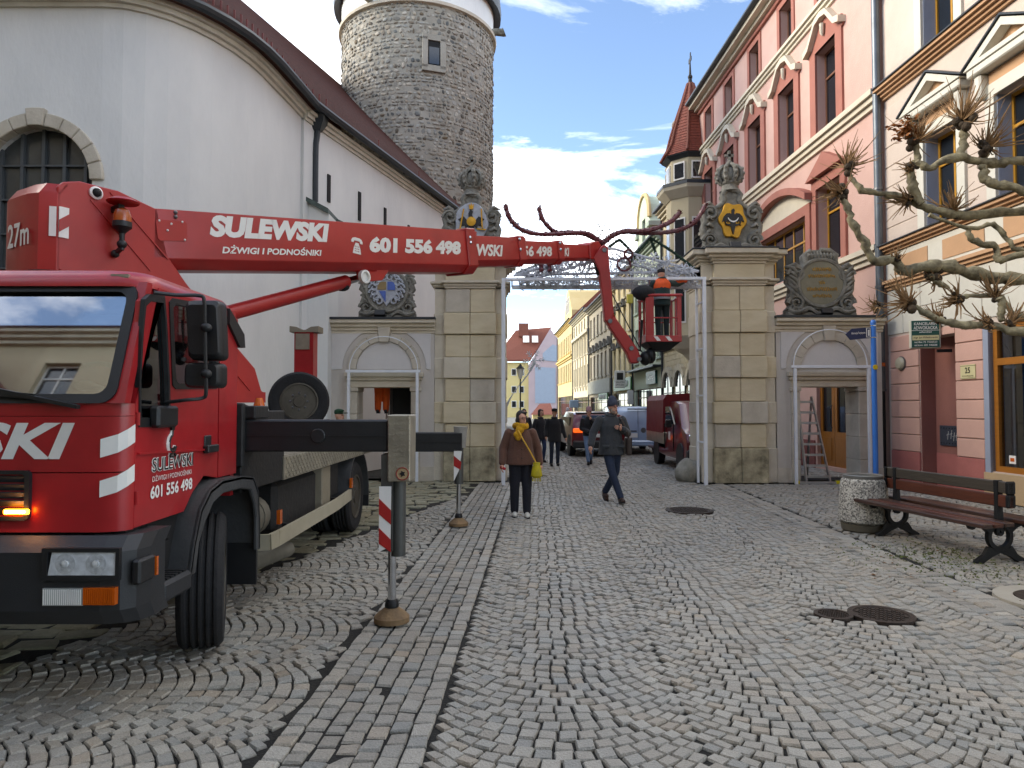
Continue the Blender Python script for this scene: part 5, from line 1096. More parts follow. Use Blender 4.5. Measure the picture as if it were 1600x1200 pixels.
tp('side_guard', mat('beige_guard', '#a39c88', .6, var=.12, scale=3), side_rail); tp('guard_bracket', m_chas, lambda b: (b.bar((-2.5, 6.5, .6), (-2.0, 6.5, .54), .05, .05), b.bar((-2.5, 8.3, .6), (-2.0, 8.3, .54), .05, .05)))
for y in (6.05, 8.75): tp('side_reflector', m_amber, lambda b: b.bb(-2.03, -2.0, y, y + .06, .64, .76))
# front outrigger stand bracket behind the cab, then the boom rest
m_out = mat('outrigger_black', '#1e2022', .45, var=.25, scale=3, bump=.1, bscale=30)
tp('bracket_frame', m_chas, lambda b: (b.plate(rect(-2.2, -2.02, 1.2, 1.68), 5.24, 5.3, fXZ), b.bb(-2.2, -1.95, 5.3, 5.6, 1.56, 1.66), b.bb(-2.3, -2.05, 5.3, 6.3, 1.0, 1.62)), bevel=.01)
def outrigger(px0, px1, y, zt, zb, u0, foot_u, big):
    xa, xb = px0, px1
    r = tb('outrigger_beam', m_out, xa, xb, y, y + .24, zb, zt, bevel=.012)
    tp('beam_rib', m_out, lambda b: b.bb(xa, xb - .02, y - .006, y, (zt + zb) / 2 - .004, (zt + zb) / 2 + .004), r)
    tp('beam_boss', m_out, lambda b: b.lathe([(.055, .0), (.055, .012), (.05, .016), (.001, .016)], ((xa + xb) / 2 + .05, y, (zt + zb) / 2), 20, Matrix.Rotation(pi / 2, 3, 'X')), r, smooth=True)
    return r
# near leg
OY = 5.3; fo = gnd(607, 978); fo = Vector((at(607, 900, OY).x, OY + .12, 0))
r = outrigger(-2.1, at(602, 680, OY).x + .02, OY, at(500, 656, OY).z, at(500, 706, OY).z, 0, 0, True)
xa, xb = at(606, 700, OY - .02).x, at(641, 700, OY - .02).x; zt, zm = at(620, 648, OY).z, at(620, 752, OY).z
pl = tp('leg_cover', m_alu, lambda b: b.bb(xa, xb, OY - .03, OY + .28, zm, zt), bevel=.008)
tag(tp('tread_pattern', m_alu, lambda b: treads(b, (xa, OY - .03, zm + .01), (1, 0, 0), (0, 0, 1), 6, 12, (xb - xa) / 6, (zt - zm - .02) / 12, (0, -1, 0)), pl), kind='stuff')
em = tp('round_badge', mat('badge_tan', '#a8906c', .6), lambda b: b.lathe([(.05, 0), (.05, .006), (.001, .007)], (xb - .055, OY - .032, zm + .06), 20, Matrix.Rotation(pi / 2, 3, 'X')), pl); tp('badge_ring', mat('badge_red', '#8c2a22', .6), lambda b: b.tube([(xb - .055 + .046 * cos(a), OY - .04, zm + .06 + .046 * sin(a)) for a in [2 * pi * k / 20 for k in range(21)]], .004, 5), pl)
tp('badge_mark', m_dark, lambda b: b.prism([(xb - .055 + .025 * cos(a) * (1 if k % 2 else .5), zm + .06 + .025 * sin(a) * (1 if k % 2 else .6)) for k, a in enumerate([2 * pi * k / 10 for k in range(10)])], OY - .044, OY - .038, fXZ), pl)
xl0, xl1 = at(594, 800, OY).x, at(628, 800, OY).x
lg = tp('outrigger_leg', mat('leg_grey', '#4c4d4a', .5, .3, var=.25, scale=5), lambda b: (b.bb(at(595, 800, OY).x, at(613, 800, OY).x, OY + .0, OY + .2, at(600, 862, OY).z, zm + .2), b.tube([(at(619, 800, OY).x, OY + .1, zm + .02), (at(619, 800, OY).x, OY + .1, at(619, 872, OY).z)], .058, 16)), smooth=True)
a, c = at(593, 760, OY - .02), at(611, 862, OY - .02)
sb = tp('stripe_board', m_letter, lambda b: b.prism([(a.x, c.z), (c.x - .005, c.z + .04), (c.x, a.z), (a.x, a.z)], OY - .035, OY - .02, fXZ)); hz = a.z - c.z
for k in range(2): tp('red_stripe', m_redm, lambda b: b.prism([(a.x, a.z - hz * (.18 + .45 * k)), (c.x, a.z - hz * (.36 + .45 * k)), (c.x, a.z - hz * (.58 + .42 * k)), (a.x, a.z - hz * (.42 + .45 * k))], OY - .039, OY - .034, fXZ), sb)
fx = at(609, 900, OY).x
def foot(fx, fy, zr, k=1.0):
    tp('piston_rod', m_chrome, lambda b: b.tube([(fx, fy, .16), (fx, fy, zr)], .032 * k, 16), smooth=True)
    f = tp('foot_pad', mat('rusty_pad', '#8f7350', .8, .1, scale=9, bump=.3, bscale=40, col2='#4f4032', mix=.8), lambda b: b.lathe([(.135 * k, .012), (.135 * k, .05), (.11 * k, .075), (.05 * k, .12), (.045 * k, .13), (.001, .13)], (fx, fy, 0), 28), smooth=True); tp('ball_socket', m_iron, lambda b: b.lathe([(.05 * k, .11), (.055 * k, .135), (.045 * k, .17), (.035 * k, .18)], (fx, fy, 0), 18), f, smooth=True)
foot(fx, OY + .1, at(610, 865, OY).z)
# far leg
O2 = 9.62; xa2 = -2.2; r = outrigger(xa2, at(722, 690, O2).x, O2, at(680, 676, O2).z, at(680, 706, O2).z, 0, 0, False)
tp('leg_cap', mat('pale_cast', '#8f8d86', .7, var=.2, scale=8, bump=.3), lambda b: b.tube([(at(718, 690, O2).x, O2 + .1, at(718, 700, O2).z), (at(719, 690, O2).x, O2 + .1, at(718, 667, O2).z)], [.08, .1], 14), smooth=True)
tp('outrigger_leg', MATS['leg_grey'], lambda b: b.tube([(at(716, 690, O2).x, O2 + .1, at(718, 700, O2).z), (at(716, 690, O2).x, O2 + .1, at(718, 757, O2).z)], .065, 16), smooth=True)
xz = at(716, 690, O2).x; sb2 = tp('stripe_board', m_letter, lambda b: b.prism([(xz - .06, at(0, 752, O2).z), (xz + .01, at(0, 735, O2).z), (xz + .05, at(0, 705, O2).z), (xz - .06, at(0, 702, O2).z)], O2 - .0, O2 + .03, fXZ)); tp('red_stripe', m_redm, lambda b: b.prism([(xz - .06, at(0, 712, O2).z), (xz + .045, at(0, 722, O2).z), (xz + .03, at(0, 734, O2).z), (xz - .06, at(0, 728, O2).z)], O2 - .004, O2 + .001, fXZ), sb2)
foot(xz, O2 + .1, at(0, 755, O2).z)
# boom rest post
c0, c1 = at(460, 519, 9.3), at(489, 600, 9.3); po = tp('boom_rest', m_red, lambda b: b.bb(c0.x, c1.x, 9.3, 9.5, 1.2, c0.z)); tp('tread_panel', m_alu, lambda b: b.bb(c0.x + .02, c1.x - .05, 9.285, 9.3, at(0, 546, 9.3).z, c0.z - .02), po)
tp('rest_cradle', MATS['box_beige'], lambda b: b.prism([(c0.x - .06, c0.z), (c1.x + .07, c0.z), (c1.x + .07, c0.z + .08), (c1.x - .03, c0.z + .07), (c1.x - .1, c0.z + .03), (c0.x + .1, c0.z + .03), (c0.x + .03, c0.z + .07), (c0.x - .06, c0.z + .08)], 9.28, 9.52, fXZ), po)
p = at(405, 635, 6.6); tp('warning_cone', m_amber, lambda b: b.lathe([(.07, -.1), (.05, .02), (.03, .08)], p, 12)); 
# --- turret and boom: all in the vertical plane of the boom's near side
E = Vector((.526, .8505, 0)).normalized(); NB = Vector((E.y, -E.x, 0)); P1 = Vector((-3.207, 6.3, 0))
def bq(u, v, d=0): q = onplane(u, v, P1 - NB * d, NB) - (P1 - NB * d); return (q.dot(E), q.z)
def fB(s, z, d): return P1 + E * s + Vector((0, 0, z)) - NB * d
tside = [bq(*q) for q in ((90, 291), (100, 284), (125, 283), (140, 287), (185, 298), (246, 327), (262, 400), (291, 442), (365, 536), (399, 576), (409, 611), (413, 613), (413, 629), (330, 629), (250, 560), (180, 480), (88, 418))]
tu = tp('turret', m_redm, lambda b: (b.prism(tside, 0, .05, fB), b.prism(tside, .62, .67, fB), b.prism([bq(*q) for q in ((92, 300), (125, 288), (140, 292), (180, 305), (200, 330), (200, 420), (180, 470), (100, 416))], .05, .62, fB)), bevel=.008)
for u0, v0, u1, v1 in ((141, 312, 235, 423), (172, 300, 262, 405), (372, 588, 392, 612)): tp('turret_rib', m_redm, lambda b: b.bar(fB(*bq(u0, v0), -.004), fB(*bq(u1, v1), -.004), .012, .012), tu)
s0 = bq(90, 300)[0]; zt_, zb_ = bq(92, 286)[1], bq(88, 422)[1]
rearp = [(s0 + .02, -.0), (s0 - .0, .0), (s0 - .1, .08), (s0 - .13, .2), (s0 - .13, .52), (s0 - .1, .62), (s0, .67), (s0 + .02, .67)]
def rear(b):
    lo = [fB(s, zb_, d) for s, d in rearp]; mi = [fB(s, zt_ - .09, d) for s, d in rearp]; hi = [fB(s + .06, zt_, d) for s, d in rearp]; b.loft([lo, mi, hi])
rs = tp('counterweight', m_redm, rear, smooth=True, ang=30)
o = fB(s0 - .132, 0, .5); o.z = bq(85, 383)[1]; text('27m', m_letter, truck, o, NB, (0, 0, 1), w=.36, h=.2, world=True, bold=.02, off=.008)
for k in range(2):
    a, c = bq(90 if k else 83, 322), bq(105, 373); sp_ = tp('hazard_plate', m_letter, lambda b: b.prism([(s0 + .01, c[1]), (s0 + .085, c[1]), (s0 + .085, a[1]), (s0 + .01, a[1])], -.012, -.001, fB) if k else b.add([fB(s0 - .05, z, .04) + NB * .02 for z in (c[1], a[1])] + [fB(s0 - .01, z, -.01) for z in (a[1], c[1])], [(0, 1, 2, 3)])); 
    if k: tp('red_stripe', m_redm, lambda b: b.prism([(s0 + .01, c[1] + .04), (s0 + .085, c[1] + .1), (s0 + .085, c[1] + .2), (s0 + .01, c[1] + .14)], -.016, -.011, fB), sp_)
# camera, beacon
q = bq(149, 302); tp('rear_camera', m_letter, lambda b: (b.lathe([(.055, 0), (.055, .02), (.04, .03), (.04, .01), (.001, .01)], fB(q[0], q[1], -.0), 20, (NB).to_track_quat('Z', 'Y').to_matrix())), tu, smooth=True); tp('camera_lens', m_dark, lambda b: b.ell(fB(q[0], q[1], -.012), .036, 10, 7), tu, smooth=True)
q = bq(177, 345); q0 = fB(q[0], q[1], -.14)
bc = tp('beacon', mat('beacon_amber', '#b4561a', .25, var=.2, coat=.6), lambda b: b.lathe([(.07, 0), (.072, .05), (.055, .1), (.02, .12), (.001, .12)], q0 + Vector((0, 0, -.03)), 18), smooth=True); tp('beacon_base', m_black, lambda b: (b.lathe([(.075, -.03), (.076, -.075), (.04, -.11), (.022, -.13), (.02, -.27)], q0, 16), b.bar(q0 + Vector((0, 0, -.25)), q0 + NB * -.13 + Vector((0, 0, -.3)), .03, .03), b.ell(q0 + Vector((0, 0, -.22)), .04), b.ell(q0 + NB * -.1 + Vector((0, 0, -.29)), .035)), bc, smooth=True)
q = bq(178, 318); tp('beacon_visor', m_redm, lambda b: b.lathe([(.001, .03), (.08, .02), (.13, -.01), (.12, -.02), (.001, .0)], fB(q[0], q[1], -.14), 18), tu, smooth=True); tp('visor_bracket', m_black, lambda b: b.bar(fB(q[0], q[1] - .05, -.12), fB(q[0], q[1] - .06, 0), .05, .05), tu)
for u, v in ((188, 335), (274, 332), (274, 339)): q = bq(u, v); tp('bolt', m_steel, lambda b: b.ell(fB(q[0], q[1], -.004), .02, 8, 5), tu)
tp('slewing_ring', m_chas, lambda b: b.lathe([(.55, 1.52), (.55, 1.66), (.5, 1.68)], (-3.2, 6.95, 0), 40)); tp('ring_teeth', m_dark, lambda b: [b.box((-3.2 + .57 * cos(a), 6.95 + .57 * sin(a), 1.58), (.05, .05, .1), Matrix.Rotation(a, 3, 'Z')) for a in [2 * pi * k / 40 for k in range(40)]]); tp('turret_floor', m_redm, lambda b: b.prism([bq(*q) for q in ((250, 600), (413, 613), (413, 629), (250, 629))], -.02, .9, fB)); tp('subframe', m_chas, lambda b: b.bb(-3.9, -2.5, 5.6, 10.8, 1.0, 1.5 - .28)); tp('pedestal', m_chas, lambda b: b.lathe([(.75, 1.0), (.6, 1.25), (.55, 1.52)], (-3.2, 6.95, 0), 32))
def section(name, u0, t0, m0, b0, u1, t1, m1, b1, ins, w=.5, ch=.1):
    rings = []
    for u, t_, m_, b_ in ((u0, t0, m0, b0), (u1, t1, m1, b1)):
        s = bq(u, (t_ + b_) / 2, ins)[0]; zt, zm, zb = bq(u, t_, ins)[1], bq(u, m_, ins)[1], bq(u, b_, ins)[1]
        rings.append([fB(s, z, d) for z, d in ((zt, ins), (zm, ins), (zb, ins + ch), (zb, w - ins - ch), (zm, w - ins), (zt, w - ins))])
    b = MB(); b.loft(rings); o = b.build(name, m_redm, truck, world=True, bevel=.01, seg=2, smooth=True); return o, rings
def collar(rings, k, l, parent):
    a, c = rings[0], rings[1]; ax_ = (c[0] - a[0]).normalized(); cen = sum(c, Vector()) / 6
    r0 = [cen + (p - cen) * k - ax_ * (l + (.10 if i in (0, 5) else 0)) for i, p in enumerate(c)]; r1 = [cen + (p - cen) * k + ax_ * (.03 - (.12 if i in (0, 5) else 0)) for i, p in enumerate(c)]
    b = MB(); b.loft([r0, r1]); b.build('section_collar', m_redm, parent, world=True, bevel=.012)
s1, r1 = section('main_boom', 240, 325, 404, 420, 745, 361.5, 414, 425, 0, .5); collar(r1, 1.1, .22, s1)
s2, r2 = section('boom_section', 700, 366, 408, 417, 822, 371.5, 405, 414, .045); collar(r2, 1.1, .2, s2)
s3, r3 = section('boom_section', 800, 375, 405, 411.5, 881, 378.5, 404, 411, .08); collar(r3, 1.12, .2, s3)
s4, r4 = section('boom_section', 868, 380.5, 403, 407.5, 932, 383.5, 402.5, 406.5, .11, ch=.07)
hd = tp('boom_head', m_redm, lambda b: b.prism([bq(u, v, .09) for u, v in ((921, 381), (925, 378), (935, 376.5), (940, 385), (939, 401), (932, 406), (922, 405))], .08, .42, fB), bevel=.015)
for u, v in ((734, 371), (735, 379), (812, 374), (813, 390), (875, 380), (876, 390)): q = bq(u, v, -.02); tp('collar_bolt', m_chrome, lambda b: b.ell(fB(q[0], q[1], -.02), .028, 8, 6), s1, smooth=True)
def btext(s, u0, v0, u1, v1, h_px, d=0, **k):
    a, c = bq(u0, v0, d), bq(u1, v1, d); A_, C_ = fB(a[0], a[1], d), fB(c[0], c[1], d); hh = bq(u0, v0 - h_px * .5, d)[1] - bq(u0, v0 + h_px * .5, d)[1]
    text(s, m_letter, truck, A_, C_ - A_, (0, 0, 1), w=(C_ - A_).length, h=hh, world=True, **k)
btext('SULEWSKI', 328, 370, 517, 379, 34.5, shear=.25, bold=.06); btext('DŻWIGI I PODNOŚNIKI', 347, 396, 503, 400, 14, shear=.22, bold=.03); btext('601 556 498', 578, 395, 721, 398.5, 25.5, shear=.12, bold=.06)
btext('EWSKI', 735, 399.5, 787, 401, 19, .045, shear=.25, bold=.04); btext('56 498', 817, 401, 863, 401, 17, .08, shear=.12, bold=.04); btext('KI', 882, 400.5, 890, 400.5, 13, .11, shear=.25, bold=.04)
def phone(b):
    c = bq(557, 384); S_ = bq(557, 372)[1] - bq(557, 397)[1]; k = S_ / 2
    P = lambda l: [(c[0] + x * k, c[1] + z * k) for x, z in l]
    b.plate(P([(-.65, -1), (.75, -1), (.62, -.3), (.3, .35), (-.2, .35), (-.5, -.3)]), -.006, -.001, fB, [P([(x - .09, z - .07), (x + .09, z - .07), (x + .09, z + .07), (x - .09, z + .07)]) for x in (-.25, .05, .35) for z in (-.1, -.4, -.68)])
    b.prism(P([(-.95, .35), (-.95, .6), (-.7, .88), (-.3, 1), (.4, 1), (.8, .88), (1.0, .6), (1.0, .35), (.6, .35), (.5, .6), (-.45, .6), (-.55, .35)]), -.006, -.001, fB)
tp('phone_symbol', m_letter, phone)
q = [bq(u, v) for u, v in ((243, 345), (247, 343), (288, 346), (292, 350), (292, 374), (288, 377), (250, 376), (246, 372))]; cv = tp('access_cover', m_redm, lambda b: b.prism(q, -.007, 0, fB)); 
for u, v in ((248, 345), (284, 347), (288, 375), (267, 350), (261, 360)): w_ = bq(u, v); tp('screw', m_letter, lambda b: b.ell(fB(w_[0], w_[1], -.008), .011, 6, 5), cv)
# lift cylinder with clevis
CD = .25
def bc3(u, v): q = bq(u, v, CD); return fB(q[0], q[1], CD)
tp('lift_cylinder', m_redm, lambda b: b.tube([bc3(330, 497), bc3(541, 440)], .082, 18), smooth=True); tp('cylinder_rod', m_chrome, lambda b: b.tube([bc3(538, 441), bc3(562, 434)], .045, 16), smooth=True); tp('hose_fitting', m_iron, lambda b: b.ell(bc3(535, 449), (.09, .05, .05)), smooth=True)
tp('clevis', m_redm, lambda b: [b.prism([bq(u, v, d) for u, v in ((560, 424), (588, 424), (590, 400), (622, 400), (607, 424), (598, 438), (575, 440), (562, 436))], d, d + .05, fB) for d in (.08, .37)], bevel=.008); tp('clevis_pin', m_letter, lambda b: (lambda q: b.lathe([(.085, 0), (.085, .05), (.06, .055), (.055, .02), (.001, .02)], fB(q[0], q[1], .08), 20, NB.to_track_quat('Z', 'Y').to_matrix()))(bq(569, 432.5, .06)), smooth=True)
# --- jib and basket
JY = 14.5
def J(u, v): p = at(u, v, JY); return (p.x, p.z)
jb = tp('jib_upper', m_redm, lambda b: b.prism([J(*q) for q in ((937, 388), (943, 384), (949, 388), (950, 402), (958, 494), (954, 503), (944, 503), (941, 470), (935, 425), (925, 404))], JY - .13, JY + .13, fXZ), bevel=.02)
tp('jib_lower', m_redm, lambda b: b.prism([J(*q) for q in ((944, 500), (957, 492), (996, 547), (1000, 562), (996, 568), (984, 568), (978, 552), (953, 515))], JY - .115, JY + .115, fXZ), bevel=.02)
for u, v in ((943, 393), (952, 503), (985, 545), (997, 562)): p = at(u, v, JY); tp('jib_pin', m_steel, lambda b: b.tube([(p.x, JY - .16, p.z), (p.x, JY + .16, p.z)], .045, 14), jb, smooth=True)
tp('jib_link', m_iron, lambda b: (b.bar(at(930, 408, JY), at(1008, 560, JY), .02, .02), b.tube([at(930, 408, JY), at(936, 430, JY)], .05, 10), b.tube([at(983, 540, JY), at(1000, 548, JY - .1), at(1003, 500, JY - .1)], .03, 8), b.ell(at(1008, 560, JY), (.12, .15, .15)), b.ell(at(1016, 556, JY + .1), (.12, .15, .17))), jb, smooth=True)
bx0, bx1 = at(1009, 500, 14.35).x, at(1065, 500, 14.35).x; bz0, bz1 = at(0, 534, 14.35).z, at(0, 461, 14.35).z; by0, by1 = 14.35, 15.2
bk = tp('basket', m_redm, lambda b: (b.bb(bx0, bx1, by0, by1, bz0, bz0 + .05), b.bb(bx0, bx0 + .17, by0, by0 + .06, bz0, bz1), b.bb(bx1 - .09, bx1, by0, by0 + .07, bz0, bz1), b.bb(bx0, bx0 + .06, by1 - .06, by1, bz0, bz1), b.bb(bx1 - .06, bx1, by1 - .06, by1, bz0, bz1), b.bb(bx0, bx1, by0 - .005, by0 + .04, bz0 + .0, bz0 + .13), b.bb(bx0 - .003, bx0 + .04, by0, by1, bz0, bz0 + .16), b.bb(bx1 - .04, bx1 + .003, by0, by1, bz0, bz0 + .13), b.bb(bx0, bx1, by1 - .04, by1 + .003, bz0, bz0 + .13)), bevel=.008)
tp('basket_rail', m_redm, lambda b: (b.tube([(bx0, by0, bz1), (bx1, by0, bz1), (bx1, by1, bz1), (bx0, by1, bz1), (bx0, by0, bz1)], .03, 8), b.tube([(bx0, by0 + .02, bz0 + .5), (bx1, by0 + .02, bz0 + .5)], .014, 8), b.tube([(bx0, by1 - .02, bz0 + .5), (bx1, by1 - .02, bz0 + .5)], .014, 8), b.bar((bx0 + .02, by0 + .3, bz0), (bx0 + .02, by0 + .3, bz1), .04, .04), b.tube([(bx0, by0 + .3, bz0 + .45), (bx0, by1, bz0 + .55)], .014, 8), b.bar((bx1 - .02, by0 + .45, bz0), (bx1 - .02, by0 + .45, bz1), .03, .03)), bk)
tp('basket_underside', m_chas, lambda b: b.loft([[(x, y, z) for x, y in ((bx0 + i, by0 + i), (bx1 - i, by0 + i), (bx1 - i, by1 - i), (bx0 + i, by1 - i))] for z, i in ((bz0, .02), (bz0 - .16, .2))]), bk)
for k in range(2): xx = bx0 + .16 + k * .24; tp('white_stripe', m_letter, lambda b: b.prism([(xx, bz0 + .11), (xx + .08, bz0 + .11), (xx + .15, bz0 + .02), (xx + .07, bz0 + .02)], by0 - .01, by0 - .005, fXZ), bk)
# ================================================================ street furniture
# concrete litter bin
bn = gnd(1350, 829); t = thing('litter_bin', 'round pebbled concrete litter bin beside the wooden bench', 'litter bin', bn)
m_peb = bpy.data.materials.new('pebble_concrete'); m_peb.use_nodes = True; n_ = m_peb.node_tree.nodes; l_ = m_peb.node_tree.links; bs = n_['Principled BSDF']
v_ = n_.new('ShaderNodeTexVoronoi'); v_.inputs['Scale'].default_value = 55; tc_ = n_.new('ShaderNodeTexCoord'); l_.new(tc_.outputs['Object'], v_.inputs['Vector']); r_ = n_.new('ShaderNodeValToRGB'); r_.color_ramp.elements[0].color = (.1, .095, .085, 1); r_.color_ramp.elements[1].color = (.5, .48, .42, 1); r_.color_ramp.elements[0].position = .2; r_.color_ramp.elements[1].position = .7; l_.new(v_.outputs['Color'], r_.inputs[0]); l_.new(r_.outputs[0], bs.inputs[0]); bs.inputs['Roughness'].default_value = .8
b_ = n_.new('ShaderNodeBump'); b_.inputs['Strength'].default_value = .8; b_.inputs['Distance'].default_value = .01; b_.invert = True; l_.new(v_.outputs['Distance'], b_.inputs['Height']); l_.new(b_.outputs[0], bs.inputs['Normal'])
MB().lathe([(.27, .11), (.315, .14), (.318, .2), (.285, .62), (.27, .68), (.245, .7), (.2, .7)], n=40).build('pebbled_body', m_peb, t, smooth=True); MB().lathe([(.25, 0), (.275, .02), (.285, .1), (.27, .112)], n=40).build('foot', mat('dark_concrete', '#5c574a', .9, bump=.4), t, smooth=True)
MB().lathe([(.235, .68), (.25, .715), (.25, .74), (.235, .75), (.2, .74), (.19, .6), (.001, .55)], n=36).build('metal_insert', mat('zinc_insert', '#7c7d7a', .45, .6, var=.2), t, smooth=True)
# bench
a, c = gnd(1562, 878), gnd(1402, 836); ax_ = (c - a).normalized(); rz = math.atan2(ax_.y, ax_.x); t = thing('bench', 'double sided wooden bench with black cast iron legs by the litter bin', 'bench', (a + c) / 2, rz)
hl = (c - a).length / 2; m_bw1 = mat('bench_wood', '#3a241b', .35, var=.35, scale=4, stretch=(.8, 9, 9), bump=.2, bscale=12, coat=.25); m_bw2 = mat('bench_wood_grey', '#38322a', .5, var=.35, scale=4, stretch=(.8, 9, 9), bump=.25, bscale=12); m_bw3 = mat('bench_wood_red', '#4e2617', .4, var=.3, scale=4, stretch=(.8, 9, 9), bump=.2, bscale=12)
for s in (-1, 1):
    for k in range(3): MB().box((0, s * (.16 + .125 * k), .445 - .006 * k), (2 * hl + .62, .115, .045)).build('seat_plank', (m_bw1, m_bw3, m_bw1)[k], t, bevel=.008)
MB().box((0, .0, .80), (2 * hl + .34, .05, .125)).build('back_plank', m_bw2, t, bevel=.01); MB().box((0, .0, .655), (2 * hl + .34, .055, .13)).build('back_plank', m_bw3, t, bevel=.01)
for sx in (-1, 1):
    x = sx * hl; b = MB(); R90 = lambda y, z: (x, y, z)
    b.plate([(.155 * cos(q), .27 + .155 * sin(q)) for q in [2 * pi * k / 28 for k in range(28)]], x - .025, x + .025, fYZ, [[(.105 * cos(q), .27 + .105 * sin(q)) for q in [2 * pi * k / 28 for k in range(28)]]])
    for s in (-1, 1):
        b.prism([(s * y, z) for y, z in ((.06, .13), (.14, .17), (.2, .08), (.3, .02), (.3, 0), (.2, 0), (.1, .06), (0, .1), (0, .13))], x - .026, x + .026, fYZ)
        b.prism([(s * y, z) for y, z in ((.09, .38), (.13, .3), (.2, .36), (.3, .40), (.42, .405), (.42, .42), (.0, .42), (.0, .4))], x - .026, x + .026, fYZ)
        b.lathe([(.05, -.02), (.05, .02)], (x, s * .33, .4), 14, Matrix.Rotation(pi / 2, 3, 'Y'))
    b.build('leg', m_iron, t, bevel=.006); MB().plate([(.05 * cos(q), .33 + .055 * sin(q)) for q in [2 * pi * k / 20 for k in range(20)]], x - .02, x + .02, fYZ, [[(-.015, .31), (.015, .31), (0, .345)]]).build('medallion', m_iron, t)
    MB().prism([(-.04, .42), (.04, .42), (.03, .6), (.035, .87), (-.035, .87), (-.03, .6)], x - .03, x + .03, fYZ).build('back_post', m_iron, t, bevel=.006)
    for z in (.66, .8): MB().bb(x + sx * .14, x + sx * .17, -.06, .06, z - .07, z + .07).build('end_cap', m_iron, t, bevel=.015)
# moss patches in the joints under the bench
mm = MB(); rr = random.Random(5); ctr = gnd(1500, 885)
for k in range(900):
    x, y = rr.gauss(ctr.x, .45), rr.gauss(ctr.y + .35, .55)
    if math.hypot(x - ctr.x, y - ctr.y - .3) < 1.3: s = rr.uniform(.006, .02); an = rr.random() * 3; mm.add([(x + s * cos(an), y + s * sin(an), .001), (x - s * cos(an), y - s * sin(an), .001), (x + rr.gauss(0, .006), y + rr.gauss(0, .006), .006 + s * .6)], [(0, 1, 2)])
tag(mm.build('moss', mat('moss_green', '#55602a', .9, var=.3, scale=20), fix=False), 'olive moss growing in the joints under the bench', 'moss', kind='stuff')
# signpost
sp = Vector((at(1366, 600, 13.5).x, 13.5, 0)); t = thing('signpost', 'bright blue signpost with a navy arrow sign before the right portal', 'signpost', sp); m_bp = mat('post_blue', '#2f72c4', .4, var=.06)
MB().tube([(0, 0, 0), (0, 0, 3.28)], .05, 16).build('pole', m_bp, t, smooth=True); MB().lathe([(.055, 3.28), (.055, 3.3), (.03, 3.34), (.001, 3.35)], n=16).build('cap', m_bp, t, smooth=True)
for z in (2.99, 3.22): MB().tube([(0, 0, z), (0, 0, z + .015)], .056, 16).build('clamp_band', m_chrome, t)
MB().lathe([(.05, 0), (.05, .01), (.001, .012)], (0, -.05, 2.42), 14, Matrix.Rotation(pi / 2, 3, 'X')).build('yellow_sticker', mat('sticker_yellow', '#d2b21e', .5), t)
ar = MB().prism([(-.05, 2.99), (-.05, 3.2), (-.42, 3.17), (-.54, 3.06), (-.45, 2.95)], -.012, .012, lambda a_, b_, d_: (a_, d_ - .0, b_)).build('arrow_board', m_navy, t)
text('Informacja Turystyczna', m_letter, ar, (-.43, -.012, 3.045), (1, 0, .06), (0, 0, 1), w=.27, h=.055, bold=.02); MB().plate(rect(-.145, -.065, 3.0, 3.185), -.02, -.012, fXZ, [rect(-.135, -.075, 3.01, 3.175)]).build('symbol_frame', m_letter, ar); text('i', m_letter, ar, (-.115, -.012, 3.03), (1, 0, 0), (0, 0, 1), h=.12, bold=.05)
# stone bollard
p = gnd(1078, 753); t = thing('stone_bollard', 'rounded pale stone bollard leaning on the right gate pillar', 'bollard', (p.x, p.y + .15, 0))
b = MB(); b.ell((0, 0, .2), (.30, .3, .30), 24, 16); vs = []
for v in b.v:
    v = Vector(v); k = 1 + .12 * noise.noise(v * 4) + .05 * noise.noise(v * 11); vs.append((v.x * k, v.y * k, max(-.02, v.z * k if v.z > .1 else v.z)))
b.v = vs; b.build('boulder', mat('pale_granite', '#a09c90', .85, scale=8, bump=.7, bscale=30, col2='#6f6f62', mix=.7), t, smooth=True, ang=80)
# drain sign of the lawyer: projecting box sign
q = MW[cream] @ Vector((n1 - .42, -.03, 3.02)); t = thing('projecting_sign', 'green lawyer office sign with white lettering above the niche', 'sign', q, radians(-14))
bx = MB().box((-.27, 0, .06), (.54, .12, .56)).build('sign_box', mat('sign_cream', '#c9c8b8', .5), t, bevel=.03, seg=2); gp = MB().bb(-.52, -.03, -.066, -.06, -.2, .325).build('green_face', m_green, t)
for s, z, h, m, w in (('KANCELARIA', .235, .055, m_letter, .4), ('ADWOKACKA', .15, .065, m_letter, .42), ('adwokat', .085, .032, m_letter, .22), ('mgr Jan Kiliszkowski', -.035, .045, MATS['print_black'], .42), ('tel./fax 75 7526523', -.115, .036, m_letter, .4), ('tel.kom. 601 542028', -.175, .036, m_letter, .4)): text(s, m, gp, (-.275, -.068, z), (1, 0, 0), (0, 0, 1), w=w, h=h, align='C', bold=.01, off=.003)
MB().bb(-.51, -.04, -.0685, -.066, -.06, .035).build('name_panel', MATS['enamel_cream'], bx); MB().bb(-.52, -.03, -.0685, -.066, .128, .135).build('rule', m_letter, bx); MB().bb(-.06, .2, -.02, .02, -.3, -.24).build('bracket', m_iron, t)
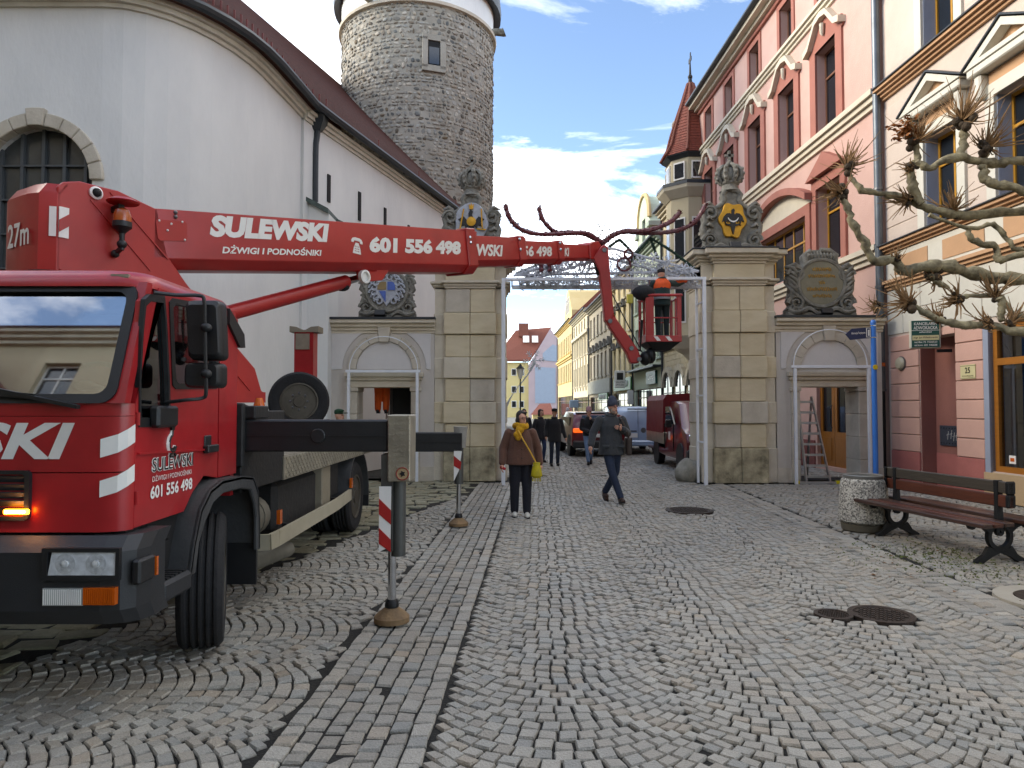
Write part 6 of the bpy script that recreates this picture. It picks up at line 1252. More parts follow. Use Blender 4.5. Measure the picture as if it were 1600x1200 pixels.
# ladders
def ladder(t, w0, w1, h, n, lean, y0, m=m_chrome, side=1):
    for s in (-1, 1): MB().bar((s * w0 / 2, y0, 0), (s * w1 / 2, y0 + lean, h), .03, .06, (0, 1, 0)).build('rail', m, t)
    for k in range(n): f = (k + .6) / n; MB().bar((-(w0 + (w1 - w0) * f) / 2, y0 + lean * f, h * f), ((w0 + (w1 - w0) * f) / 2, y0 + lean * f, h * f), .05, .03, (0, 1, 0)).build('rung', m, t)
m_lad = mat('aluminium_ladder', '#a9abab', .35, .7, var=.15); lp = at(1275, 748, 15.0)
t = thing('step_ladder', 'tall aluminium step ladder with yellow feet in the right portal', 'ladder', (lp.x, 15.05, 0), .12, 'ladders of the workers')
b = MB()
pA, pB = at(1260, 748, 15.05), at(1297, 748, 15.05); pT0, pT1 = at(1246, 620, 15.4), at(1268, 620, 15.4); inv = MW[t].inverted()
for pa, pt in ((pA, pT0), (pB, pT1)): MB().bar(inv @ Vector((pa.x, 15.05, .04)), inv @ pt, .03, .06, (0, 1, 0)).build('rail', m_lad, t)
for k in range(8):
    f = (k + .5) / 8; l, r = inv @ Vector((pA.x, 15.05, .04)).lerp(pT0, f), inv @ Vector((pB.x, 15.05, .04)).lerp(pT1, f); MB().bar(l, r, .05, .03, (0, 1, 0)).build('rung', m_lad, t)
for pa, pt in ((Vector((pA.x - .12, 16.0, .04)), pT0), (Vector((pB.x - .1, 16.0, .04)), pT1)): MB().bar(inv @ pa, inv @ pt, .03, .05, (0, 1, 0)).build('rear_rail', m_lad, t)
q0, q1 = at(1246, 750, 15.0), at(1310, 750, 15.0); st_ = MB().bar(inv @ Vector((q0.x, 15.02, .03)), inv @ Vector((q1.x, 15.02, .03)), .05, .05).build('foot_bar', m_lad, t)
for q in (q0, q1): MB().box(inv @ Vector((q.x, 15.02, .035)), (.1, .08, .07)).build('yellow_foot', mat('yellow_plastic', '#c8b514', .5), t, bevel=.01)
lw = Vector((at(617, 700, 16.75).x, 16.75, 0)); t = thing('step_ladder', 'aluminium step ladder inside the left portal behind the outrigger', 'ladder', lw, .0, 'ladders of the workers'); ladder(t, .5, .36, 2.15, 7, .45, -.3, m_lad); ladder(t, .5, .36, 2.1, 3, -.45, .62, m_lad)
MB().tube([(-.18, .15, 2.15), (-.17, .15, 2.3), (0, .15, 2.34), (.17, .15, 2.3), (.18, .15, 2.15)], .018, 8).build('hand_hoop', m_lad, t)
# ---------------------------------------------------------------- white frames at the gate
def framep(name, label, u0, u1, vt, vb, Y, r=.032):
    t = thing(name, label, 'frame', (at((u0 + u1) / 2, 700, Y).x, Y, 0), 0, 'white metal frames at the gate'); a, c = at(u0, vt, Y), at(u1, vt, Y)
    for p in (a, c): MB().bar((p.x - t.location.x, 0, 0), (p.x - t.location.x, 0, p.z), .06, .06, (0, 1, 0)).build('upright', m_whmet, t, bevel=.004)
    MB().bar((a.x - t.location.x - .07, 0, a.z + .0), (c.x - t.location.x + .07, 0, c.z), .065, .06).build('top_bar', m_whmet, t, bevel=.004); return t
t = framep('portal_frame', 'white metal frame with arch wire standing at the left portal', 545, 652, 580, 750, 15.35); w = (at(652, 580, 15.35).x - at(545, 580, 15.35).x) / 2; zc = at(0, 578, 15.35).z
MB().tube([(w * cos(q), 0, zc + w * .98 * sin(q)) for q in [pi * k / 24 for k in range(25)]], .012, 6).build('arch_wire', m_whmet, t, smooth=True)
t = framep('portal_frame', 'white metal frame with arch wire standing at the right portal', 1242, 1357, 573, 750, 14.98); w = (at(1357, 580, 14.98).x - at(1242, 580, 14.98).x) / 2; zc = at(0, 571, 14.98).z
MB().tube([(w * cos(q), 0, zc + w * .98 * sin(q)) for q in [pi * k / 24 for k in range(25)]], .012, 6).build('arch_wire', m_whmet, t, smooth=True)
GY = 14.8
t = thing('gate_frame', 'large white metal frame spanning the gate between both pillars', 'frame', (at(943, 700, GY).x, GY, 0), 0, 'white metal frames at the gate'); ox = t.location.x
def g(u, v, y=GY): p = at(u, v, y); return (p.x - ox, y - GY, p.z)
for u in (787, 1100):
    a = g(u, 436); MB().bar((a[0], 0, 0), a, .07, .07, (0, 1, 0)).build('upright', m_whmet, t, bevel=.004); MB().bar((a[0] - .03, .5, 0), (a[0] - .03, .5, a[2]), .05, .05, (0, 1, 0)).build('rear_upright', m_whmet, t)
    for z in (.9, 1.9, 2.9, 3.9): MB().bar((a[0], 0, z), (a[0] - .03, .5, z), .035, .035).build('rung', m_whmet, t)
MB().bar(g(784, 437), g(1103, 435), .065, .06).build('top_bar', m_whmet, t, bevel=.004); a, c = g(800, 449, 15.2), g(1096, 448, 15.2); MB().bar(a, c, .1, .08).build('rear_bar', m_whmet, t)
for u in (800, 850, 905, 960, 1015, 1060, 1096): MB().bar(g(u, 436), g(u, 448, 15.2), .03, .03).build('cross_tie', m_whmet, t)
# light sign on top: gable truss, wire letters, ornaments
LY = 14.95; t = thing('christmas_light_sign', 'white wire christmas greeting sign with snowflakes on the gate frame', 'light sign', (at(945, 400, LY).x, LY, at(945, 436, LY).z)); O = MW[t].translation
m_wire = mat('white_light_wire', '#c9ced6', .4, var=.1); m_fir = mat('fir_garland', '#1f3a2c', .85, var=.4, scale=30)
def l3(u, v, y=LY): return Vector(at(u, v, y)) - O
for pl in (((802, 431), (925, 395), (945, 388)), ((1092, 424), (960, 389), (945, 388)), ((805, 430), (1092, 424)), ((812, 443), (945, 402), (1060, 432))): MB().tube([l3(*p) for p in pl], .028, 8).build('truss_tube', m_wire, t)
b = MB(); rr = random.Random(9)
for k in range(750):
    u = rr.uniform(815, 1085); top = 388 + abs(u - 945) * (.26); v = rr.uniform(top + 2, 432); p = l3(u, v, LY + rr.uniform(-.06, .1)); d = Vector((rr.gauss(0, .08), rr.gauss(0, .03), rr.gauss(0, .1))); b.tube([p, p + d * .6 + Vector((0, 0, .03)), p + d], .011, 4, caps=False)
for k in range(70):
    u = rr.uniform(815, 1090); p = l3(u, 449, 15.2); l = rr.uniform(.03, .1); b.tube([p, p - Vector((0, 0, l))], .005, 4, caps=False)
for k in range(420):
    u = rr.uniform(815, 1090); f = rr.random(); p = l3(u, 436 + 12 * f, LY + .25 * f); q = rr.uniform(.03, .1); b.tube([p + Vector((q * cos(a), 0, q * sin(a))) for a in [rr.random() * 2 + i for i in range(5)]], .009, 4, caps=False)
tag(b.build('light_strings', m_wire, t, fix=False), kind='stuff')
text('Wesołych', m_wire, t, l3(846, 428, LY - .05), (1, 0, .0), (0, 0, 1), w=l3(940, 420).x - l3(846, 420).x, h=.36, shear=.2, name='wire_greeting', bold=.012, off=.0); text('Świąt', m_wire, t, l3(848, 448, LY - .05), (1, 0, .0), (0, 0, 1), w=l3(905, 420).x - l3(848, 420).x, h=.26, shear=.2, name='wire_greeting', bold=.012, off=0)
def flake(b, c, r, n_=6, w=.008):
    for k in range(n_):
        a = k * pi / 3 + .1; d = Vector((cos(a), 0, sin(a))); b.tube([c, c + d * r], w, 5)
        for f in (.45, .7):
            for s in (-1, 1): e = Vector((cos(a + s * .8), 0, sin(a + s * .8))); b.tube([c + d * r * f, c + d * r * f + e * r * .3], w * .8, 5)
MB_ = MB(); flake(MB_, l3(941, 360), .2); MB_.tube([l3(941, 374), l3(942, 388)], .008, 5); MB_.build('snowflake', m_iron, t)
for u, v, r in ((1045, 408, .13), (1068, 420, .12), (1000, 408, .14), (1022, 402, .12), (872, 420, .12)): b = MB(); flake(b, l3(u, v, LY - .08), r, 6, .012); b.build('snowflake', m_wire, t)
def fuzzy(b, pts, r, n, rg, sp_=.05):
    pts = smoothpts(pts, 8); b.tube(pts, [r * rg.uniform(.75, 1.1) for _ in pts], 7)
    for k in range(n):
        i = rg.randrange(len(pts) - 1); p = pts[i].lerp(pts[i + 1], rg.random()); d = Vector((rg.gauss(0, 1), rg.gauss(0, 1), rg.gauss(0, 1))).normalized() * (r + rg.random() * sp_); s = Vector((rg.gauss(0, .02), rg.gauss(0, .02), rg.gauss(0, .02))); b.add([p + s, p - s, p + d], [(0, 1, 2)])
for pl in (((1017, 372), (1050, 393), (1088, 422)), ((1017, 372), (1002, 388), (985, 408)), ((1017, 374), (1022, 388), (1030, 410)), ((968, 374), (952, 386), (940, 400)), ((968, 374), (982, 388), (995, 402)), ((806, 428), (830, 418), (852, 408)), ((812, 444), (835, 430), (862, 414))):
    b = MB(); fuzzy(b, [l3(u, v, LY + .12) for u, v in pl], .03, 130, random.Random(pl[0][0]), .035); b.build('fir_strand', m_fir, t, fix=False)
m_tin = mat('red_tinsel', '#5e1420', .45, var=.4, scale=25, spec=.8)
for u, v, r in ((975, 413, .14), (982, 397, .09)):
    c = l3(u, v, LY - .1); b = MB(); fuzzy(b, [c + Vector((r * cos(q), 0, r * sin(q))) for q in [2 * pi * k / 12 for k in range(13)]], .02, 120, random.Random(3), .02); b.build('bauble_ring', m_tin, t, fix=False)
for u in (845, 858): b = MB(); fuzzy(b, [l3(u, 411, LY - .1), l3(u + 1, 424, LY - .1)], .05, 80, random.Random(4), .03); b.build('tinsel_bell', m_tin, t, fix=False)
GA = (((790, 321), (796, 340), (812, 357), (835, 365), (862, 366), (885, 365), (912, 364), (928, 370), (941, 380)), ((842, 324), (848, 343), (861, 358), (872, 364), (890, 363), (914, 366), (930, 374), (941, 382)), ((941, 382), (950, 374), (960, 366), (978, 361), (1005, 361), (1030, 355), (1050, 345), (1062, 332)), ((942, 380), (955, 370), (972, 363), (1005, 364), (1040, 363), (1068, 357), (1088, 344), (1103, 319)))
tg = thing('tinsel_garland', 'dark red tinsel garland with curled ends above the gate frame', 'garland', tuple(at(941, 385, LY)))
for i, pl in enumerate(GA): b = MB(); fuzzy(b, [Vector(at(u, v, LY + .1 * (i % 2))) - MW[tg].translation for u, v in pl], .052, 700, random.Random(20 + i), .045); b.build('strand', m_tin, tg, fix=False)
MB().tube([Vector((0, 0, 0)), Vector((.05, 0, -.5))], .03, 8).build('support_rod', m_whmet, tg)
# ---------------------------------------------------------------- pollarded plane tree on the right
m_bark = mat('plane_bark', '#b3a987', .8, scale=7, bump=.8, bscale=22, col2='#4a4232', mix=1.0); m_twig = mat('twig_brown', '#8d6f4c', .8, var=.4, scale=9); m_knob = mat('knuckle_bark', '#463a2c', .9, var=.4, scale=14, bump=.8, bscale=40); m_leaf = mat('dry_leaves', '#8a5426', .8, var=.4, scale=20)
TY = 8.8; tr = thing('plane_tree', 'pollarded plane tree with knobbly bare branches reaching in from the right', 'tree', (8.4, 9.2, 0)); TB = MW[tr].translation
def tl(u, v, y): return Vector(at(u, v, y)) - TB
BR = [([(1327, 266), (1330, 277), (1347, 297), (1373, 302), (1413, 310), (1453, 327), (1507, 337), (1600, 330), (1690, 345)], 9.3, (5, 9)), ([(1430, 226), (1433, 250), (1423, 268), (1427, 293), (1440, 318)], 9.2, (7, 9)), ([(1433, 252), (1453, 262), (1493, 246), (1550, 257), (1600, 252), (1690, 290)], 9.0, (6, 11)), ([(1504, 200), (1507, 217), (1499, 243)], 9.0, (7, 8)), ([(1541, 235), (1535, 260)], 9.05, (7, 7)), ([(1537, 258), (1538, 277), (1552, 288), (1600, 297), (1690, 320)], 8.9, (8, 11)), ([(1317, 307), (1323, 320), (1333, 350), (1350, 378), (1366, 408), (1397, 407), (1413, 424), (1463, 413), (1500, 422), (1550, 432), (1600, 435), (1690, 420)], 8.5, (6, 12)), ([(1421, 474), (1430, 480), (1463, 497), (1500, 507), (1547, 508), (1600, 517), (1690, 480)], 8.2, (4, 9)), ([(1497, 468), (1515, 462), (1560, 463), (1575, 480), (1600, 495), (1690, 470)], 8.4, (4, 7)), ([(1453, 337), (1520, 357), (1553, 350), (1575, 375), (1600, 392), (1690, 400)], 8.9, (4, 6)), ([(1513, 358), (1520, 377), (1556, 386), (1560, 407), (1600, 397), (1690, 400)], 8.8, (6, 8)), ([(1480, 450), (1463, 440), (1455, 432)], 8.5, (5, 6)), ([(1563, 500), (1566, 478), (1560, 465)], 8.3, (6, 7))]
rg = random.Random(11)
for pts, y, (ra, rb) in BR:
    P = [tl(u, v, y + .05 * sin(u * .05)) for u, v in pts]
    if pts[-1][0] > 1650: P.append(Vector((0, 0, P[-1].z * .3 + 2.3)))
    P = smoothpts(P, 5); n = len(P); k = 6.8 / FPX
    b = MB(); b.tube([p + Vector((rg.gauss(0, .008), rg.gauss(0, .008), rg.gauss(0, .008))) for p in P], [(ra + (rb - ra) * min(1, i / n * 1.4)) * k * rg.uniform(.75, 1.28) for i in range(n)], 9); b.build('branch', m_bark, tr, smooth=True, ang=70)
MB().tube([(.05, 0, 0), (0, 0, .3), (.03, 0, 1.2), (0, 0, 2.2), (0, 0, 3.0), (-.1, 0, 3.6)], [.32, .25, .21, .2, .24, .2], 14).build('trunk', m_bark, tr, smooth=True)
for z, u, v in ((0, 1690, 345), (0, 1690, 290), (0, 1690, 420)): MB().tube([(0, 0, 2.6), tl(u, v, 9) * .5 + Vector((0, 0, 1.3)), tl(u, v, 9)], [.16, .13, .1], 9).build('limb', m_bark, tr, smooth=True)
KN = [(1322, 262, 9.3, 1, 1.0, 60), (1316, 300, 8.5, .8, .8, 190), (1431, 222, 9.2, 1, 1.0, 60), (1424, 262, 9.2, .8, .45, 180), (1503, 190, 9.0, 1.15, 1.25, 75), (1541, 230, 9.05, 1, 1.1, 45), (1421, 472, 8.2, .9, .9, 160), (1497, 466, 8.4, .7, .7, 190), (1463, 434, 8.5, 1.0, .5, 200), (1420, 312, 9.3, .7, .7, 190), (1490, 330, 9.3, .6, .8, 90), (1400, 405, 8.5, .4, .35, 90), (1555, 465, 8.4, .6, .7, 90), (1370, 478, 8.25, .5, .4, 190), (1545, 505, 8.2, .5, .5, 170), (1470, 498, 8.2, .5, .5, 150), (1580, 505, 8.2, .5, .6, 60)]
for u, v, y, ks, ln, dirdeg in KN:
    c = tl(u, v, y); b = MB()
    for k in range(9): b.ell(c + Vector((rg.gauss(0, .04), rg.gauss(0, .04), rg.gauss(0, .05))) * ks, rg.uniform(.03, .065) * ks, 7, 5)
    kn = b.build('knuckle', m_knob, tr, smooth=True, ang=80); b = MB()
    for k in range(int(70 * max(.4, ln))):
        a = radians(dirdeg + rg.gauss(0, 42)); e = rg.gauss(0, .6); d = Vector((cos(a) * cos(e), sin(e), sin(a) * cos(e))); l = rg.choice((.5, .8, 1, 1.2)) * rg.uniform(.12, .5) * ln; s = c + d * .03 * ks; m_ = s + d * l * .5 + Vector((rg.gauss(0, .02), rg.gauss(0, .02), rg.gauss(0, .02))); b.tube([s, m_, s + d * l + Vector((0, 0, rg.uniform(0, .05)))], [(w_ := rg.uniform(.005, .014)), w_ * .75, w_ * .35], 4, caps=False)
    tag(b.build('twigs', m_twig, kn, fix=False), kind='stuff')
b = MB(); c = tl(1412, 203, 9.2)
for k in range(170):
    p = c + Vector((rg.gauss(0, .085), rg.gauss(0, .07), rg.gauss(0, .08))); R = Matrix.Rotation(rg.random() * 6, 3, 'Z') @ Matrix.Rotation(rg.random() * 6, 3, 'X'); s = rg.uniform(.025, .05)
    b.add([p + R @ Vector(q) * s for q in ((-1, 0, 0), (0, -.6, .2), (1, 0, 0), (0, .6, .2))], [(0, 1, 2, 3)])
tag(b.build('leaf_clump', m_leaf, tr, fix=False), kind='stuff')
# ---------------------------------------------------------------- far street things
lpz = at(813, 640, 46); t = thing('street_lamp', 'black street lamp with lantern head far down the street', 'street lamp', (lpz.x, 46, 0)); hz = at(813, 592, 46).z
MB().tube([(0, 0, 0), (0, 0, .8), (0, 0, .85), (0, 0, hz)], [.1, .09, .05, .045], 10).build('post', m_iron, t, smooth=True); MB().lathe([(.1, hz), (.24, hz + .65), (.24, hz + .67)], n=6).build('lantern_glass', m_letter, t); MB().lathe([(.3, hz + .67), (.12, hz + .85), (.03, hz + 1.0)], n=6).build('lantern_roof', m_iron, t)
b = MB(); c0 = Vector((-.6, 0, hz - 1.4))
for k in range(5): b.tube(smoothpts([c0 + Vector((-.4, 0, -.8 + .1 * k)), c0 + Vector((.1, 0, .4)), c0 + Vector((.9 + .1 * k, 0, 1.4 + .15 * k)), c0 + Vector((1.6, 0, 2.4 + .1 * k))], 4), .03, 5)
flake(b, c0 + Vector((1.5, 0, 2.6)), .75, 6, .03); b.build('comet_decoration', m_wire, t)
def proj(name, label, u0, v0, u1, v1, Y, m, lines, tm):
    a, c = at(u0, v0, Y), at(u1, v1, Y); cx = (a.x + c.x) / 2; t = thing(name, label, 'sign', (cx, Y, c.z)); w, h = c.x - a.x, a.z - c.z
    bd = MB().bb(-w / 2, w / 2, -.06, .06, 0, h).build('board', m, t, bevel=.04); MB().bar((w / 2, 0, h * .9), (FX(Y) - cx + .1, 0, h * .9), .05, .05).build('bracket', m_iron, t)
    for s, fz, fh in lines: text(s, tm, bd, (0, -.06, h * fz), (1, 0, 0), (0, 0, 1), w=w * .8, h=h * fh, align='C', off=.01)
    return t
t = proj('projecting_sign', 'white hanging sign with a black square logo over the shops', 960, 579, 977, 606, 44, m_letter, (('SALON', .28, .1), ('OPTYCZNY', .12, .1)), MATS['print_black']); MB().bb(-.2, .2, -.075, -.06, .5, .95).build('logo_square', MATS['print_black'], t)
proj('projecting_sign', 'pale blue hanging shop sign near the yellow house', 890, 625, 904, 637, 60, mat('sign_pale_blue', '#9db4cc', .5), (), m_navy); proj('projecting_sign', 'small pale hanging sign below the white sign with the square logo', 980, 610, 990, 632, 42, m_letter, (), MATS['print_black']); proj('projecting_sign', 'small yellow box sign high on the cream house', 979, 460, 989, 474, 42, mat('sign_yellow', '#c2b04a', .5), (), m_navy)
# ---------------------------------------------------------------- vehicles
m_car = mat('car_maroon', '#6a1620', .28, var=.08, coat=.7); m_tarp = mat('tarp_red', '#74161b', .6, var=.15, scale=3, bump=.3, bscale=4); m_van = mat('van_silver_blue', '#9fb4cf', .25, .15, var=.04, coat=.7); m_tail = mat('tail_lamp_lit', '#c8501a', .4, emit=.5); m_cglass = mat('tinted_glass', '#11161b', .05, var=.1, spec=.9)
def vehicle(name, label, loc, rz, prof, W, m, wheels, R, parts):
    t = thing(name, label, 'car' if 'car' in name else name.split('_')[-1], loc, rz)
    k = 8; rings = []
    for f, ins in ((0, .16), (.12, .04), (.35, 0), (.65, 0), (.88, .04), (1, .16)):
        x = -W / 2 + W * f; c = (sum(p[0] for p in prof) / len(prof), sum(p[1] for p in prof) / len(prof)); rings.append([(x * (1 - .16 * max(0, min(1, (z - .95) / .6))), c[0] + (y - c[0]) * (1 - ins * .2), c[1] + (z - c[1]) * (1 - ins * .2)) for y, z in prof])
    MB().loft(rings).build('body', m, t, bevel=.03, seg=2, smooth=True)
    for y in wheels:
        for s in (-1, 1):
            w = MB(); w.lathe([(R * .6, -.1), (R * .95, -.1), (R, -.06), (R, .06), (R * .95, .1), (R * .6, .1)], (s * (W / 2 - .1), y, R), 28, Matrix.Rotation(pi / 2, 3, 'Y'), close=True); o = w.build('wheel', m_rubber, t, smooth=True); MB().lathe([(R * .62, -.08), (R * .6, .09), (R * .2, .06), (.001, .07)] if s > 0 else [(R * .62, .08), (R * .6, -.09), (R * .2, -.06), (.001, -.07)], (s * (W / 2 - .1), y, R), 20, Matrix.Rotation(pi / 2, 3, 'Y')).build('rim', m_steel, o, smooth=True)
            MB().lathe([(R * 1.13, -.02), (R * 1.13, .02), (.001, .02)], (s * (W / 2 - .012), y, R + .02), 24, Matrix.Rotation(pi / 2, 3, 'Y')).build('wheel_arch', m_black, t)
    parts(t); return t
# pickup: local -y is the front, faces the camera
def pk(t):
    W = 1.9
    MB().bb(-.96, .96, .55, 3.0, .62, .95).build('cargo_side', m_alu, t, bevel=.02); b = MB(); 
    rings = []
    for i in range(13): y = .6 + 2.35 * i / 12; dz = .012 * (i % 2); rings.append([(x * (1 - dz), y, z - dz) for x, z in [(-.97, .93), (-.95, 1.85), (-.85, 2.0), (0, 2.05), (.85, 2.0), (.95, 1.85), (.97, .93)]])
    b.loft(rings); b.build('tarpaulin', m_tarp, t, smooth=True, ang=20)
    for s in (-1, 1):
        f = lambda a, z, d: (s * (.955 + d), a, z)
        MB().plate([(-.55, 1.2), (.25, 1.2), (.25, 1.66), (-.2, 1.66)], -.03, .006, f).build('side_window', m_cglass, t); MB().plate([(-.75, 1.2), (-.62, 1.2), (-.3, 1.62)], -.03, .006, f).build('quarter_window', m_cglass, t); MB().box((s * 1.05, -.5, 1.22), (.16, .1, .22)).build('mirror', m_black, t, bevel=.03); MB().bb(s * .95 - .01, s * .95 + .02, -.6, -.595, .5, 1.2).build('door_line', m_dark, t); MB().bb(s * .95 - .01, s * .95 + .02, .42, .425, .5, 1.2).build('door_line', m_dark, t); MB().bb(s * .95, s * .965, -.28, -.12, .78, 1.0).build('door_emblem', m_letter, t)
        MB().box((s * .72, -2.0, .88), (.36, .12, .2)).build('headlight', m_chrome, t, bevel=.03)
    MB().add([(-.8, -1.3, 1.15), (.8, -1.3, 1.15), (.7, -.62, 1.72), (-.7, -.62, 1.72)], [(0, 1, 2, 3)]).build('windscreen', m_cglass, t); MB().bb(-.95, .95, -2.16, -1.9, .28, .62).build('bumper', m_bump, t, bevel=.04); MB().bb(-.4, .4, -2.07, -2.0, .78, .9).build('grille', m_black, t)
vehicle('pickup_truck', 'dark red pickup truck with a tarpaulin cover parked behind the right pillar', (5.17, 18.9, 0), .0, [(-2.1, .3), (-2.1, .8), (-1.95, 1.0), (-1.35, 1.14), (-.65, 1.74), (-.3, 1.82), (.35, 1.82), (.45, 1.7), (.48, .5), (2.9, .48), (2.9, .4), (.4, .3)], 1.9, m_car, (-1.3, 1.55), .34, pk)
def vn(t):
    y = 2.17
    for s in (-1, 1): MB().box((s * .82, -y, .85), (.1, .05, .4)).build('tail_light', mat('tail_dark', '#7a1414', .3), t, bevel=.02)
    MB().bb(-.004, .004, -y - .03, -y, .4, 1.55).build('door_split', m_dark, t); MB().bb(-.85, .85, -y - .07, -y + .1, .3, .5).build('bumper', m_van, t, bevel=.04); MB().bb(-.5, -.02, -y - .04, -y, .6, .75).build('number_plate', m_letter, t); MB().bb(-.5, -.05, -y - .04, -y, .8, .84).build('handle', m_black, t); MB().lathe([(.09, 0), (.09, .02), (.001, .02)], (.18, -y - .02, .85), 16, Matrix.Rotation(pi / 2, 3, 'X')).build('badge', m_steel, t); MB().bb(-.35, .35, -y - .02, -y + .06, 1.56, 1.6).build('brake_light', m_black, t)
vehicle('delivery_van', 'pale blue silver delivery van seen from behind beside the red pickup', (4.35, 26.3, 0), 0, [(-2.2, .35), (-2.2, .9), (-2.12, 1.5), (-1.95, 1.66), (1.0, 1.7), (1.6, 1.1), (2.2, .95), (2.2, .35)], 1.8, m_van, (-1.3, 1.4), .32, vn)
def sv(t):
    y = 2.2; MB().add([(-.62, -y + .02, 1.0), (.62, -y + .02, 1.0), (.52, -y + .2, 1.38), (-.52, -y + .2, 1.38)], [(0, 1, 2, 3)]).build('rear_window', m_cglass, t)
    for s in (-1, 1): MB().box((s * .68, -y - .02, .88), (.36, .08, .15)).build('tail_light', m_tail, t, bevel=.03); MB().bb(s * .8, s * .84, -1.2, .9, 1.0, 1.3).build('side_window', m_cglass, t)
    MB().bb(-.86, .86, -y - .07, -y + .2, .3, .55).build('bumper', m_bump, t, bevel=.05); MB().bb(-.26, .26, -y - .05, -y, .66, .77).build('number_plate', m_letter, t); MB().bb(-.7, .7, -y + .3, .6, 1.44, 1.47).build('roof_rail', m_steel, t)
vehicle('parked_car', 'dark red estate car with a glowing tail light, seen from behind', (2.75, 25.2, 0), .05, [(-2.15, .35), (-2.2, .7), (-2.18, 1.0), (-1.95, 1.4), (-1.6, 1.48), (.5, 1.5), (1.3, 1.0), (2.1, .85), (2.2, .35)], 1.78, m_car, (-1.4, 1.3), .33, sv)
# ================================================================ people
m_skin = mat('skin', '#cc9a82', .55, var=.08, scale=9); 
def blob(shapes, vox, name, m, parent, it=4, extra=None):
    b = MB()
    for s in shapes:
        if s[0] == 'c':
            p0, p1, r0, r1 = Vector(s[1]), Vector(s[2]), s[3], s[4]; d = (p1 - p0); n = 5
            pts = [p0 - d.normalized() * r0 * .7] + [p0.lerp(p1, k / n) for k in range(n + 1)] + [p1 + d.normalized() * r1 * .7]; rs = [r0 * .55] + [r0 + (r1 - r0) * k / n for k in range(n + 1)] + [r1 * .55]; b.tube(pts, rs, 12)
        elif s[0] == 'e': b.ell(s[1], s[2], 14, 10)
        elif s[0] == 'l': b.loft([[(cx + rx * cos(2 * pi * k / 20), cy + ry * sin(2 * pi * k / 20), z) for k in range(20)] for z, rx, ry, cx, cy in s[1]])
    me = bpy.data.meshes.new('tmp'); me.from_pydata(b.v, [], b.f); bm = bmesh.new(); bm.from_mesh(me); bmesh.ops.recalc_face_normals(bm, faces=bm.faces); bm.to_mesh(me); bm.free()
    o = bpy.data.objects.new('tmp', me); COL.objects.link(o); r = o.modifiers.new('r', 'REMESH'); r.mode = 'VOXEL'; r.voxel_size = vox; q = o.modifiers.new('s', 'SMOOTH'); q.iterations = it; q.factor = .5
    dg = bpy.context.evaluated_depsgraph_get(); nm = bpy.data.meshes.new_from_object(o.evaluated_get(dg)); bpy.data.objects.remove(o)
    if extra:
        e = MB(); extra(e); k = len(nm.vertices); bm = bmesh.new(); bm.from_mesh(nm); vs = [bm.verts.new(v) for v in e.v]
        for f in e.f:
            try: bm.faces.new([vs[i] for i in f])
            except ValueError: pass
        bm.to_mesh(nm); bm.free()
    nm.materials.clear(); nm.materials.append(m); nm.shade_smooth(); ob = bpy.data.objects.new(name, nm); COL.objects.link(ob); ob.parent = parent; return ob
J0 = dict(hipL=(-.09, 0, .92), hipR=(.09, 0, .92), kneeL=(-.1, -.02, .5), kneeR=(.1, -.02, .5), ankL=(-.1, .02, .09), ankR=(.1, .02, .09), shL=(-.19, .0, 1.42), shR=(.19, .0, 1.42), elL=(-.26, .03, 1.14), elR=(.26, .03, 1.14), wrL=(-.27, -.04, .9), wrR=(.27, -.04, .9), footL=0, footR=0, head=(0, -.01, 1.63), yaw=0)
def fingers(e, w, d, side, s=1.0, curl=.5):
    w, d = Vector(w), Vector(d).normalized(); x = Vector((1, 0, 0)); x = (x - d * x.dot(d)).normalized() if abs(d.x) < .9 else Vector((0, -1, 0)); y = d.cross(x)
    e.ell(w + d * .045 * s, (.02 * s + .018 * abs(x.x), .036 * s, .045 * s), 8, 6)
    for k, l in enumerate((.062, .07, .066, .05)):
        b0 = w + d * .08 * s + y * (.027 - .018 * k) * s; b1 = b0 + d * l * .5 * s + x * side * -.01 * s; b2 = b1 + (d * .6 - x * side * curl).normalized() * l * .5 * s; e.tube([b0, b1, b2], [.009 * s, .0085 * s, .006 * s], 6)
    t0 = w + d * .03 * s + y * .03 * s; e.tube([t0, t0 + (d * .5 + y).normalized() * .03 * s, t0 + (d + y * .6).normalized() * .06 * s], [.011 * s, .01 * s, .007 * s], 6)
